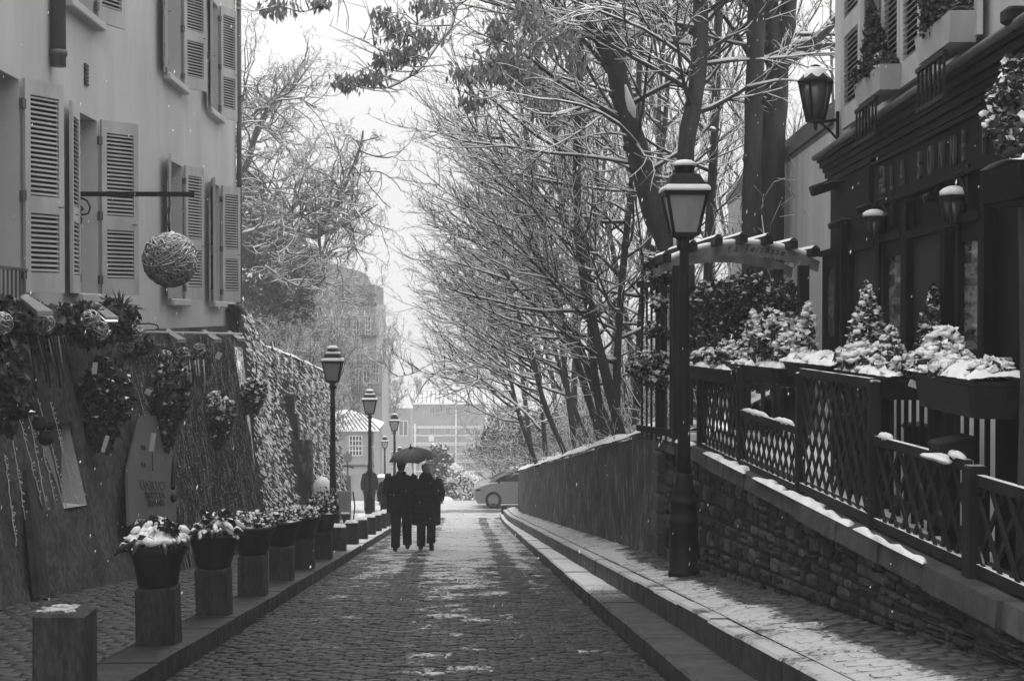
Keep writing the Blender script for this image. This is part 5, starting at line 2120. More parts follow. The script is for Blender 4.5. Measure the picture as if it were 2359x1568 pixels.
# wall lanterns
def wall_lantern(px, ptop, pbot, wpx, Yw, label, snow, anchor):
    Y = Yw
    k = Y / FL
    c = at(px, (ptop + pbot) / 2, Y)
    t = thing('wall_lantern', label, 'wall lantern', c, math.atan2(-FN.y, -FN.x), 'lanterns on the restaurant wall')
    h, r = (pbot - ptop) * k, wpx * k / 2
    fr = MB()
    zt, zb = h * .22, -h * .42
    for j in range(6):
        a = PI / 3 * j
        a2 = PI / 3 * (j + 1)
        f1, f2 = Vector((math.cos(a), math.sin(a), 0)), Vector((math.cos(a2), math.sin(a2), 0))
        fr.bar(f1 * r * .92 + Vector((0, 0, zt)), f1 * r * .5 + Vector((0, 0, zb)), .018)
        fr.bar(f1 * r * .92 + Vector((0, 0, zt)), f2 * r * .92 + Vector((0, 0, zt)), .022)
        fr.bar(f1 * r * .5 + Vector((0, 0, zb)), f2 * r * .5 + Vector((0, 0, zb)), .022)
    fr.lathe([(.01, zb - h * .16), (r * .12, zb - h * .10), (r * .1, zb - h * .05), (r * .5, zb)], (0, 0, 0), 6)
    fr.build('frame', M['iron'], t)
    mb = MB()
    mb.lathe([(r * 1.0, zt), (r * 1.02, zt + .012), (r * .85, zt + h * .07), (r * .45, zt + h * .20), (r * .28, zt + h * .22), (r * .28, zt + h * .28), (r * .1, zt + h * .30)], (0, 0, 0), 6)
    mb.build('roof', M['iron'], t)
    mb = MB()
    mb.lathe([(r * .49, zb + .01), (r * .9, zt - .01)], (0, 0, 0), 6)
    mb.build('glass', M['glass_dark'], t)
    mb = MB()
    s = 1.0 if snow > .5 else .75
    mb.lathe([(r * .98 * s, zt + .02), (r * 1.0 * s, zt + .045), (r * .72 * s, zt + h * .16 + .02), (r * .36, zt + h * .225 + .015)], (0, 0, 0), 12)
    mb.build('snow_cap', M['snow'], t)
    # bracket to the wall, in world then local
    inv = Matrix.Rotation(-math.atan2(-FN.y, -FN.x), 3, 'Z')
    mb = MB()
    a = inv @ (Vector(anchor) - c)
    zz = zb * .9 if not snow > .5 else zt + h * .12
    if snow > .5:
        mb.tube([a, a.lerp(Vector((0, 0, h * .5)), .35) + Vector((0, 0, .06)), a.lerp(Vector((0, 0, h * .55)), .75) + Vector((0, 0, .05)), Vector((0, 0, h * .5))], .016, 7)
        mb.tube([a - Vector((0, 0, .16)), a.lerp(Vector((0, 0, h * .45)), .3) - Vector((0, 0, .05)), a.lerp(Vector((0, 0, h * .5)), .6) + Vector((0, 0, .03))], .012, 6)
    else:
        b = Vector((0, 0, zb - .02))
        mb.tube([a, b], .016, 7)
        mb.tube([a - Vector((0, 0, .2)), a.lerp(b, .35) - Vector((0, 0, .10)), a.lerp(b, .8)], .013, 6)
    mb.box(a - Vector((0, 0, .05)), (.03, .06, .26))
    mb.build('bracket', M['iron'], t)
    return t
wall_lantern(1878, 152, 290, 84, 14.6, 'large wall lantern at the white corner above the cornice end', .4, fp_(yof(1938) - .05, 1.97, .03))
wall_lantern(2013, 482, 560, 54, 12.4, 'snow topped lantern under the left end of the sign board', 1, fp_(yof(2070), .93, .03))
wall_lantern(2196, 428, 530, 66, 9.9, 'snow topped lantern under the middle of the sign board', 1, fp_(yof(2252), .93, .03))
# flood lights on arms
for px, py, Y, ap, lab in ((1893, 433, 15.0, 1952, 'dark flood light on an arm over the white annex wall'), (1925, 517, 14.4, 1968, 'small dark flood light low at the shop corner'), (2148, 452, 10.9, 2185, 'dark spot light between the two snow topped lanterns'), (1990, 480, 13.0, 2010, 'small spot light left of the first snow topped lantern')):
    c = at(px, py, Y)
    t = thing('flood_light', lab, 'flood light', c, 0, 'flood lights on the restaurant')
    k = 1.0 if px < 1900 else .62
    mb = MB()
    mb.bevbox((0, 0, 0), (.24 * k, .14 * k, .11 * k), .015, rot=Matrix.Rotation(R(-18), 3, 'Y'))
    mb.build('head', M['iron'], t)
    mb = MB()
    a = fp_(yof(ap), c.z + .02, .02) - c
    mb.tube([(0, 0, .02), a * .5 + Vector((0, 0, .03)), a], .016, 6)
    mb.build('arm', M['iron'], t)
# camera like fitting at the right edge, upper floor
q = at(2338, 38, 8.4)
t = thing('wall_fitting', 'black lamp fitting on the pale upper wall near the picture corner', 'lamp', q)
mb = MB(); mb.bevbox((0, 0, 0), (.14, .14, .10), .02); mb.lathe([(.03, -.09), (.06, -.05), (.06, .0)], (0.02, 0, 0), 10); mb.build('housing', M['iron'], t)
mb = MB(); mb.bar((0, 0, .02), fp_(8.7, q.z + .05, 0) - q, .03); mb.build('arm', M['iron'], t)

# ------------------------------------------------------------------ entrance arch of the terrace
YA = 16.0
arch = thing('entrance_arch', 'curved wooden entrance arch with snowy cross beams and painted script', 'arch', at(1700, 1000, YA))
AR = at(1700, 1000, YA)
def ap(px, py, Y=YA): return at(px, py, Y) - AR
def arc_pts(x0, y0, xm, ym, x1, y1, n=24):
    out = []
    for i in range(n + 1):
        f = i / n
        out.append((x0 + (x1 - x0) * f, y0 * (1 - f) ** 2 + 2 * f * (1 - f) * (2 * ym - (y0 + y1) / 2) + y1 * f * f))
    return out
for Yd, dy, nm in ((YA, 0, 'front_beam'), (YA + 1.3, 6, 'rear_beam')):
    mb = MB()
    up_ = arc_pts(1518, 612, 1704, 562 , 1888, 602)
    lo_ = arc_pts(1518, 632, 1704, 588 , 1884, 626)
    kk = [at(x, y + dy, YA) - AR for x, y in up_]
    k2 = [at(x, y + dy, YA) - AR for x, y in lo_]
    for i in range(len(kk) - 1):
        sh = Vector((0, Yd - YA, 0))
        mb.prism([kk[i] + sh, kk[i + 1] + sh, k2[i + 1] + sh, k2[i] + sh], (0, .07, 0))
    mb.build(nm, M['wood_beam'], arch)
for x in (1530, 1590, 1647, 1704, 1762, 1818, 1868):
    f = (x - 1518) / 370
    y = 612 * (1 - f) ** 2 + 2 * f * (1 - f) * (2 * 562 - 607) + 602 * f * f - 8
    a = ap(x, y - 2)
    mb = MB()
    mb.box(a + Vector((0, .65, 0)), (.085, 1.75, .085))
    pu = mb.build('purlin', M['wood_dark'], arch)
    mb = MB()
    mb.grid(lambda u, v: a + Vector(((u - .5) * .09, -.2 + 1.7 * v, .046 + .035 * math.sin(PI * u))), [0, .25, .5, .75, 1], [0, .3, .6, 1])
    mb.build('snow', M['snow'], pu)
mb = MB()
for (xa, xb) in ((1537, 1583), (1597, 1640), (1654, 1697), (1711, 1755), (1769, 1812), (1825, 1862)):
    pts = []
    for j in range(7):
        x = xa + (xb - xa) * j / 6
        f = (x - 1518) / 370
        y = 612 * (1 - f) ** 2 + 2 * f * (1 - f) * (2 * 562 - 607) + 602 * f * f
        pts.append(ap(x, y - 6) + Vector((0, .06, 0)))
    mb.tube(pts, [.025] + [.032] * 5 + [.025], 8)
mb.build('snow_line', M['snow'], arch)
mb = MB()
for (xa, xb) in ((1548, 1640), (1660, 1750), (1762, 1862)):
    for dz in (0, ):
        pts = []
        for j in range(6):
            x = xa + (xb - xa) * j / 5
            f = (x - 1518) / 370
            y = 612 * (1 - f) ** 2 + 2 * f * (1 - f) * (2 * 562 - 607) + 602 * f * f
            pts.append(ap(x, y + 2) + Vector((0, .9, 0)))
        mb.tube(pts, .02, 6)
mb.build('snow_ribs', M['snow'], arch)
for px in (1560, 1850):
    for Yd in (0, 1.3):
        mb = MB()
        b = ap(px, 612) + Vector((0, Yd, 0))
        mb.bar(b, (b.x, b.y, -1.42 - AR.z), .11, .11, up=(0, 1, 0))
        mb.build('post', M['wood_dark'], arch)
tx = "La Terrasse"
xs0, xs1 = 1672, 1806
adv = {'L': 1.1, 'a': .95, ' ': .7, 'T': 1.15, 'e': .9, 'r': .75, 's': .8}
tot = sum(adv[c] for c in tx)
cur = 0
for c_ in tx:
    f0 = (cur + adv[c_] / 2) / tot
    cur += adv[c_]
    if c_ == ' ': continue
    x = xs0 + (xs1 - xs0) * f0
    f = (x - 1518) / 370
    y = 612 * (1 - f) ** 2 + 2 * f * (1 - f) * (2 * 562 - 607) + 602 * f * f + 17
    slope = -(2 * (f - .5) * 2 * (607 - 562)) / 370 * 1.0
    text_obj('lettering', c_, .105, ap(x, y) + Vector((0, -.004, 0)), (1, 0, slope), (-slope, 0, 1), M['letter'], arch, extrude=.003, shear=.35, sx=.95)
# trellis leaf of the gate with climbing plant behind
mb = MB()
for k in range(7):
    x = 1600 + k * 36
    mb.bar(ap(x, 640) + Vector((0, 1.32, 0)), ap(x, 1000) + Vector((0, 1.32, 0)), .03)
mb.bar(ap(1590, 660) + Vector((0, 1.36, 0)), ap(1850, 655) + Vector((0, 1.36, 0)), .04)
mb.build('trellis', M['wood_dark'], arch)

# ------------------------------------------------------------------ RIGHT: rubble wall, coping, lattice fence, planters
def island_mat(name, lo, hi, rough=.88):
    """stone whose tone differs from stone to stone"""
    m, t, bs = smat(name)
    g = N(t, "NewGeometry")
    pos = g.outputs["Position"]
    cell = ramp_(t, g.outputs["Random Per Island"], 0, 1, lo, hi)
    n2 = noise_(t, pos, 18, 6, .65)
    n3 = noise_(t, pos, 2.5, 4, .6)
    col = math_(t, 'MULTIPLY', cell, ramp_(t, n2, .3, .7, .55, 1.4))
    col = math_(t, 'MULTIPLY', col, ramp_(t, n3, .3, .7, .6, 1.25))
    cc = N(t, "CombineColor")
    for i in range(3): t.links.new(col, cc.inputs[i])
    t.links.new(cc.outputs[0], bs.inputs["Base Color"])
    bs.inputs["Roughness"].default_value = rough
    bs.inputs["Specular IOR Level"].default_value = .15
    bump_(t, noise_(t, pos, 40, 6, .7), .7, .02, bs)
    return m
M['rubble'] = island_mat('rubble_stone', .018, .085)
M['mortar'] = mk('old_mortar', .04, .02, 12, rough=.95, bump=.5, bscale=50, spec=.1)

tw = thing('terrace_wall', 'rough rubble stone terrace wall with broad coping below the lattice fence', 'wall', (2.4, 10, -2))
TO = Vector((2.4, 10, -2))
YC1 = 17.6
mb = MB()
yl = list(np.arange(4.0, YC1, .35)) + [YC1]
mb.grid(lambda u, y: Vector((xw(y) + .02 + rd.uniform(-.008, .008), y, (pav_r(y, xw(y)) - .1) * (1 - u) + (-1.46 - .02 * max(0, y - 14)) * u)) - TO, [0, .2, .4, .6, .8, 1], yl, 0, True)
mb.add([Vector((xw(YC1) + .02, YC1, -5)) - TO, Vector((xw(YC1) + .02, YC1, -1.5)) - TO, Vector((4.5, YC1, -1.5)) - TO, Vector((4.5, YC1, -5)) - TO], [(0, 1, 2, 3)])
mb.build('rubble_face', M['mortar'], tw)
# the stones themselves, irregular courses standing proud of the mortar
rs6 = random.Random(61)
mb = MB()
y0s = 4.0
def wpt(y, f, out):
    zt = -1.465 - .02 * max(0, y - 14)
    zb = pav_r(y, xw(y)) - .06
    return Vector((xw(y) + .02 - out, y, zb + (zt - zb) * f)) - TO
f = 0.0
while f < .97:
    fh = rs6.uniform(.09, .20)
    f1 = min(1.0, f + fh)
    if f1 > .93: f1 = 1.0
    y = 4.0 + rs6.uniform(0, .2)
    while y < YC1 - .1:
        L = rs6.uniform(.10, .34)
        e = min(y + L, YC1 - .02)
        split = rs6.random() < .25
        for (fa, fb) in (((f, (f + f1) / 2), ((f + f1) / 2, f1)) if split else ((f, f1),)):
            j = lambda a: rs6.uniform(-a, a)
            g = .012
            gf = .012
            cy, cf = (y + e) / 2, (fa + fb) / 2
            cs = [(y + g + abs(j(.03)), fa + gf + abs(j(.02))), (cy + j(.02), fa + gf + j(.008)), (e - g - abs(j(.03)), fa + gf + abs(j(.02))), (e - g + j(.006), cf + j(.01)), (e - g - abs(j(.03)), fb - gf - abs(j(.02))), (cy + j(.02), fb - gf + j(.008)), (y + g + abs(j(.03)), fb - gf - abs(j(.02))), (y + g + j(.006), cf + j(.01))]
            o1 = rs6.uniform(.012, .03)
            V = []
            for (ins, out) in ((0, -.01), (.06, o1 * .75), (.30, o1)):
                for (a, b) in cs:
                    V.append(wpt(a + (cy - a) * ins, b + (cf - b) * ins, out + (j(.004) if ins else 0)))
            V.append(wpt(cy, cf, o1 * 1.15 + j(.004)))
            F = []
            for r in (0, 8):
                for q in range(8):
                    F.append((r + q, r + 8 + q, r + 8 + (q + 1) % 8, r + (q + 1) % 8))
            for q in range(8):
                F.append((16 + q, 24, 16 + (q + 1) % 8))
            mb.add([tuple(v) for v in V], F, 0, False)
        y = e
    f = f1
mb.build('rubble_stones', M['rubble'], tw)
# coping slabs with snow
def cop_z(y): return -1.33 - .05 * max(0, y - 15.0)
y = 4.0
ci = 0
while y < YC1:
    e = min(YC1 + .1, y + rd.uniform(.75, 1.05))
    mb = MB()
    a, b = y + .006, e - .006
    zz0, zz1 = cop_z(a), cop_z(b)
    dx = rd.uniform(-.015, .015)
    P0 = [(xw(a) - .05 + dx, a), (xw(b) - .05 + dx, b), (xw(b) + .34, b), (xw(a) + .34, a)]
    zz = [zz0, zz1, zz1, zz0]
    V = [Vector((p[0], p[1], z - .13)) - TO for p, z in zip(P0, zz)] + [Vector((p[0] + (.012 if i < 2 else 0), p[1], z)) - TO for i, (p, z) in enumerate(zip(P0, zz))]
    mb.add(V, [(0, 3, 2, 1), (4, 5, 6, 7), (0, 1, 5, 4), (1, 2, 6, 5), (2, 3, 7, 6), (3, 0, 4, 7)])
    mb.build('coping_slab', M['coping'], tw)
    y = e
    ci += 1
mb = MB()
for (ya, yb, ww) in ((9.2, 12.0, .12), (12.3, 14.2, .13), (7.8, 9.1, .06), (14.9, 17.5, .12)):
    n = 60
    us = [i / 6 for i in range(7)]
    def sn(u, v, ya=ya, yb=yb, ww=ww):
        yy = ya + (yb - ya) * v
        env = min(1, 8 * min(v, 1 - v)) ** .5
        w2 = ww * env * (.75 + .25 * math.sin(yy * 5) + .18 * math.sin(yy * 13) + .12 * math.sin(yy * 29))
        return Vector((xw(yy) - .055 + u * w2, yy, cop_z(yy) + .002 + (.028 + .010 * math.sin(yy * 17)) * math.sin(PI * min(1, max(0, u))) ** .6 * env)) - TO
    mb.grid(sn, us, [i / n for i in range(n + 1)])
mb.build('snow', M['snow'], tw)

# rendered retaining wall of the bank, farther down
rw = thing('retaining_wall', 'grey rendered retaining wall sloping downhill with snow along its top', 'wall', (2.2, 32, -5))
WO = Vector((2.2, 32, -5))
mb = MB()
yl = list(np.arange(17.5, 48.6, .5))
mb.grid(lambda u, y: Vector((xw(y) + .025 * math.sin(y * 1.3 + u * 3) * (u * (1 - u) * 4) + rd.uniform(-.01, .01), y, (pav_r(y, xw(y)) - .1) * (1 - u) + wall_top(y) * u)) - WO, [0, .15, .3, .45, .6, .75, .9, 1], yl, 0, True)
mb.grid(lambda u, y: Vector((xw(y) + u * .3, y, wall_top(y))) - WO, [0, 1], yl, 0, True)
for (ye, s) in ((48.5, 1), (17.5, -1)):
    mb.add([Vector((xw(ye), ye, G(ye) - .2)) - WO, Vector((xw(ye), ye, wall_top(ye))) - WO, Vector((xw(ye) + 6, ye, wall_top(ye) + (2.2 if s > 0 else 0))) - WO, Vector((xw(ye) + 6, ye, G(ye) - .2)) - WO], [(0, 1, 2, 3)])
mb.build('wall_face', M['render_wall'], rw)
mb = MB()
def sr(u, y):
    hgt = .17 + .04 * math.sin(y * 1.1) + .02 * math.sin(y * 3.3)
    return Vector((xw(y) - .04 + .5 * u, y, wall_top(y) + .004 + hgt * math.sin(PI * min(1, u * .75 + .02)) ** .55)) - WO
mb.grid(sr, [0, .05, .12, .25, .5, .75, 1], list(np.arange(17.7, 48.5, .4)))
mb.build('snow_ridge', M['snow'], rw)
# stone quoin where the two walls meet
mb = MB()
q0 = Vector((xw(17.4) - .03, 17.4, 0))
for k in range(7):
    zt = -1.6 - k * .24
    mb.bevbox((q0.x + .2, 17.35 + (.08 if k % 2 else 0), zt - .12), (.5, .55 if k % 2 else .4, .225), .02)
o = mb.build('quoin_stones', M['coping'], None)
o.data.transform(Matrix.Translation(-TO)); o.parent = tw

# ---- fence on the coping: lattice panels
def lattice(name, ya, yb, za, zb, label, group, rail=True, snow=(), pitch=.19, xo=.10, za2=None, zb2=None):
    q = Vector((xw((ya + yb) / 2) + xo, (ya + yb) / 2, za))
    t = thing(name, label, 'fence panel', q, 0, group)
    za2 = za if za2 is None else za2
    zb2 = zb if zb2 is None else zb2
    def P(y, f, dx=0.0):
        u = (y - ya) / (yb - ya)
        z0_, z1_ = za + (za2 - za) * u, zb + (zb2 - zb) * u
        return Vector((xw(ya) + (xw(yb) - xw(ya)) * u + xo + dx, y, z0_ + (z1_ - z0_) * f)) - q
    H = zb - za
    mb = MB()
    L = yb - ya
    n = int((L + H * .5) / pitch) + 2
    slope = .85       # steep crossing laths
    for k in range(n):
        for sgn, dx in ((1, -.008), (-1, .008)):
            y0 = ya - H * slope + k * pitch if sgn > 0 else ya + k * pitch
            y1 = y0 + sgn * H * slope
            f0, f1 = 0.0, 1.0
            a, b = y0, y1
            # clip to the panel
            def cl(yv): return min(max(yv, ya), yb)
            if max(a, b) <= ya or min(a, b) >= yb: continue
            if a != b:
                fa = (cl(a) - a) / (b - a)
                fb = (cl(b) - a) / (b - a)
            if fb - fa < .02: continue
            mb.bar(P(cl(a), fa, dx), P(cl(b), fb, dx), .034, .012, up=(1, 0, 0))
    mb.build('lattice', M['wood_fence'], t)
    for f in (0, 1):
        mb = MB()
        mb.bar(P(ya, f), P(yb, f), .04, .058)
        mb.build('rail', M['wood_fence'], t)
    for (s0, s1) in snow:
        mb = MB()
        pts = [P(s0 + (s1 - s0) * j / 8, 1) + Vector((0, 0, .035)) for j in range(9)]
        mb.tube(pts, [.006] + [.020, .028, .024, .030, .022, .026, .016] + [.006], 8)
        mb.build('snow', M['snow'], t)
    return t
FG = 'lattice panels of the terrace fence'
lattice('lattice_panel', 5.0, 7.35, -1.28, -.83, 'lattice panel nearest the viewer, right of the thick fence post', FG, xo=.08, pitch=.22)
lattice('lattice_panel', 7.50, 9.05, -1.28, -.77, 'low lattice panel with one snow patch left of the thick fence post', FG, snow=((7.55, 8.0), (8.75, 9.0)), xo=.08, pitch=.22)
lattice('lattice_panel', 9.15, 10.9, -1.27, -.42, 'tall lattice panel under the middle planter', FG, xo=.08)
lattice('lattice_panel', 11.0, 13.0, -1.30, -.86, 'low lattice panel with two snow patches in the middle of the fence', FG, snow=((12.0, 12.95), (11.15, 11.75)), xo=.08)
lattice('lattice_panel', 13.1, 14.9, -1.32, -.45, 'tall dark lattice panel directly right of the street lamp', FG, xo=.08, snow=())
for y, z1, wd, lab in ((7.42, -.76, .105, 'thick fence post between the two nearest lattice panels'), (9.10, -.40, .07, 'fence post at the left end of the snowy low panel'), (10.95, -.42, .07, 'fence post between tall middle panel and two patch panel'), (13.05, -.45, .07, 'fence post right of the street lamp panel'), (15.0, -.2, .09, 'fence post hidden close behind the street lamp')):
    mb = MB()
    zb = -1.34
    mb.bevbox((0, 0, (z1 - zb) / 2), (wd, wd, z1 - zb), .01)
    o = mb.build('fence_post', M['wood_fence'], None)
    o.location = (xw(y) + .08, y, zb)
    tag(o, lab, 'fence post', 'posts of the terrace fence')
# dark board side fence at the end with trellis top
sf = thing('side_fence', 'tall dark board fence overgrown with creeper between lamp and snow bank', 'fence', (2.5, 17.0, -1.5))
SO = Vector((2.5, 17.0, -1.5))
mb = MB()
for k in range(9):
    px = 1478 + k * 11
    a = at(px, 1010 + k * 2, 17.3 - k * .14)
    b = at(px, 655 - k * 3, 17.3 - k * .14)
    mb.bar((a.x, a.y, a.z), (a.x, a.y, b.z), .055, .02, up=(1, 0, 0))
mb.build('boards', M['wood_dark'], sf)
sfm = sf
for ch in [c for c in bpy.data.objects if c.parent == sf]:
    ch.data.transform(Matrix.Translation(-SO))
for (y0, y1, px0, px1) in ((655, 640, 1470, 1570), (850, 858, 1470, 1570), (985, 1000, 1470, 1570)):
    mb = MB()
    mb.bar(at(px0, y0, 17.35) - SO, at(px1, y1, 16.1) - SO, .05, .07)
    mb.build('rail', M['wood_dark'], sf)
mb = MB()
for (px, py, r) in ((1510, 640, .13), (1500, 600, .12), (1520, 700, .1), (1490, 830, .16), (1530, 835, .14), (1510, 870, .15), (1555, 830, .13), (1470, 850, .13), (1550, 770, .08), (1505, 760, .1)):
    leaf_cloud(mb, at(px, py, 16.6) - SO, r, r, r, 170, .06, seed=int(px + py), msnow=1, snowshare=.35)
mb.build('creeper', [M['leaf'], M['snow']], sf)

# ---- balustrade behind, in front of the shop, with pale boarding behind it
bl = thing('balustrade', 'dark vertical bar balustrade in front of pale boards on the terrace', 'railing', (2.95, 10, -1.4))
BO = Vector((2.95, 10, -1.4))
mb = MB()
y = 6.6
k = 0
while y < 12.3:
    mb.bar(Vector((2.98 + .03 * (y - 8), y, -1.40)) - BO, Vector((2.98 + .03 * (y - 8), y, -.50)) - BO, (.026 if k % 7 else .06))
    y += .19
    k += 1
mb.bar(Vector((2.94, 6.5, -.49)) - BO, Vector((3.11, 12.4, -.49)) - BO, .07, .06)
mb.bar(Vector((2.94, 6.5, -1.30)) - BO, Vector((3.11, 12.4, -1.30)) - BO, .05, .05)
mb.build('bars', M['wood_dark'], bl)
for yy in (6.6, 9.0, 11.5):
    mb = MB()
    mb.bar(Vector((2.98 + .03 * (yy - 8), yy, -1.4)) - BO, Vector((2.98 + .03 * (yy - 8), yy, -.40)) - BO, .09)
    mb.build('post', M['wood_dark'], bl)
sc_ = thing('pale_screen', 'pale board screen standing behind the dark balustrade', 'screen', (3.2, 9.4, -1.4))
mb = MB()
y = 7.0
while y < 12.2:
    mb.box((.05 + .06 * (y - 9.4), y - 9.4, .48), (.02, .29, .92), rz=-.05)
    y += .3
mb.build('boards', M['panel_screen'] if 'panel_screen' in M else M['plaster_white'], sc_)

# ---- planters with snow laden shrubs
def conifer(mb, c, h, r, seed, n=900, snow=.35, size=.05, lean=0.0, msnow=1):
    rs = random.Random(seed)
    for j in range(15):
        f = j / 14
        rr = r * (1 - f) ** .8 + .012
        leaf_cloud(mb, (c[0] + lean * f + rs.uniform(-.01, .01), c[1], c[2] + h * f), rr, rr, h / 10, int(n / 15 * (1.5 - f)), size, seed=seed + j, shell=.65, droop=-.2, msnow=msnow, snowshare=snow)
        for q in range(3 if snow > .3 else 0):
            a = rs.uniform(0, 6.28)
            mb.blob((c[0] + lean * f + rr * .9 * math.cos(a), c[1] + rr * .9 * math.sin(a), c[2] + h * f + rs.uniform(0, .03)), rs.uniform(.018, .034), rs.randint(0, 99), 6, msnow, .3, .6)
def snow_bush(mb, c, r, h, seed, n=600, snow=.45):
    rs = random.Random(seed)
    leaf_cloud(mb, (c[0], c[1], c[2] + h * .45), r, r, h * .55, n, .055, seed=seed, msnow=1, snowshare=snow)
    for q in range(int(40 * snow * 2)):
        a, t_ = rs.uniform(0, 6.28), rs.random()
        rr = r * math.sqrt(t_) * 1.0
        mb.blob((c[0] + rr * math.cos(a), c[1] + rr * math.sin(a), c[2] + h * .5 + h * .5 * math.sqrt(max(0, 1 - t_)) * rs.uniform(.7, 1.05)), rs.uniform(.014, .036), rs.randint(0, 99), 7, 1, .45, .5)
def planter(px0, px1, py, hpx, Y0, Y1, label, plants, dark=True, seed=1, snowh=.05, round_=False):
    """trough between two pictured points; py rim line"""
    a, b = at(px0, py[0], Y0), at(px1, py[1], Y1)
    c = (a + b) / 2
    d = (b - a); L = Vector((d.x, d.y, 0)).length
    ang = math.atan2(d.y, d.x)
    t = thing('planter', label, 'planter', c, ang, 'planters along the terrace railing')
    k = (Y0 + Y1) / 2 / FL
    h = hpx * k
    mb = MB()
    n = 20
    rings = []
    dz = (b.z - a.z)
    for f, s in ((0, .82), (.5, .93), (.88, 1.0), (.9, 1.05), (1, 1.05)):
        ring = []
        for j in range(n):
            an_ = 2 * PI * j / n
            ex = .35
            x = math.copysign(abs(math.cos(an_)) ** ex, math.cos(an_)) * L / 2 * (1 - (1 - s) * .4)
            y = math.copysign(abs(math.sin(an_)) ** (ex if not round_ else .8), math.sin(an_)) * .15 * s
            ring.append((x, y, -h + h * f))
        rings.append(ring)
    mb.loft(rings, 0, False)
    mb.build('trough', M['pot'], t)
    mb = MB()
    rs = random.Random(seed)
    us = [i / 64 for i in range(65)]
    mb.grid(lambda u, v: ((u - .5) * L * 1.02, (v - .5) * (.32 + .02 * math.sin(u * 43 + seed)), .008 + (snowh + .02 * math.sin(u * 17 + seed) + .016 * math.sin(u * 41 + v * 9) + .012 * math.sin(u * 83 + v * 21)) * math.sin(PI * v) ** .5 * min(1, 7 * min(u, 1 - u) + .2)), us, [0, .04, .1, .2, .3, .4, .5, .6, .7, .8, .9, .96, 1])
    for q in range(int(L * 16)):
        mb.blob((rs.uniform(-.48, .48) * L, rs.uniform(-.15, .12), .03), rs.uniform(.02, .055), q, 8, 0, .45, .4)
    mb.build('snow', M['snow'], t)
    for i, (kind, f, h_, r_, sn_, ln) in enumerate(plants):
        mb = MB()
        x = (f - .5) * L
        if kind == 'c':
            conifer(mb, (x, 0, .0), h_, r_, seed * 13 + i, snow=sn_, lean=ln)
        else:
            snow_bush(mb, (x, ln, .0), r_, h_, seed * 13 + i, snow=sn_)
        mb.build('conifer' if kind == 'c' else 'shrub', [M['leaf_snow'], M['snow']], t)
    return t
planter(2150, 2308, (868, 864), 82, 8.6, 7.3, 'big dark trough with thick lumpy snow nearest the right edge', [('b', .15, .17, .15, .5, 0), ('b', .5, .10, .14, .6, -.05), ('b', .85, .10, .10, .4, 0), ('b', .02, .26, .12, .35, .05)], seed=3, snowh=.06)
planter(1968, 2105, (855, 868), 48, 10.6, 9.2, 'rounded dark trough with two snowy shrubs and a white tag', [('b', .12, .20, .17, .5, 0), ('c', .62, .30, .14, .45, 0), ('b', .95, .14, .12, .5, 0), ('b', .3, .16, .15, .6, -.05)], seed=4, snowh=.06)
planter(1835, 1958, (842, 834), 34, 12.0, 10.7, 'dark trough with leaning conifer left of the tall cone conifer', [('c', .14, .44, .11, .6, .11), ('b', .35, .08, .13, .6, 0), ('b', .8, .07, .12, .6, 0)], seed=5, snowh=.07)
planter(1722, 1838, (848, 840), 34, 13.3, 12.0, 'dark trough with tall bushy snow loaded shrubs beside the arch', [('c', .12, .44, .16, .6, 0), ('b', .55, .46, .22, .4, 0), ('b', .85, .3, .15, .4, 0)], seed=6, snowh=.06)
planter(1605, 1718, (848, 846), 30, 15.0, 13.4, 'dark trough with low creeping shrubs directly right of the street lamp', [('b', .25, .18, .18, .35, 0), ('b', .7, .26, .2, .3, 0), ('b', .5, .12, .15, .45, 0)], seed=7, snowh=.04)
# free standing conifers on the terrace behind the railing
def potted_conifer(px, ptop, pbase, Y, rpx, label, snow, lean=0.0, n=1400, dark=False):
    q = at(px, pbase, Y)
    k = Y / FL
    t = thing('potted_conifer', label, 'potted tree', (q.x, q.y, -1.40))
    z0 = q.z + 1.40
    mb = MB(); mb.lathe([(.16, 0), (.2, z0 * .6), (.22, z0 * .62), (.2, z0 * .64)], (0, 0, 0), 14); mb.build('pot', M['pot'], t)
    mb = MB(); mb.tube([(0, 0, z0 * .55), (0, 0, z0 + .1)], .03, 6); mb.build('trunk', M['bark'], t)
    mb = MB(); conifer(mb, (0, 0, z0), (pbase - ptop) * k, rpx * k, int(px), n, snow, .045, lean)
    mb.build('crown', [M['leaf_snow'], M['snow']], t)
potted_conifer(1997, 662, 850, 11.6, 62, 'tall cone shaped conifer outlined with snow before the shop panel', .34, 0, 2000)
potted_conifer(2147, 672, 860, 10.4, 54, 'dark sparse bush with little snow before the second shop panel', .06)
# climbing evergreen bush inside the arch
q = at(1720, 770, 16.9)
t = thing('evergreen_bush', 'broad dark evergreen bush filling the entrance arch, speckled with snow', 'bush', (q.x, q.y, -1.4))
mb = MB()
for i, (px, py, r) in enumerate(((1640, 700, .30), (1700, 690, .32), (1760, 690, .28), (1800, 690, .22), (1640, 790, .3), (1700, 790, .34), (1770, 780, .32), (1620, 850, .25), (1690, 860, .3), (1760, 850, .3), (1810, 770, .2), (1815, 850, .22), (1660, 740, .3), (1740, 730, .3))):
    p = at(px, py, 16.9) - Vector((q.x, q.y, -1.4))
    leaf_cloud(mb, p, r, .3, r, 900, .06, seed=i + 300, msnow=1, snowshare=.16)
mb.build('foliage', [M['leaf'], M['snow']], t)
mb = MB()
for k in range(5):
    mb.tube([(-.4 + k * .2, 0, 0), (-.35 + k * .18, .05, .5), (-.4 + k * .2, 0, 1.0)], .02, 6)
mb.build('stems', M['bark'], t)

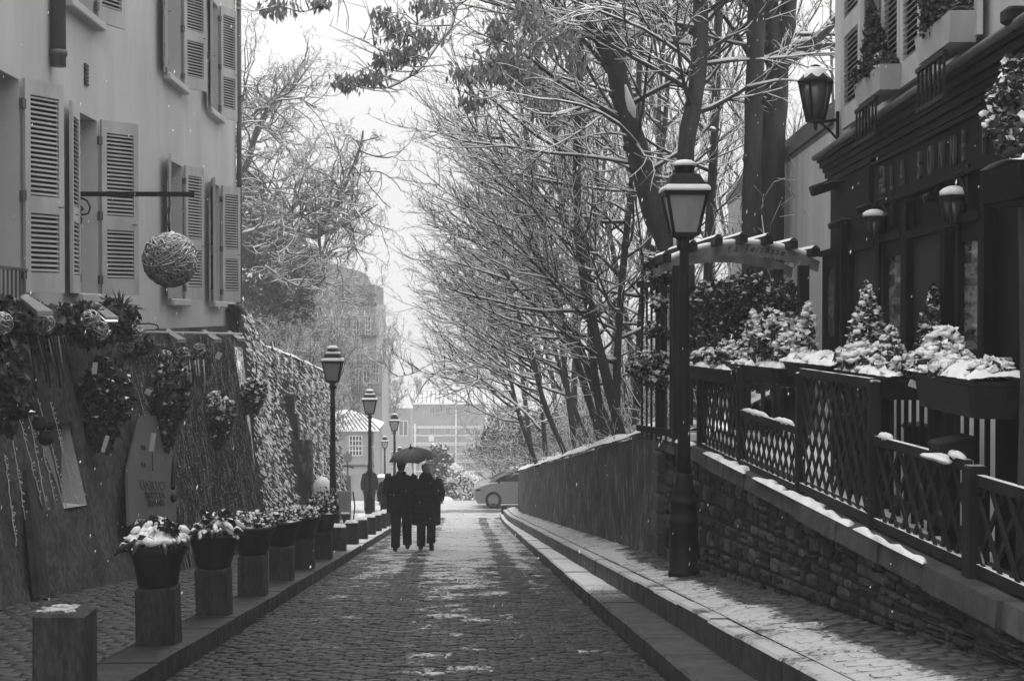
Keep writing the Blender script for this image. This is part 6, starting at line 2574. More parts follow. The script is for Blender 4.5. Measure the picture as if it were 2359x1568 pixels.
# white tag on the rounded trough, dark box with snow, dark cabinet at the right edge
q = at(2093, 882, 9.25)
mb = MB(); mb.bevbox((0, 0, 0), (.065, .012, .045), .003, rot=Matrix.Rotation(R(20), 3, 'Y'))
o = mb.build('price_card', M['card'], None); o.location = q + Vector((-.02, -.17, 0))
tag(o, 'tilted white card on the rounded trough of the terrace', 'card')
q = at(2195, 1035, 7.85)
t = thing('menu_box', 'dark slanted box with thick snow on its near ledge behind the lattice', 'box', q)
mb = MB(); mb.bevbox((0, 0, 0), (.20, .22, .13), .01, rot=Matrix.Rotation(R(-12), 3, 'Y')); mb.build('case', M['wood_dark'], t)
mb = MB(); mb.bar((0, 0, -.05), (0, 0, -1.4 - q.z), .05); mb.build('stand', M['wood_dark'], t)
q = at(2168, 1048, 7.75)
mb = MB(); mb.blob((0, 0, 0), .09, 3, 12, flat=.22, sx=.6, sy=1.9, amp=.4)
o = mb.build('snow_lump', M['snow'], None); o.location = q + Vector((-.03, 0, -.01)); tag(o, 'smooth snow lump lying on the low lattice rail', 'snow')
# right edge: dark upright cabinet and rail with snow
q = at(2345, 1000, 7.6)
t = thing('tall_cabinet', 'black upright cabinet at the right picture edge beside the big trough', 'cabinet', (q.x + .1, 7.6, -1.4))
mb = MB(); mb.bevbox((0, 0, .52), (.3, .4, 1.0), .015); mb.build('case', M['wood_dark'], t)
mb = MB(); mb.bevbox((-.152, 0, .52), (.012, .34, .86), .004); mb.build('door', M['shop_dark'], t)
mb = MB(); mb.grid(lambda a, b: ((a - .5) * .3, (b - .5) * .4, 1.022 + .02 * math.sin(PI * a)), [0, .3, .7, 1], [0, .3, .7, 1]); mb.build('snow', M['snow'], t)
q = at(2318, 840, 7.9)
mb = MB(); mb.bevbox((0, 0, -.30), (.05, .05, .68), .006)
o = mb.build('pale_stake', M['steel'], None); o.location = q
tag(o, 'short pale stake rising behind the big trough', 'stake')
# tall conifer and dark hanging board at the right edge, close to the viewer
Y = 6.9
q = at(2335, 300, Y)
t = thing('edge_conifer', 'snow tipped conifer cut off by the right picture edge in front of the sign', 'tree', (q.x, Y, -1.3))
mb = MB()
for i, (px, py, r) in enumerate(((2345, 200, .10), (2330, 240, .12), (2350, 290, .13), (2325, 290, .09), (2355, 340, .12), (2310, 215, .06), (2365, 230, .12), (2375, 310, .14), (2340, 160, .07))):
    leaf_cloud(mb, at(px, py, Y) - Vector((q.x, Y, -1.3)), r, r, r, 300, .045, seed=i + 500, msnow=1, snowshare=.2)
for i in range(60):
    px, py = rd.uniform(2275, 2380), 0
    py = 250 - (px - 2275) * 1.0 + rd.uniform(0, 40)
    mb.blob(at(px, py, Y) - Vector((q.x, Y - rd.uniform(0, .08), -1.3)), rd.uniform(.014, .03), i, 6, 1, .3, .7)
mb.build('crown', [M['leaf_snow'], M['snow']], t)
mb = MB(); mb.tube([(.05, 0, 0), (.07, 0, 1.0), (.05, 0, 2.2)], .035, 8); mb.build('trunk', M['bark'], t)
q = at(2335, 425, 6.6)
t = thing('awning_box', 'black boxy awning with a snow strip jutting in at the right edge', 'awning', q)
mb = MB(); mb.bevbox((.06, 0, 0), (.24, .5, .17), .01); mb.build('case', M['shop_dark'], t)
mb = MB()
mb.grid(lambda a, b: (-.07 + .26 * a, (b - .5) * .5, .086 + .02 * math.sin(PI * b) + .03 * a), [0, .3, .6, 1], [i / 8 for i in range(9)])
for k in range(14):
    mb.blob((-.06 + rd.uniform(0, .2), -.25 + rd.uniform(0, .1), .10), rd.uniform(.012, .025), k, 6, 0, .3, .7)
mb.build('snow', M['snow'], t)
mb = MB(); mb.bar((.14, .2, 0), (fx(6.8) - q.x, .2, 0), .05); mb.build('arm', M['shop_dark'], t)
# ------------------------------------------------------------------ bare winter trees
def rvec(rs):
    return Vector((rs.gauss(0, 1), rs.gauss(0, 1), rs.gauss(0, 1)))


def grow(mb, p, d, L, r, lev, S, rs, count=[0]):
    n = S['seg'][lev]
    pts, rad = [p.copy()], [r]
    q, dd = p.copy(), d.normalized()
    end = S['taper'][lev]
    bend = rvec(rs) * S['bend'][lev]
    for i in range(n):
        dd = (dd + rvec(rs) * S['wig'][lev] + bend / n + Vector((0, 0, S['up'][lev])) + S['bias'] * S['bk'][lev]).normalized()
        q = q + dd * (L / n)
        pts.append(q.copy())
        rad.append(r * (1 - (1 - end) * (i + 1) / n))
    mb.tube(pts, rad, S['sides'][lev], S['mat'][lev])
    if lev < S['snowlev']:
        # snow lying along the upper side where the branch is not too steep
        sp, sr = [], []
        for i in range(n + 1):
            t = (pts[min(i + 1, n)] - pts[max(i - 1, 0)]).normalized()
            flat = max(0.0, 1.0 - max(0.0, abs(t.z) - .30) * 1.9)
            sr.append(rad[i] * 1.1 * flat * rs.uniform(.65, 1.2) + .0005)
            sp.append(pts[i] + Vector((0, 0, rad[i] * .75 * flat)))
        if max(sr) > .003:
            mb.tube(sp, sr, 4 if lev < 2 else 3, 3)
    if lev + 1 < len(S['seg']):
        k = S['n'][lev]
        k = max(1, int(k * rs.uniform(.75, 1.25)))
        for j in range(k):
            f = S['f0'][lev] + (1 - S['f0'][lev]) * (j + rs.random()) / k
            f = min(f, .999)
            x = f * n
            i = int(x)
            pp = pts[i].lerp(pts[i + 1], x - i)
            t = (pts[i + 1] - pts[i]).normalized()
            ax = t.cross(rvec(rs)).normalized()
            a = rs.uniform(*S['ang'][lev])
            nd = (t * math.cos(a) + ax * math.sin(a))
            nd.z *= S['zf'][lev]
            LL = L * rs.uniform(*S['ratio'][lev]) * (1.15 - .55 * f)
            rr = max(S['rmin'], min(rad[i] * .8, S['rk'][lev] * rs.uniform(.7, 1.2)))
            grow(mb, pp, nd.normalized(), LL, rr, lev + 1, S, rs)


def style(**kw):
    S = dict(seg=[6, 5, 4, 3], taper=[.35, .35, .4, .5], wig=[.10, .14, .18, .22], bend=[.3, .35, .4, .3], up=[.05, .06, .04, .02], bias=Vector((0, 0, 0)), bk=[.05, .04, .02, .0],
             sides=[6, 5, 4, 3], mat=[0, 1, 1, 2], n=[9, 8, 6], f0=[.18, .12, .1], ang=[(.4, 1.0), (.4, 1.0), (.4, 1.1)], ratio=[(.35, .7), (.3, .6), (.35, .6)], zf=[1, 1, 1], snowlev=3, rmin=.0045, rk=[.02, .010, .006])
    S.update(kw)
    return S


TM = [M['bark'], M['twig'], M['twig_thin'], M['snow']]


def pix_path(path, Y0, Y1=None):
    Y1 = Y0 if Y1 is None else Y1
    n = len(path) - 1
    return [at(x, y, Y0 + (Y1 - Y0) * i / max(1, n)) for i, (x, y) in enumerate(path)]


def smooth_path(P, rad, m=3):
    out, ro = [], []
    for i in range(len(P) - 1):
        p0 = P[max(0, i - 1)]; p1 = P[i]; p2 = P[i + 1]; p3 = P[min(len(P) - 1, i + 2)]
        for j in range(m):
            t = j / m
            out.append(.5 * ((2 * p1) + (p2 - p0) * t + (2 * p0 - 5 * p1 + 4 * p2 - p3) * t * t + (3 * p1 - p0 - 3 * p2 + p3) * t ** 3))
            ro.append(rad[i] + (rad[i + 1] - rad[i]) * t)
    out.append(P[-1]); ro.append(rad[-1])
    return out, ro


def tree(name, label, stems, S, nbr, seed, group=None, f0=.2, Lb=(1.8, 3.6), up=(.1, .9), dirbias=None, r1=.035, cat='tree', extra=None, knots=True, mats=None):
    """stems: list of (points, radii). Branches leave the stems; one trunk mesh and one crown mesh per tree"""
    rs = random.Random(seed)
    base = stems[0][0][0]
    t = thing(name, label, cat, base, 0, group)
    mt = MB()
    mc = MB()
    for (P, Rd) in stems:
        P2, R2 = smooth_path([p - base for p in P], Rd)
        R2 = [r * (1 + .06 * math.sin(i * 1.9 + seed)) for i, r in enumerate(R2)]
        mt.tube(P2, R2, 12)
        if knots:
            for k in range(4):
                i = rs.randint(1, len(P2) - 2)
                mt.blob(P2[i] + Vector((rs.choice((-1, 1)) * R2[i] * .8, -R2[i] * .4, 0)), R2[i] * .45, k, 7)
        n = len(P2) - 1
        for j in range(int(nbr * (1 if P is stems[0][0] else .6))):
            f = f0 + (1 - f0) * (j + rs.random()) / (nbr * (1 if P is stems[0][0] else .6))
            x = min(f, .995) * n
            i = int(x)
            p = P2[i].lerp(P2[i + 1], x - i)
            a = rs.uniform(0, 6.28)
            d = Vector((math.cos(a), math.sin(a) * .8, rs.uniform(*up)))
            if dirbias is not None:
                d = d + dirbias * rs.uniform(.3, 1.2)
            L = rs.uniform(*Lb) * (1.1 - .45 * f)
            grow(mc, p, d.normalized(), L, min(R2[i] * .6, r1 * rs.uniform(.6, 1.2)), 0, S, rs)
    if extra:
        extra(mc, mt, base, rs)
    mats = mats or TM
    mt.build('trunk', mats, t)
    mc.build('crown', mats, t)
    return t


LEFTUP = Vector((-.9, -.15, .25))
FS = style(bias=Vector((-.5, -.1, .6)), bk=[.10, .06, .03, 0], up=[.03, .06, .05, .03], wig=[.07, .09, .12, .16], bend=[.25, .25, .25, .2], ang=[(.35, .8), (.35, .8), (.4, .9)], n=[6, 5, 3], rk=[.016, .0092, .0064], rmin=.0048)
FG2 = 'bare trees on the snowy bank'
def ext(path, top=-260):
    (x0, y0), (x1, y1) = path[-2], path[-1]
    k = (top - y1) / (y1 - y0) if y1 != y0 else 0
    return path + [(x1 + (x1 - x0) * k * .6, top)]

# the great leaning tree
def stem(path, Y0, w0, w1, Y1=None):
    P = pix_path(path, Y0, Y1)
    n = len(P) - 1
    return (P, [(w0 + (w1 - w0) * i / n) * Y0 / FL / 2 for i in range(n + 1)])

leafmats = [M['dead_leaf']]
def leaf_hang(mb, c, rx, rz, n, seed, size=.15):
    rs = np.random.RandomState(seed)
    p = np.array(tuple(c)) + rs.normal(size=(n, 3)) * np.array([rx * .5, rx * .4, rz * .5])
    dv = rs.normal(size=(n, 3)) * .38
    dv[:, 2] -= 1.0
    dv /= np.linalg.norm(dv, axis=1, keepdims=True)
    du = np.cross(dv, rs.normal(size=(n, 3)))
    du /= np.linalg.norm(du, axis=1, keepdims=True)
    s = size * rs.uniform(.6, 1.3, n)[:, None]
    mb.leaves(p, du * s * .20, dv * s * .55)

CL = [(634, 20, 38, 26), (736, 10, 22, 16), (881, 40, 24, 20), (904, 72, 40, 30), (969, 95, 50, 26), (989, 15, 50, 26), (874, 145, 22, 24), (911, 142, 20, 18), (936, 128, 26, 18), (799, 192, 36, 20), (854, 185, 36, 16),
      (1074, 180, 34, 22), (1124, 172, 56, 30), (1159, 145, 60, 34), (1156, 70, 32, 26), (1089, 237, 36, 22), (1148, 70, 30, 26), (1198, 115, 74, 42), (1163, 165, 80, 44), (1213, 185, 60, 30), (1288, 100, 50, 40), (1258, 245, 50, 28), (1240, 60, 60, 36), (1330, 150, 40, 26), (1205, 30, 40, 26)]
def big_extra(mc, mt, base, rs):
    YL = 20.5
    def pp(path, w0, w1, Y0=22, Y1=YL):
        P = [p - base for p in pix_path(path, Y0, Y1)]
        n = len(P) - 1
        P, Rr = smooth_path(P, [(w0 + (w1 - w0) * i / n) * .0062 / 2 for i in range(n + 1)])
        mc.tube(P, Rr, 6, 1)
        return P
    paths = [pp([(1330, 0), (1250, -60), (1150, -62), (1062, -5), (1040, 60), (1010, 100), (985, 135), (960, 165), (905, 198), (875, 203), (830, 200), (796, 190)], 12, 2.5),
             pp([(1150, -62), (950, -110), (820, -70), (760, -10), (736, 12), (700, 27), (665, 20), (636, 10)], 8, 2.5, 20.5, 20.5),
             pp([(985, 135), (930, 118), (895, 122), (862, 108), (828, 86)], 4, 2, 20.5, 20.5), pp([(1040, 58), (980, 60), (930, 50), (884, 30)], 4, 2, 20.5, 20.5),
             pp([(1010, 100), (960, 92), (905, 60)], 4, 2, 20.5, 20.5), pp([(960, 165), (930, 140), (880, 140)], 3.5, 2, 20.5, 20.5),
             pp([(1330, 0), (1290, 60), (1230, 100), (1180, 140), (1120, 165), (1075, 175)], 9, 2.5, 22, 20.5), pp([(1230, 100), (1215, 160), (1165, 215), (1090, 232)], 5, 2, 20.6, 20.5), pp([(1290, 60), (1285, 140), (1262, 240)], 5, 2, 20.6, 20.5)]
    S2 = style(seg=[4, 3], n=[5], sides=[4, 3], mat=[1, 2], up=[.06, .03])
    for P in paths:
        for j in range(len(P) * 2 // 3):
            i = rs.randint(len(P) // 3, len(P) - 2)
            grow(mc, P[i], (rvec(rs) + Vector((-.3, 0, .5))).normalized(), rs.uniform(.25, .9), .010, 0, S2, rs)

S_big = style(bias=Vector((-.5, -.1, .3)), wig=[.08, .11, .14, .18], ang=[(.35, .85), (.35, .8), (.4, .9)], n=[7, 5, 3], rk=[.02, .011, .0075])
bt = tree('leaning_tree', 'big leaning tree with snow streaked trunk and drooping withered leaf bunches',
          [stem([(1600, 900), (1570, 700), (1545, 580), (1500, 470), (1466, 340), (1432, 220), (1412, 110), (1408, 0), (1404, -250)], 22, 62, 42),
           stem([(1436, 235), (1415, 170), (1375, 85), (1330, 0), (1300, -120)], 22, 30, 16)], S_big, 26, 5, None, .42, (1.8, 3.6), (.0, .8), LEFTUP * .5, .04, 'tree', big_extra)
mb = MB()
for i, (x, y, rx, rz) in enumerate(CL):
    k = 20.5 / FL
    leaf_hang(mb, at(x, y, 20.5) - bt.location, rx * k, rz * k, int(34 + rx * 1.5), i, .125)
mb.build('withered_leaves', M['dead_leaf'], bt)
mb = MB()
q = [at(x, y, 21.85) - bt.location for x, y in ((1440, 195), (1446, 225), (1454, 250), (1462, 272))]
mb.tube(q, [.015, .055, .07, .02], 8)
q = [at(x, y, 21.8) - bt.location for x, y in ((1553, 545), (1560, 560), (1568, 585))]
mb.tube(q, [.02, .07, .05], 8)
mb.build('snow', M['snow'], bt)

tree('tall_tree', 'straight dark tree rising directly above the right street lamp', [stem(ext([(1585, 1000), (1578, 560), (1580, 340), (1598, 240), (1612, 120), (1613, 0)]), 20.5, 46, 32)], S_big, 20, 6, None, .45, (1.6, 3.4), (.0, .7), None, .035)
def twin_extra(mc, mt, base, rs):
    def pp(path, w0, w1, Y0=21, Y1=21):
        P = [p - base for p in pix_path(path, Y0, Y1)]
        n = len(P) - 1
        P, Rr = smooth_path(P, [(w0 + (w1 - w0) * i / n) * .0062 / 2 for i in range(n + 1)])
        mt.tube(P, Rr, 9, 0)
        # snow lying along the limb
        for a, b, r in zip(P[:-1], P[1:], Rr):
            for q in range(3):
                c = a.lerp(b, rs.random())
                mt.blob(c + Vector((rs.uniform(-.02, .02), rs.uniform(-.02, .02), r * .8)), r * rs.uniform(.4, .8), rs.randint(0, 99), 6, 3, .3, .6)
    pp([(1800, 150), (1835, 112), (1872, 98), (1905, 68), (1940, 30)], 34, 16)
    pp([(1815, 140), (1850, 122), (1890, 108), (1945, 104)], 24, 14)
    pp([(1738, 150), (1715, 110), (1690, 70), (1660, 30)], 14, 7)
    pp([(1770, 150), (1755, 130), (1738, 140)], 12, 10)
tw_ = tree('twin_tree', 'massive double trunked tree with snow laden side limbs behind the arch',
     [stem([(1775, 1000), (1772, 540), (1780, 300), (1790, 160), (1778, 80), (1772, 0), (1765, -200)], 21, 74, 34),
      stem([(1790, 170), (1808, 80), (1818, 0), (1835, -200)], 21, 46, 32),
      stem(ext([(1728, 1000), (1730, 540), (1735, 300), (1740, 120), (1742, 0)]), 20.6, 46, 40)], S_big, 12, 7, None, .6, (1.4, 3.0), (0, .8), None, .035, 'tree', twin_extra)

bank_specs = [
    # path, Y, w0, w1, label
    ([(1625, 900), (1632, 560), (1641, 400), (1648, 250), (1652, 100), (1656, 0)], 24, 26, 20, 'thin dark tree between the straight tree and the double trunk'),
    ([(1432, 1010), (1392, 850), (1355, 700), (1335, 560), (1328, 400), (1333, 200), (1340, 60)], 25, 30, 16, 'slender tree bowing left then rising, midway along the bank'),
    ([(1398, 1020), (1380, 930), (1369, 860), (1358, 706), (1345, 560), (1300, 380), (1260, 250)], 27, 26, 12, 'slim tree with snowy foot right of the bank middle'),
    ([(1418, 1008), (1420, 900), (1422, 811), (1428, 706), (1440, 560), (1455, 420), (1468, 250)], 25.5, 24, 14, 'upright slim tree beside the board fence end'),
    ([(1408, 1000), (1370, 900), (1334, 793), (1300, 740), (1271, 680), (1230, 560), (1190, 420), (1150, 300)], 28, 22, 10, 'long tree leaning far left over the street'),
    ([(1382, 1010), (1350, 900), (1316, 793), (1292, 723), (1262, 600), (1240, 470), (1228, 330)], 30, 22, 10, 'leaning tree behind the middle of the retaining wall'),
    ([(1302, 1045), (1264, 958), (1240, 880), (1225, 811), (1187, 706), (1150, 600), (1090, 480)], 33, 15, 8, 'low leaning tree near the lower bank, thin'),
    ([(1238, 1075), (1214, 1010), (1194, 951), (1175, 870), (1159, 793), (1120, 700), (1080, 620)], 40, 13, 7, 'last leaning tree at the low end of the bank'),
    ([(1258, 1060), (1252, 990), (1248, 930), (1240, 840), (1228, 740), (1205, 600)], 42, 14, 7, 'upright tree at the low end of the bank'),
    ([(1462, 1000), (1470, 850), (1478, 700), (1500, 500), (1530, 300), (1540, 120)], 27, 22, 12, 'tree half hidden behind the creeper grown board fence'),
    ([(1360, 1030), (1330, 960), (1290, 850), (1270, 760), (1262, 640), (1255, 520)], 35, 16, 8, 'middle distance tree in the thicket over the retaining wall'),
    ([(1330, 1030), (1322, 900), (1330, 760), (1352, 600), (1385, 430), (1398, 300)], 38, 18, 9, 'farther upright tree in the thicket over the retaining wall'),
]
def low_limbs(mc, mt, base, rs):
    for path, w0, w1 in (([(1245, 991), (1211, 951), (1158, 908), (1104, 871), (1051, 851), (1011, 854), (977, 884), (954, 925)], 7, 2), ([(1160, 905), (1130, 885), (1098, 884), (1051, 901), (1004, 918)], 4, 2), ([(1104, 871), (1060, 835), (1000, 835), (950, 860), (905, 868)], 4, 1.5)):
        P = [p - base for p in pix_path(path, 39)]
        n = len(P) - 1
        P, Rr = smooth_path(P, [(w0 + (w1 - w0) * i / n) * 39 / FL / 2 for i in range(n + 1)])
        mc.tube(P, Rr, 6, 1)
        mc.tube([p + Vector((0, 0, r * .8)) for p, r in zip(P, Rr)], [r * .9 for r in Rr], 5, 3)
        for j in range(len(P)):
            grow(mc, P[rs.randint(2, len(P) - 2)], (rvec(rs) + Vector((-.4, 0, .2))).normalized(), rs.uniform(.5, 1.4), .016, 1, FS, rs)
for i, (path, Y, w0, w1, lab) in enumerate(bank_specs):
    tree('bare_tree', lab, [stem(ext(path, -160) if path[-1][1] < 260 and i < 4 else path, Y, w0 * .85, w1 * .85)], FS, 24 if i not in (0,) else 16, 40 + i, FG2, .22, (1.7, 3.4) if Y < 31 else (1.8, 3.6), (-.1, .7), LEFTUP * (.9 if i not in (0, 3, 9) else .1), .028, 'tree', low_limbs if i == 7 else None)
# deeper thicket
rs_ = random.Random(91)
for i, (px, Y, X) in enumerate(((1330, 34, 0), (1450, 36, 0), (1520, 33, 0), (1590, 36, 0), (1660, 34, 0), (1720, 38, 0), (1800, 40, 0), (1870, 34, 0), (1560, 44, 0), (1400, 46, 0), (1480, 30, 0), (1640, 46, 0), (1290, 50, 0), (1910, 42, 0), (1350, 42, 0), (1230, 47, 0))):
    p = at(px, 900, Y)
    z = bank(p.x, Y)
    H = rs_.uniform(10, 13)
    pts = [Vector((p.x, Y, z - .2))]
    ln = rs_.uniform(-.22, .04)
    for k in range(1, 6):
        pts.append(Vector((p.x + ln * H * k / 5 + rs_.uniform(-.15, .15), Y + rs_.uniform(-.3, .3), z + H * k / 5)))
    r = rs_.uniform(.055, .09)
    tree('thicket_tree', ('gaunt', 'spindly', 'crooked', 'lean', 'lanky', 'tall', 'wiry', 'dense', 'faint', 'hazy', 'slight', 'dim', 'low', 'edge', 'pale', 'last')[i] + ' bare tree deep in the thicket, ' + ('left of the leaning tree', 'behind the slim upright tree', 'close behind the leaning tree trunk', 'behind the straight tree', 'right of the straight tree', 'just left of the double trunk', 'behind the double trunk', 'above the white annex roof', 'far behind the lamp head', 'far behind the bowing tree', 'behind the leaning trunk foot', 'far behind the thin dark tree', 'beyond the low bank trees', 'beyond the annex eave at the white house', 'behind the long leaning tree', 'over the silver car')[i], [(pts, [r, r * .85, r * .7, r * .55, r * .4, r * .25])],
         style(bias=Vector((-.2, 0, .5)), up=[.08, .06, .04, .02], wig=[.07, .09, .12, .16], bend=[.25, .25, .25, .2], ang=[(.3, .7), (.3, .7), (.4, .9)], n=[6, 4, 3], rk=[.016, .010, .007], rmin=.0055), 17, 200 + i, 'bare trees of the deeper thicket', .2, (2.2, 4.0), (.2, 1.2), Vector((-.3, -.1, .2)), .03, knots=False)

# undergrowth along the bank foot
mb = MB()
rs3 = random.Random(17)
for k in range(420):
    Y = rs3.uniform(19, 48)
    X = xw(Y) + rs3.uniform(.15, 2.2)
    p = Vector((X, Y, bank(X, Y) - .03))
    S2 = style(seg=[3, 2], n=[4], sides=[3, 3], mat=[1, 2], up=[.05, .03], ang=[(.3, .9)])
    grow(mb, p, Vector((rs3.uniform(-.7, .5), rs3.uniform(-.5, .5), 1)).normalized(), rs3.uniform(.25, .8), .008, 0, S2, rs3)
for k in range(260):
    Y = rs3.uniform(19, 48)
    X = xw(Y) + rs3.uniform(.2, 1.8)
    mb.blob(Vector((X, Y, bank(X, Y) + .03)), rs3.uniform(.05, .16), k, 7, 3, .3, .55)
for k in range(330):
    Y = rs3.uniform(20, 50)
    X = xw(Y) + rs3.uniform(1.0, 7.5)
    p = Vector((X, Y, bank(X, Y) - .03))
    S2 = style(seg=[4, 3, 3], n=[5, 4], sides=[4, 3, 3], mat=[1, 1, 2], up=[.06, .05, .03], ang=[(.3, .8), (.3, .9)], rk=[.010, .008], rmin=.006)
    for q in range(2):
        grow(mb, p, Vector((rs3.uniform(-.6, .3), rs3.uniform(-.4, .3), 1)).normalized(), rs3.uniform(1.0, 2.6), .016, 0, S2, rs3)
for k in range(300):
    Y = rs3.uniform(19, 48)
    X = xw(Y) + rs3.uniform(.3, 5)
    mb.blob(Vector((X, Y, bank(X, Y) + rs3.uniform(.0, .25))), rs3.uniform(.05, .18), k, 8, 3, .45, .4)
o = mb.build('undergrowth', TM, None)
tag(o, 'low snowy twigs and brush along the bank foot', None, None, 'stuff')

# ------------------------------------------------------------------ LEFT trees beyond the house
YL1 = 47.0
CS = style(seg=[8, 7, 6, 4], wig=[.22, .30, .34, .34], bend=[.5, .6, .6, .4], up=[.03, .03, .02, .01], n=[5, 4, 4], rk=[.035, .018, .010], rmin=.007, ratio=[(.35, .65), (.35, .6), (.35, .6)], bk=[.03, .02, 0, 0], bias=Vector((.6, 0, .3)))
def plane_extra(mc, mt, base, rs):
    def pp(path, w0, w1, snow=False):
        P = [p - base for p in pix_path(path, YL1, YL1 - .5)]
        n = len(P) - 1
        P, Rr = smooth_path(P, [(w0 + (w1 - w0) * i / n) * YL1 / FL / 2 for i in range(n + 1)])
        mt.tube(P, Rr, 8, 0)
        for j in range(int(len(P) * 1.3)):
            i = rs.randint(2, len(P) - 2)
            grow(mc, P[i], (rvec(rs) + Vector((.35, 0, .35))).normalized(), rs.uniform(1.2, 2.8), min(Rr[i] * .7, .035), 0, CS, rs)
        return P
    pp([(470, 590), (545, 548), (600, 530), (640, 522), (690, 536), (733, 544), (742, 520), (775, 470), (790, 438), (815, 380), (832, 330), (836, 300)], 22, 4)
    pp([(735, 545), (738, 575), (755, 595), (775, 580)], 8, 4)
    pp([(733, 540), (790, 520), (830, 495), (870, 470)], 9, 3)
    pp([(610, 612), (650, 640), (690, 660), (735, 652), (750, 635)], 7, 4)
    pp([(640, 520), (660, 498), (700, 500), (726, 520)], 10, 6)
    pp([(430, 600), (520, 440), (568, 380), (578, 345), (592, 295), (622, 245), (655, 215)], 20, 6)
    pp([(590, 300), (610, 295), (640, 325), (668, 350)], 8, 3)
    pp([(560, 385), (600, 420), (650, 470), (690, 500)], 7, 3)
    pp([(520, 430), (550, 300), (560, 220), (575, 160)], 9, 3)
    pp([(545, 300), (620, 235), (680, 225), (730, 250)], 8, 3)
trunkP = pix_path([(400, 1300), (410, 900), (430, 600)], YL1)
tree('plane_tree', 'crooked plane tree with one long snow covered bough reaching out beyond the house', [(trunkP, [.42, .36, .30])], CS, 3, 301, None, .8, (2, 3), (.3, .8), Vector((.5, 0, .3)), .05, 'tree', plane_extra, True, [M['bark_pale'], M['twig_hazed'], M['twig_hazed'], M['snow']])
# evergreen mass behind it
q = at(620, 640, 55)
t = thing('evergreen_tree', 'broad dark evergreen tree behind the plane tree bough', 'tree', (q.x, 55, G(55)))
mb = MB()
for i, (px, py, r) in enumerate(((575, 480, 1.1), (600, 560, 1.0), (560, 560, 1.2), (640, 590, 1.0), (690, 600, .8), (600, 640, 1.3), (660, 660, 1.1), (570, 700, 1.4), (620, 730, 1.3), (700, 640, .7), (680, 720, 1.0), (560, 430, .8), (590, 780, 1.2))):
    leaf_cloud(mb, at(px, py, 55) - t.location, r, r, r * .75, 900, .17, seed=i + 700, droop=.5)
mb.build('crown', M['evergreen'], t)
mb = MB()
mb.tube([(0, 0, 0), (.1, 0, 3), (0, 0, 6.5)], [.25, .2, .1], 8)
mb.build('trunk', M['bark'], t)
# upright twiggy trees before the tall house
for i, (px, Y, H, lab) in enumerate(((620, 50, 5.5, 'twiggy bush like tree rising over the ivy wall by the house corner'), (680, 52, 6.0, 'twiggy tree in the middle above the ivy wall'), (735, 53, 5.6, 'twiggy tree right above the first street lamp'), (760, 88, 10.0, 'thin twiggy tree before the tall house windows'), (822, 91, 10.5, 'slim twiggy tree at the street side edge of the tall house'), (876, 104, 10.0, 'small twiggy tree at the corner beside the tall house'))):
    p = at(px, 900, Y)
    z = G(Y) + (1.2 if Y < 80 else 4.0)
    st = []
    for s in range(4):
        a = rs_.uniform(0, 6.28)
        st.append(([Vector((p.x, Y, z)), Vector((p.x + .3 * math.cos(a), Y + .3 * math.sin(a), z + H * .4)), Vector((p.x + .8 * math.cos(a), Y + .7 * math.sin(a), z + H * .85))], [.06, .04, .02]))
    tree('twiggy_tree', lab, st, style(up=[.10, .10, .06, .04], bias=Vector((0, 0, .5)), n=[8, 6, 4], rk=[.016 * Y / 55, .010 * Y / 55, .008 * Y / 55], rmin=.00013 * Y), 16 if Y < 80 else 11, 400 + i, 'twiggy trees over the ivy wall', (.15 if Y < 80 else .3), (1.2, 2.4) if Y < 80 else (2.2, 4.2), (.5, 1.6), None, .025 * Y / 55, knots=False, mats=[M['bark_pale'], M['twig_hazed'], M['twig_hazed'], M['snow']])

# dense snowy bushes closing the view past the low end of the bank
for i, (px, py, Y, r, lab) in enumerate(((1160, 1010, 66, 1.2, 'dense snowy bush leftmost past the end of the bank, over the car roof'), (1195, 980, 62, 1.3, 'tall dense snowy bush rising behind the silver car'), (1235, 985, 58, 1.3, 'dense snowy bush behind the low end of the retaining wall'), (1280, 990, 55, 1.3, 'dense snowy bush deep between the last bank trees'), (1330, 980, 52, 1.3, 'broad snowy bush deep behind the bank trees'), (1385, 960, 48, 1.2, 'snowy bush deep behind the middle bank trees'), (1440, 940, 42, 1.1, 'snowy bush behind the trees beside the board fence'))):
    q = at(px, py, Y)
    zb = min(q.z - 1.6, G(Y) + 1.0)
    t = thing('snowy_bush', lab, 'bush', (q.x, Y, zb), 0, 'snowy bushes behind the bank trees')
    S2 = style(seg=[4, 3, 3], n=[8, 6], sides=[4, 3, 3], mat=[1, 1, 2], up=[.05, .05, .03], ang=[(.3, .8), (.3, .9)], rk=[.012, .010], rmin=.008)
    mc = MB()
    for k in range(40):
        a = rs_.uniform(0, 6.28)
        grow(mc, Vector((r * .8 * rs_.uniform(-1, 1), r * .5 * rs_.uniform(-1, 1), (q.z - zb) * rs_.uniform(.0, .8))), Vector((math.cos(a) * .8, math.sin(a) * .8, rs_.uniform(.3, 1.3))).normalized(), rs_.uniform(1.0, 2.2), .02, 0, S2, rs_)
    for k in range(7):
        leaf_cloud(mc, (rs_.uniform(-1, 1) * r, rs_.uniform(-.5, .5) * r, (q.z - zb) * rs_.uniform(.5, 1.3)), .5, .5, .5, 130, .11, m=1, seed=k + i * 10, msnow=3, snowshare=.35)
    mc.build('twigs', [M['bark'], M['leaf'], M['twig_hazed'], M['snow']], t)
    mt = MB()
    for k in range(4):
        mt.tube([(k * .3 - .5, 0, 0), (k * .3 - .45, .05, (q.z - zb) * .5), (k * .32 - .5, 0, (q.z - zb) * .9)], [.05, .04, .02], 6)
    mt.build('stems', M['bark'], t)
# ------------------------------------------------------------------ houses at the foot of the hill and far below
def gable_house(): pass
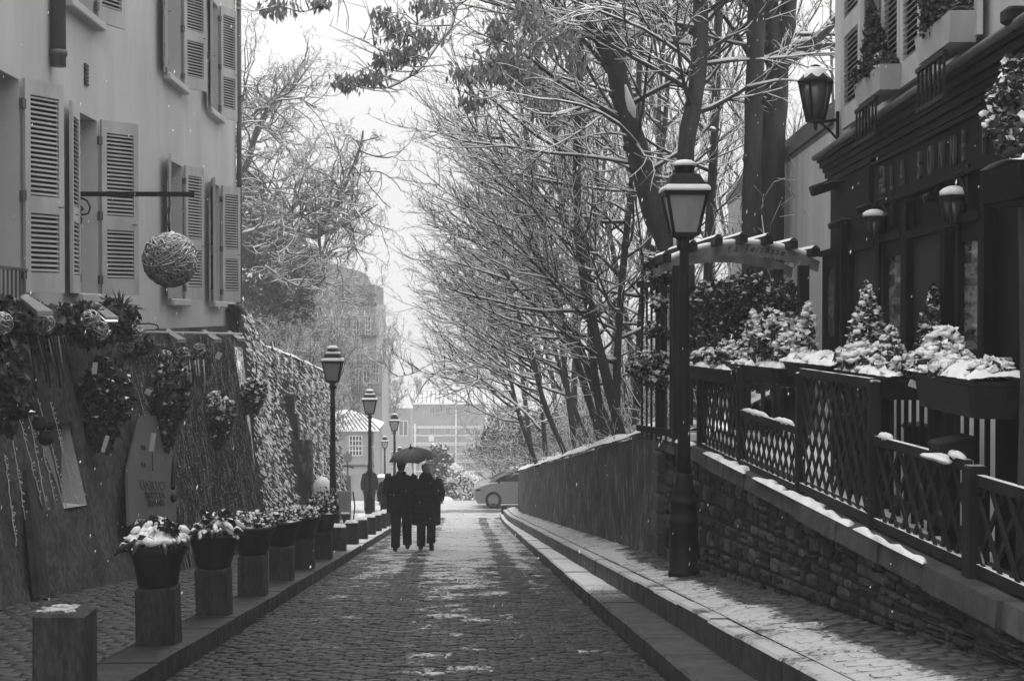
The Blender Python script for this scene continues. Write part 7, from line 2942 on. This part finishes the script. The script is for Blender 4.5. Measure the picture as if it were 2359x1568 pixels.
# small house with snowy roof on the left
Y = 80.0
k = Y / FL
def sx(px): return (px - 1065) * k
def sz(py): return at(900, py, Y).z
x0, x1 = sx(700), sx(862)
zb = G(Y) - .3
sh_ = thing('small_house', 'small low house with snow striped sheet roof behind the second street lamp', 'house', (sx(800), Y, zb))
SO_ = Vector((sx(800), Y, zb))
mb = MB()
mb.box(Vector(((x0 + x1) / 2, Y + 2.5, (zb + sz(988)) / 2)) - SO_, (x1 - x0, 5, sz(988) - zb))
mb.build('wall', M['small_wall'], sh_)
mb = MB()
r0 = [Vector((x0, Y - .25, sz(988))), Vector((sx(872), Y - .25, sz(988))), Vector((sx(872), Y - .25, sz(982))), Vector((sx(792), Y + 2.0, sz(952))), Vector((x0, Y + 2.0, sz(952)))]
mb.add([tuple(p - SO_) for p in (Vector((x0, Y - .3, sz(988))), Vector((sx(874), Y - .3, sz(988))), Vector((sx(800), Y + 2.4, sz(950))), Vector((x0, Y + 2.4, sz(950))))], [(0, 1, 2, 3)])
mb.add([tuple(p - SO_) for p in (Vector((sx(874), Y - .3, sz(988))), Vector((sx(874), Y + 5.3, sz(988))), Vector((sx(800), Y + 2.4, sz(950))))], [(0, 1, 2)])
mb.add([tuple(p - SO_) for p in (Vector((x0, Y - .3, sz(992))), Vector((sx(874), Y - .3, sz(992))), Vector((sx(874), Y - .3, sz(987.9))), Vector((x0, Y - .3, sz(987.9))))], [(0, 1, 2, 3)])
for j in range(9):
    a = Vector((sx(795 + j * 10), Y - .32, sz(987))) - SO_
    b = Vector((sx(795 + j * 10 - 26 - j * 2.2), Y + 1.9, sz(957))) - SO_
    mb.bar(a, b, .05, .05, m=1)
mb.build('roof', [M['snow'], M['zinc']], sh_)
def far_window(parent, org, xa, xb, za, zb_, Yf, mat_f, mat_p, bars=(1, 2), name='window'):
    mb = MB()
    w_, h_ = xb - xa, zb_ - za
    c = Vector(((xa + xb) / 2, Yf - .03, (za + zb_) / 2)) - org
    t_ = max(.04, w_ * .07)
    for x in [xa, xb] + [xa + w_ * (i + 1) / (bars[0] + 1) for i in range(bars[0])]:
        mb.box(Vector((x, Yf - .04, (za + zb_) / 2)) - org, (t_, .06, h_ + t_))
    for z in [za, zb_] + [za + h_ * (i + 1) / (bars[1] + 1) for i in range(bars[1])]:
        mb.box(Vector(((xa + xb) / 2, Yf - .035, z)) - org, (w_, .05, t_))
    wi = mb.build(name, mat_f, parent)
    mb = MB()
    mb.box(c, (w_, .02, h_))
    mb.build('pane', mat_p, wi)
    return wi
far_window(sh_, SO_, sx(805), sx(834), sz(1048), sz(1003), Y, M['white_paint'], M['dark_glass'], (3, 3))
for (pa_, pb_) in ((797, 804), (836, 845)):
    mb = MB(); mb.box(Vector((sx((pa_ + pb_) / 2), Y - .04, (sz(1052) + sz(1000)) / 2)) - SO_, ((pb_ - pa_) * k, .05, sz(1000) - sz(1052))); mb.build('shutter', M['small_wall'], sh_)
mb = MB(); mb.box(Vector((sx(790), Y - .03, (zb + sz(1095)) / 2)) - SO_, (36 * k, .06, sz(1095) - zb)); mb.build('door', M['wood_dark'], sh_)
mb = MB(); mb.tube([Vector((sx(858), Y - .08, sz(990))) - SO_, Vector((sx(858), Y - .08, zb)) - SO_], .05, 6); mb.build('downpipe', M['zinc'], sh_)
mb = MB(); mb.box(Vector(((x0 + x1) / 2, Y - .02, sz(1072))) - SO_, (x1 - x0, .05, .12)); mb.build('string_course', M['coping'], sh_)

# tall house on the left behind the trees
Y = 95.0
k = Y / FL
zb = G(Y) - .5
th = thing('tall_house', 'tall grey house with stepped mansard roof rising behind the left trees', 'house', (sx(700), Y, zb))
TO_ = Vector((sx(700), Y, zb))
mb = MB()
xa, xb = sx(560), sx(880)
mb.box(Vector(((xa + xb) / 2, Y + 6, (zb + sz(835)) / 2)) - TO_, (xb - xa, 12, sz(835) - zb))
mb.box(Vector(((xa + sx(866)) / 2, Y + 6.3, (sz(835) + sz(700)) / 2)) - TO_, (sx(866) - xa, 11.6, sz(700) - sz(835)))
mb.build('wall', M['small_wall'], th)
mb = MB()
mb.box(Vector(((xa + sx(861)) / 2, Y + 6.5, (sz(700) + sz(655)) / 2)) - TO_, (sx(861) - xa, 11, sz(655) - sz(700)))
mb.prism([Vector((sx(720), Y + 1.2, sz(655) + .01)) - TO_, Vector((sx(840), Y + 1.2, sz(655) + .01)) - TO_, Vector((sx(822), Y + 2.4, sz(622))) - TO_, Vector((sx(745), Y + 3, sz(600))) - TO_, Vector((sx(640), Y + 3, sz(610))) - TO_], (0, 8, 0))
mb.build('roof', M['slate'], th)
mb = MB()
for py, d in ((700, .5), (835, .6), (775, .25), (680, .3)):
    mb.box(Vector(((xa + sx(868 if py < 800 else 884)) / 2, Y - .1 + (.3 if py < 800 else 0), sz(py))) - TO_, (sx(868 if py < 800 else 884) - xa, d, .22))
mb.build('cornices', M['coping'], th)
for (pa_, pb_, ya_, yb_) in ((812, 826, 895, 840), (838, 852, 895, 840), (860, 872, 880, 838), (770, 786, 895, 840), (735, 750, 895, 840), (815, 828, 770, 728), (842, 854, 770, 728), (785, 798, 770, 728), (755, 768, 770, 728), (725, 738, 770, 728)):
    far_window(th, TO_, sx(pa_), sx(pb_), sz(ya_), sz(yb_), Y, M['white_paint'], M['dark_glass'], (1, 3))
mb = MB()
for q in range(14):
    mb.bar(Vector((sx(800 + q * 5), Y - .5, sz(905))) - TO_, Vector((sx(800 + q * 5), Y - .5, sz(885))) - TO_, .04)
mb.bar(Vector((sx(796), Y - .5, sz(885))) - TO_, Vector((sx(872), Y - .5, sz(885))) - TO_, .08)
mb.box(Vector((sx(834), Y - .3, sz(908))) - TO_, (sx(884) - sx(790), .8, .2))
mb.build('balcony', M['zinc'], th)
mb = MB()
for q, hgt in ((690, 30), (700, 24)):
    mb.box(Vector((sx(q), Y + 6, sz(600))) - TO_, (.8, .8, 2.2))
mb.build('chimney', M['small_wall'], th)

# pale mansion far down the street in the haze
Y = 186.0
k = Y / FL
zb = G(Y) - 2
fm = thing('far_mansion', 'pale hazy apartment block with snowy ribbed roof at the end of the street', 'building', (sx(1030), Y, zb))
FO = Vector((sx(1030), Y, zb))
xa, xb = sx(944), sx(1116)
mb = MB()
mb.box(Vector(((xa + xb) / 2, Y + 6, (zb + sz(926)) / 2)) - FO, (xb - xa, 12, sz(926) - zb))
mb.build('wall', M['far_wall'], fm)
mb = MB()
mb.add([tuple(Vector(p) - FO) for p in ((sx(938), Y - .6, sz(926)), (sx(1130), Y - .6, sz(926)), (sx(1124), Y + 2.5, sz(904)), (sx(942), Y + 2.5, sz(904)))], [(0, 1, 2, 3)])
mb.box(Vector(((xa + xb) / 2, Y - .5, sz(928))) - FO, (xb - xa + 1, .5, .25))
for j in range(19):
    a = Vector((sx(942 + j * 10), Y - .62, sz(926) + .05)) - FO
    b = Vector((sx(944 + j * 9.7), Y + 2.4, sz(904) + .05)) - FO
    mb.bar(a, b, .09, .12, m=1)
mb.build('roof', [M['snow'], M['zinc']], fm)
mb = MB()
for py in (982, 985, 1003, 1020, 1024, 1045, 1060, 1064, 1085, 1100):
    mb.box(Vector(((xa + xb) / 2, Y - .06, sz(py))) - FO, (xb - xa, .14, .13))
mb.build('string_courses', M['white_paint'], fm)
for row, (ya_, yb_) in enumerate(((953, 938), (1000, 985), (1040, 1025), (1085, 1066), (1110, 1098))):
    for px in (960, 995, 1031, 1078, 1100):
        if row == 0 and px in (960,): continue
        far_window(fm, FO, sx(px - 5.5), sx(px + 5.5), sz(ya_), sz(yb_), Y, M['white_paint'], M['far_glass'], (1, 0))
mb = MB()
for px, ya_, yb_ in ((1050, 926, 1110), (956, 975, 1110)):
    mb.tube([Vector((sx(px), Y - .25, sz(ya_))) - FO, Vector((sx(px), Y - .25, sz(yb_))) - FO], .13, 6)
mb.build('downpipes', M['white_paint'], fm)
mb = MB(); mb.box(Vector((sx(993), Y - .1, sz(1010))) - FO, (12 * k, .1, 12 * k)); mb.build('plaque', M['white_paint'], fm)
# rows of far roofs
for i, (pa_, pb_, pt, Yf, lab) in enumerate(((880, 945, 903, 150, 'faint grey house left of the pale apartment block'), (905, 1000, 884, 240, 'farthest faint roofline with chimneys above the pale apartment block'), (1000, 1090, 893, 230, 'faint snowy roof just above the pale apartment block'), (1116, 1200, 990, 176, 'faint house right of the pale apartment block'), (1200, 1420, 985, 190, 'long faint house behind the bank trees'))):
    kk = Yf / FL
    X0, X1 = (pa_ - 1065) * kk, (pb_ - 1065) * kk
    zt = at((pa_ + pb_) / 2, pt, Yf).z
    zb = G(Yf) - 3
    t = thing('far_house', lab, 'house', ((X0 + X1) / 2, Yf, zb), 0, 'hazy houses at the foot of the hill')
    w_ = X1 - X0
    mb = MB(); mb.box((0, 4, (zt - zb) * .5 - .8), (w_, 8, zt - zb - 1.6)); mb.build('wall', M['far_wall'], t)
    mb = MB(); mb.prism([(-w_ / 2 - .3, -.4, zt - zb - 1.6), (w_ / 2 + .3, -.4, zt - zb - 1.6), (w_ / 2 - .4, 2.5, zt - zb), (-w_ / 2 + .4, 2.5, zt - zb)], (0, .01, .02)); mb.add([(-w_ / 2 + .4, 2.5, zt - zb), (w_ / 2 - .4, 2.5, zt - zb), (w_ / 2 + .3, 8.4, zt - zb - 1.6), (-w_ / 2 - .3, 8.4, zt - zb - 1.6)], [(0, 1, 2, 3)])
    ro = mb.build('roof', M['far_roof'], t)
    mb = MB()
    for q in range(max(2, int(w_ / 2.5))):
        mb.box((-w_ / 2 + (q + .5) * 2.4, 3 + (q % 2), zt - zb + .3), (.6, .8, 1.5))
    mb.build('chimney', M['far_wall'], ro)
    for q in range(max(2, int(w_ / 2.6))):
        x = -w_ / 2 + (q + .5) * w_ / max(2, int(w_ / 2.6))
        for r_ in range(3):
            far_window(t, Vector((0, 0, 0)), x - .45, x + .45, zt - zb - 4.4 - r_ * 3.1, zt - zb - 2.9 - r_ * 3.1, 0, M['white_paint'], M['far_glass'], (1, 0))

# round bush and small snowy tree where the street drops away
Y = 84.0
q = at(1012, 1110, Y)
t = thing('round_bush', 'rounded hazy bush flecked with snow beyond the umbrella', 'bush', (q.x, Y, G(Y)))
mb = MB()
for i, (px, py, r) in enumerate(((1005, 1070, .8), (1020, 1065, .8), (1012, 1100, 1.0), (1000, 1120, .9), (1030, 1110, .7), (1015, 1140, 1.1), (1010, 1045, .55))):
    leaf_cloud(mb, at(px, py, Y) - t.location, r, r, r, 520, .16, seed=i + 900, msnow=1, snowshare=.2)
mb.build('foliage', [M['leaf'], M['snow']], t)
mb = MB(); mb.tube([(0, 0, 0), (0, 0, 2.5)], [.12, .08], 6); mb.build('trunk', M['bark'], t)
Y = 80.0
q = at(1068, 1130, Y)
t = thing('snowy_sapling', 'small tree thick with snow between round bush and car', 'tree', (q.x, Y, G(Y)))
mb = MB()
for i, (px, py, r) in enumerate(((1050, 1085, .45), (1062, 1100, .6), (1080, 1110, .6), (1065, 1130, .7), (1090, 1135, .6), (1045, 1110, .4), (1075, 1150, .8), (1100, 1150, .5))):
    leaf_cloud(mb, at(px, py, Y) - t.location, r, r, r * .9, 330, .13, seed=i + 950, msnow=1, snowshare=.75)
mb.build('crown', [M['leaf'], M['snow']], t)
mb = MB(); mb.tube([(0, 0, 0), (0, 0, 2.0)], [.08, .05], 6); mb.build('trunk', M['bark'], t)
# ------------------------------------------------------------------ winter air
mb = MB()
mb.box((0, 320, -4), (880, 690, 66))
hz = mb.build('haze', [])
hz.data.materials.clear()
hm = bpy.data.materials.new('haze_air')
hm.use_nodes = True
ht = hm.node_tree
ht.nodes.clear()
ho = ht.nodes.new("ShaderNodeOutputMaterial")
pv = ht.nodes.new("ShaderNodeVolumePrincipled")
pv.inputs["Color"].default_value = (.78, .78, .78, 1)
pv.inputs["Density"].default_value = .0024
pv.inputs["Anisotropy"].default_value = .2
ht.links.new(pv.outputs[0], ho.inputs["Volume"])
hz.data.materials.append(hm)
hz['kind'] = 'stuff'

# ------------------------------------------------------------------ falling snow in the air
rsn = np.random.RandomState(88)
n = 3200
Yf = 6 + 40 * rsn.rand(n) ** .8
Xf = (rsn.rand(n) * 2 - 1) * (.36 * Yf)
Zf = -Yf * .25 + rsn.rand(n) * (Yf * .48)
keep = Zf > np.array([G(y) + .5 for y in Yf])
P = np.stack([Xf, Yf, Zf], 1)[keep]
n = len(P)
rr = rsn.uniform(.0025, .0045, n)
ll = rsn.uniform(.006, .016, n)
O = np.array([(1, 0, 0), (0, 1, 0), (-1, 0, 0), (0, -1, 0)], float)
V = np.zeros((n, 6, 3))
for k in range(4):
    V[:, k] = P + O[k] * rr[:, None]
sl_ = np.stack([ll * .18, 0 * ll, ll], 1)
V[:, 4] = P + sl_
V[:, 5] = P - sl_
b_ = np.arange(n)[:, None] * 6
T = np.concatenate([b_ + np.array([t]) for t in [(0, 1, 4), (1, 2, 4), (2, 3, 4), (3, 0, 4), (1, 0, 5), (2, 1, 5), (3, 2, 5), (0, 3, 5)]])
mb = MB()
mb.addarr(V.reshape(-1, 3), T, 0, True)
fs_ = mb.build('falling_snow', M['snow'])
tag(fs_, 'fine snow falling through the air over the street', None, None, 'stuff')
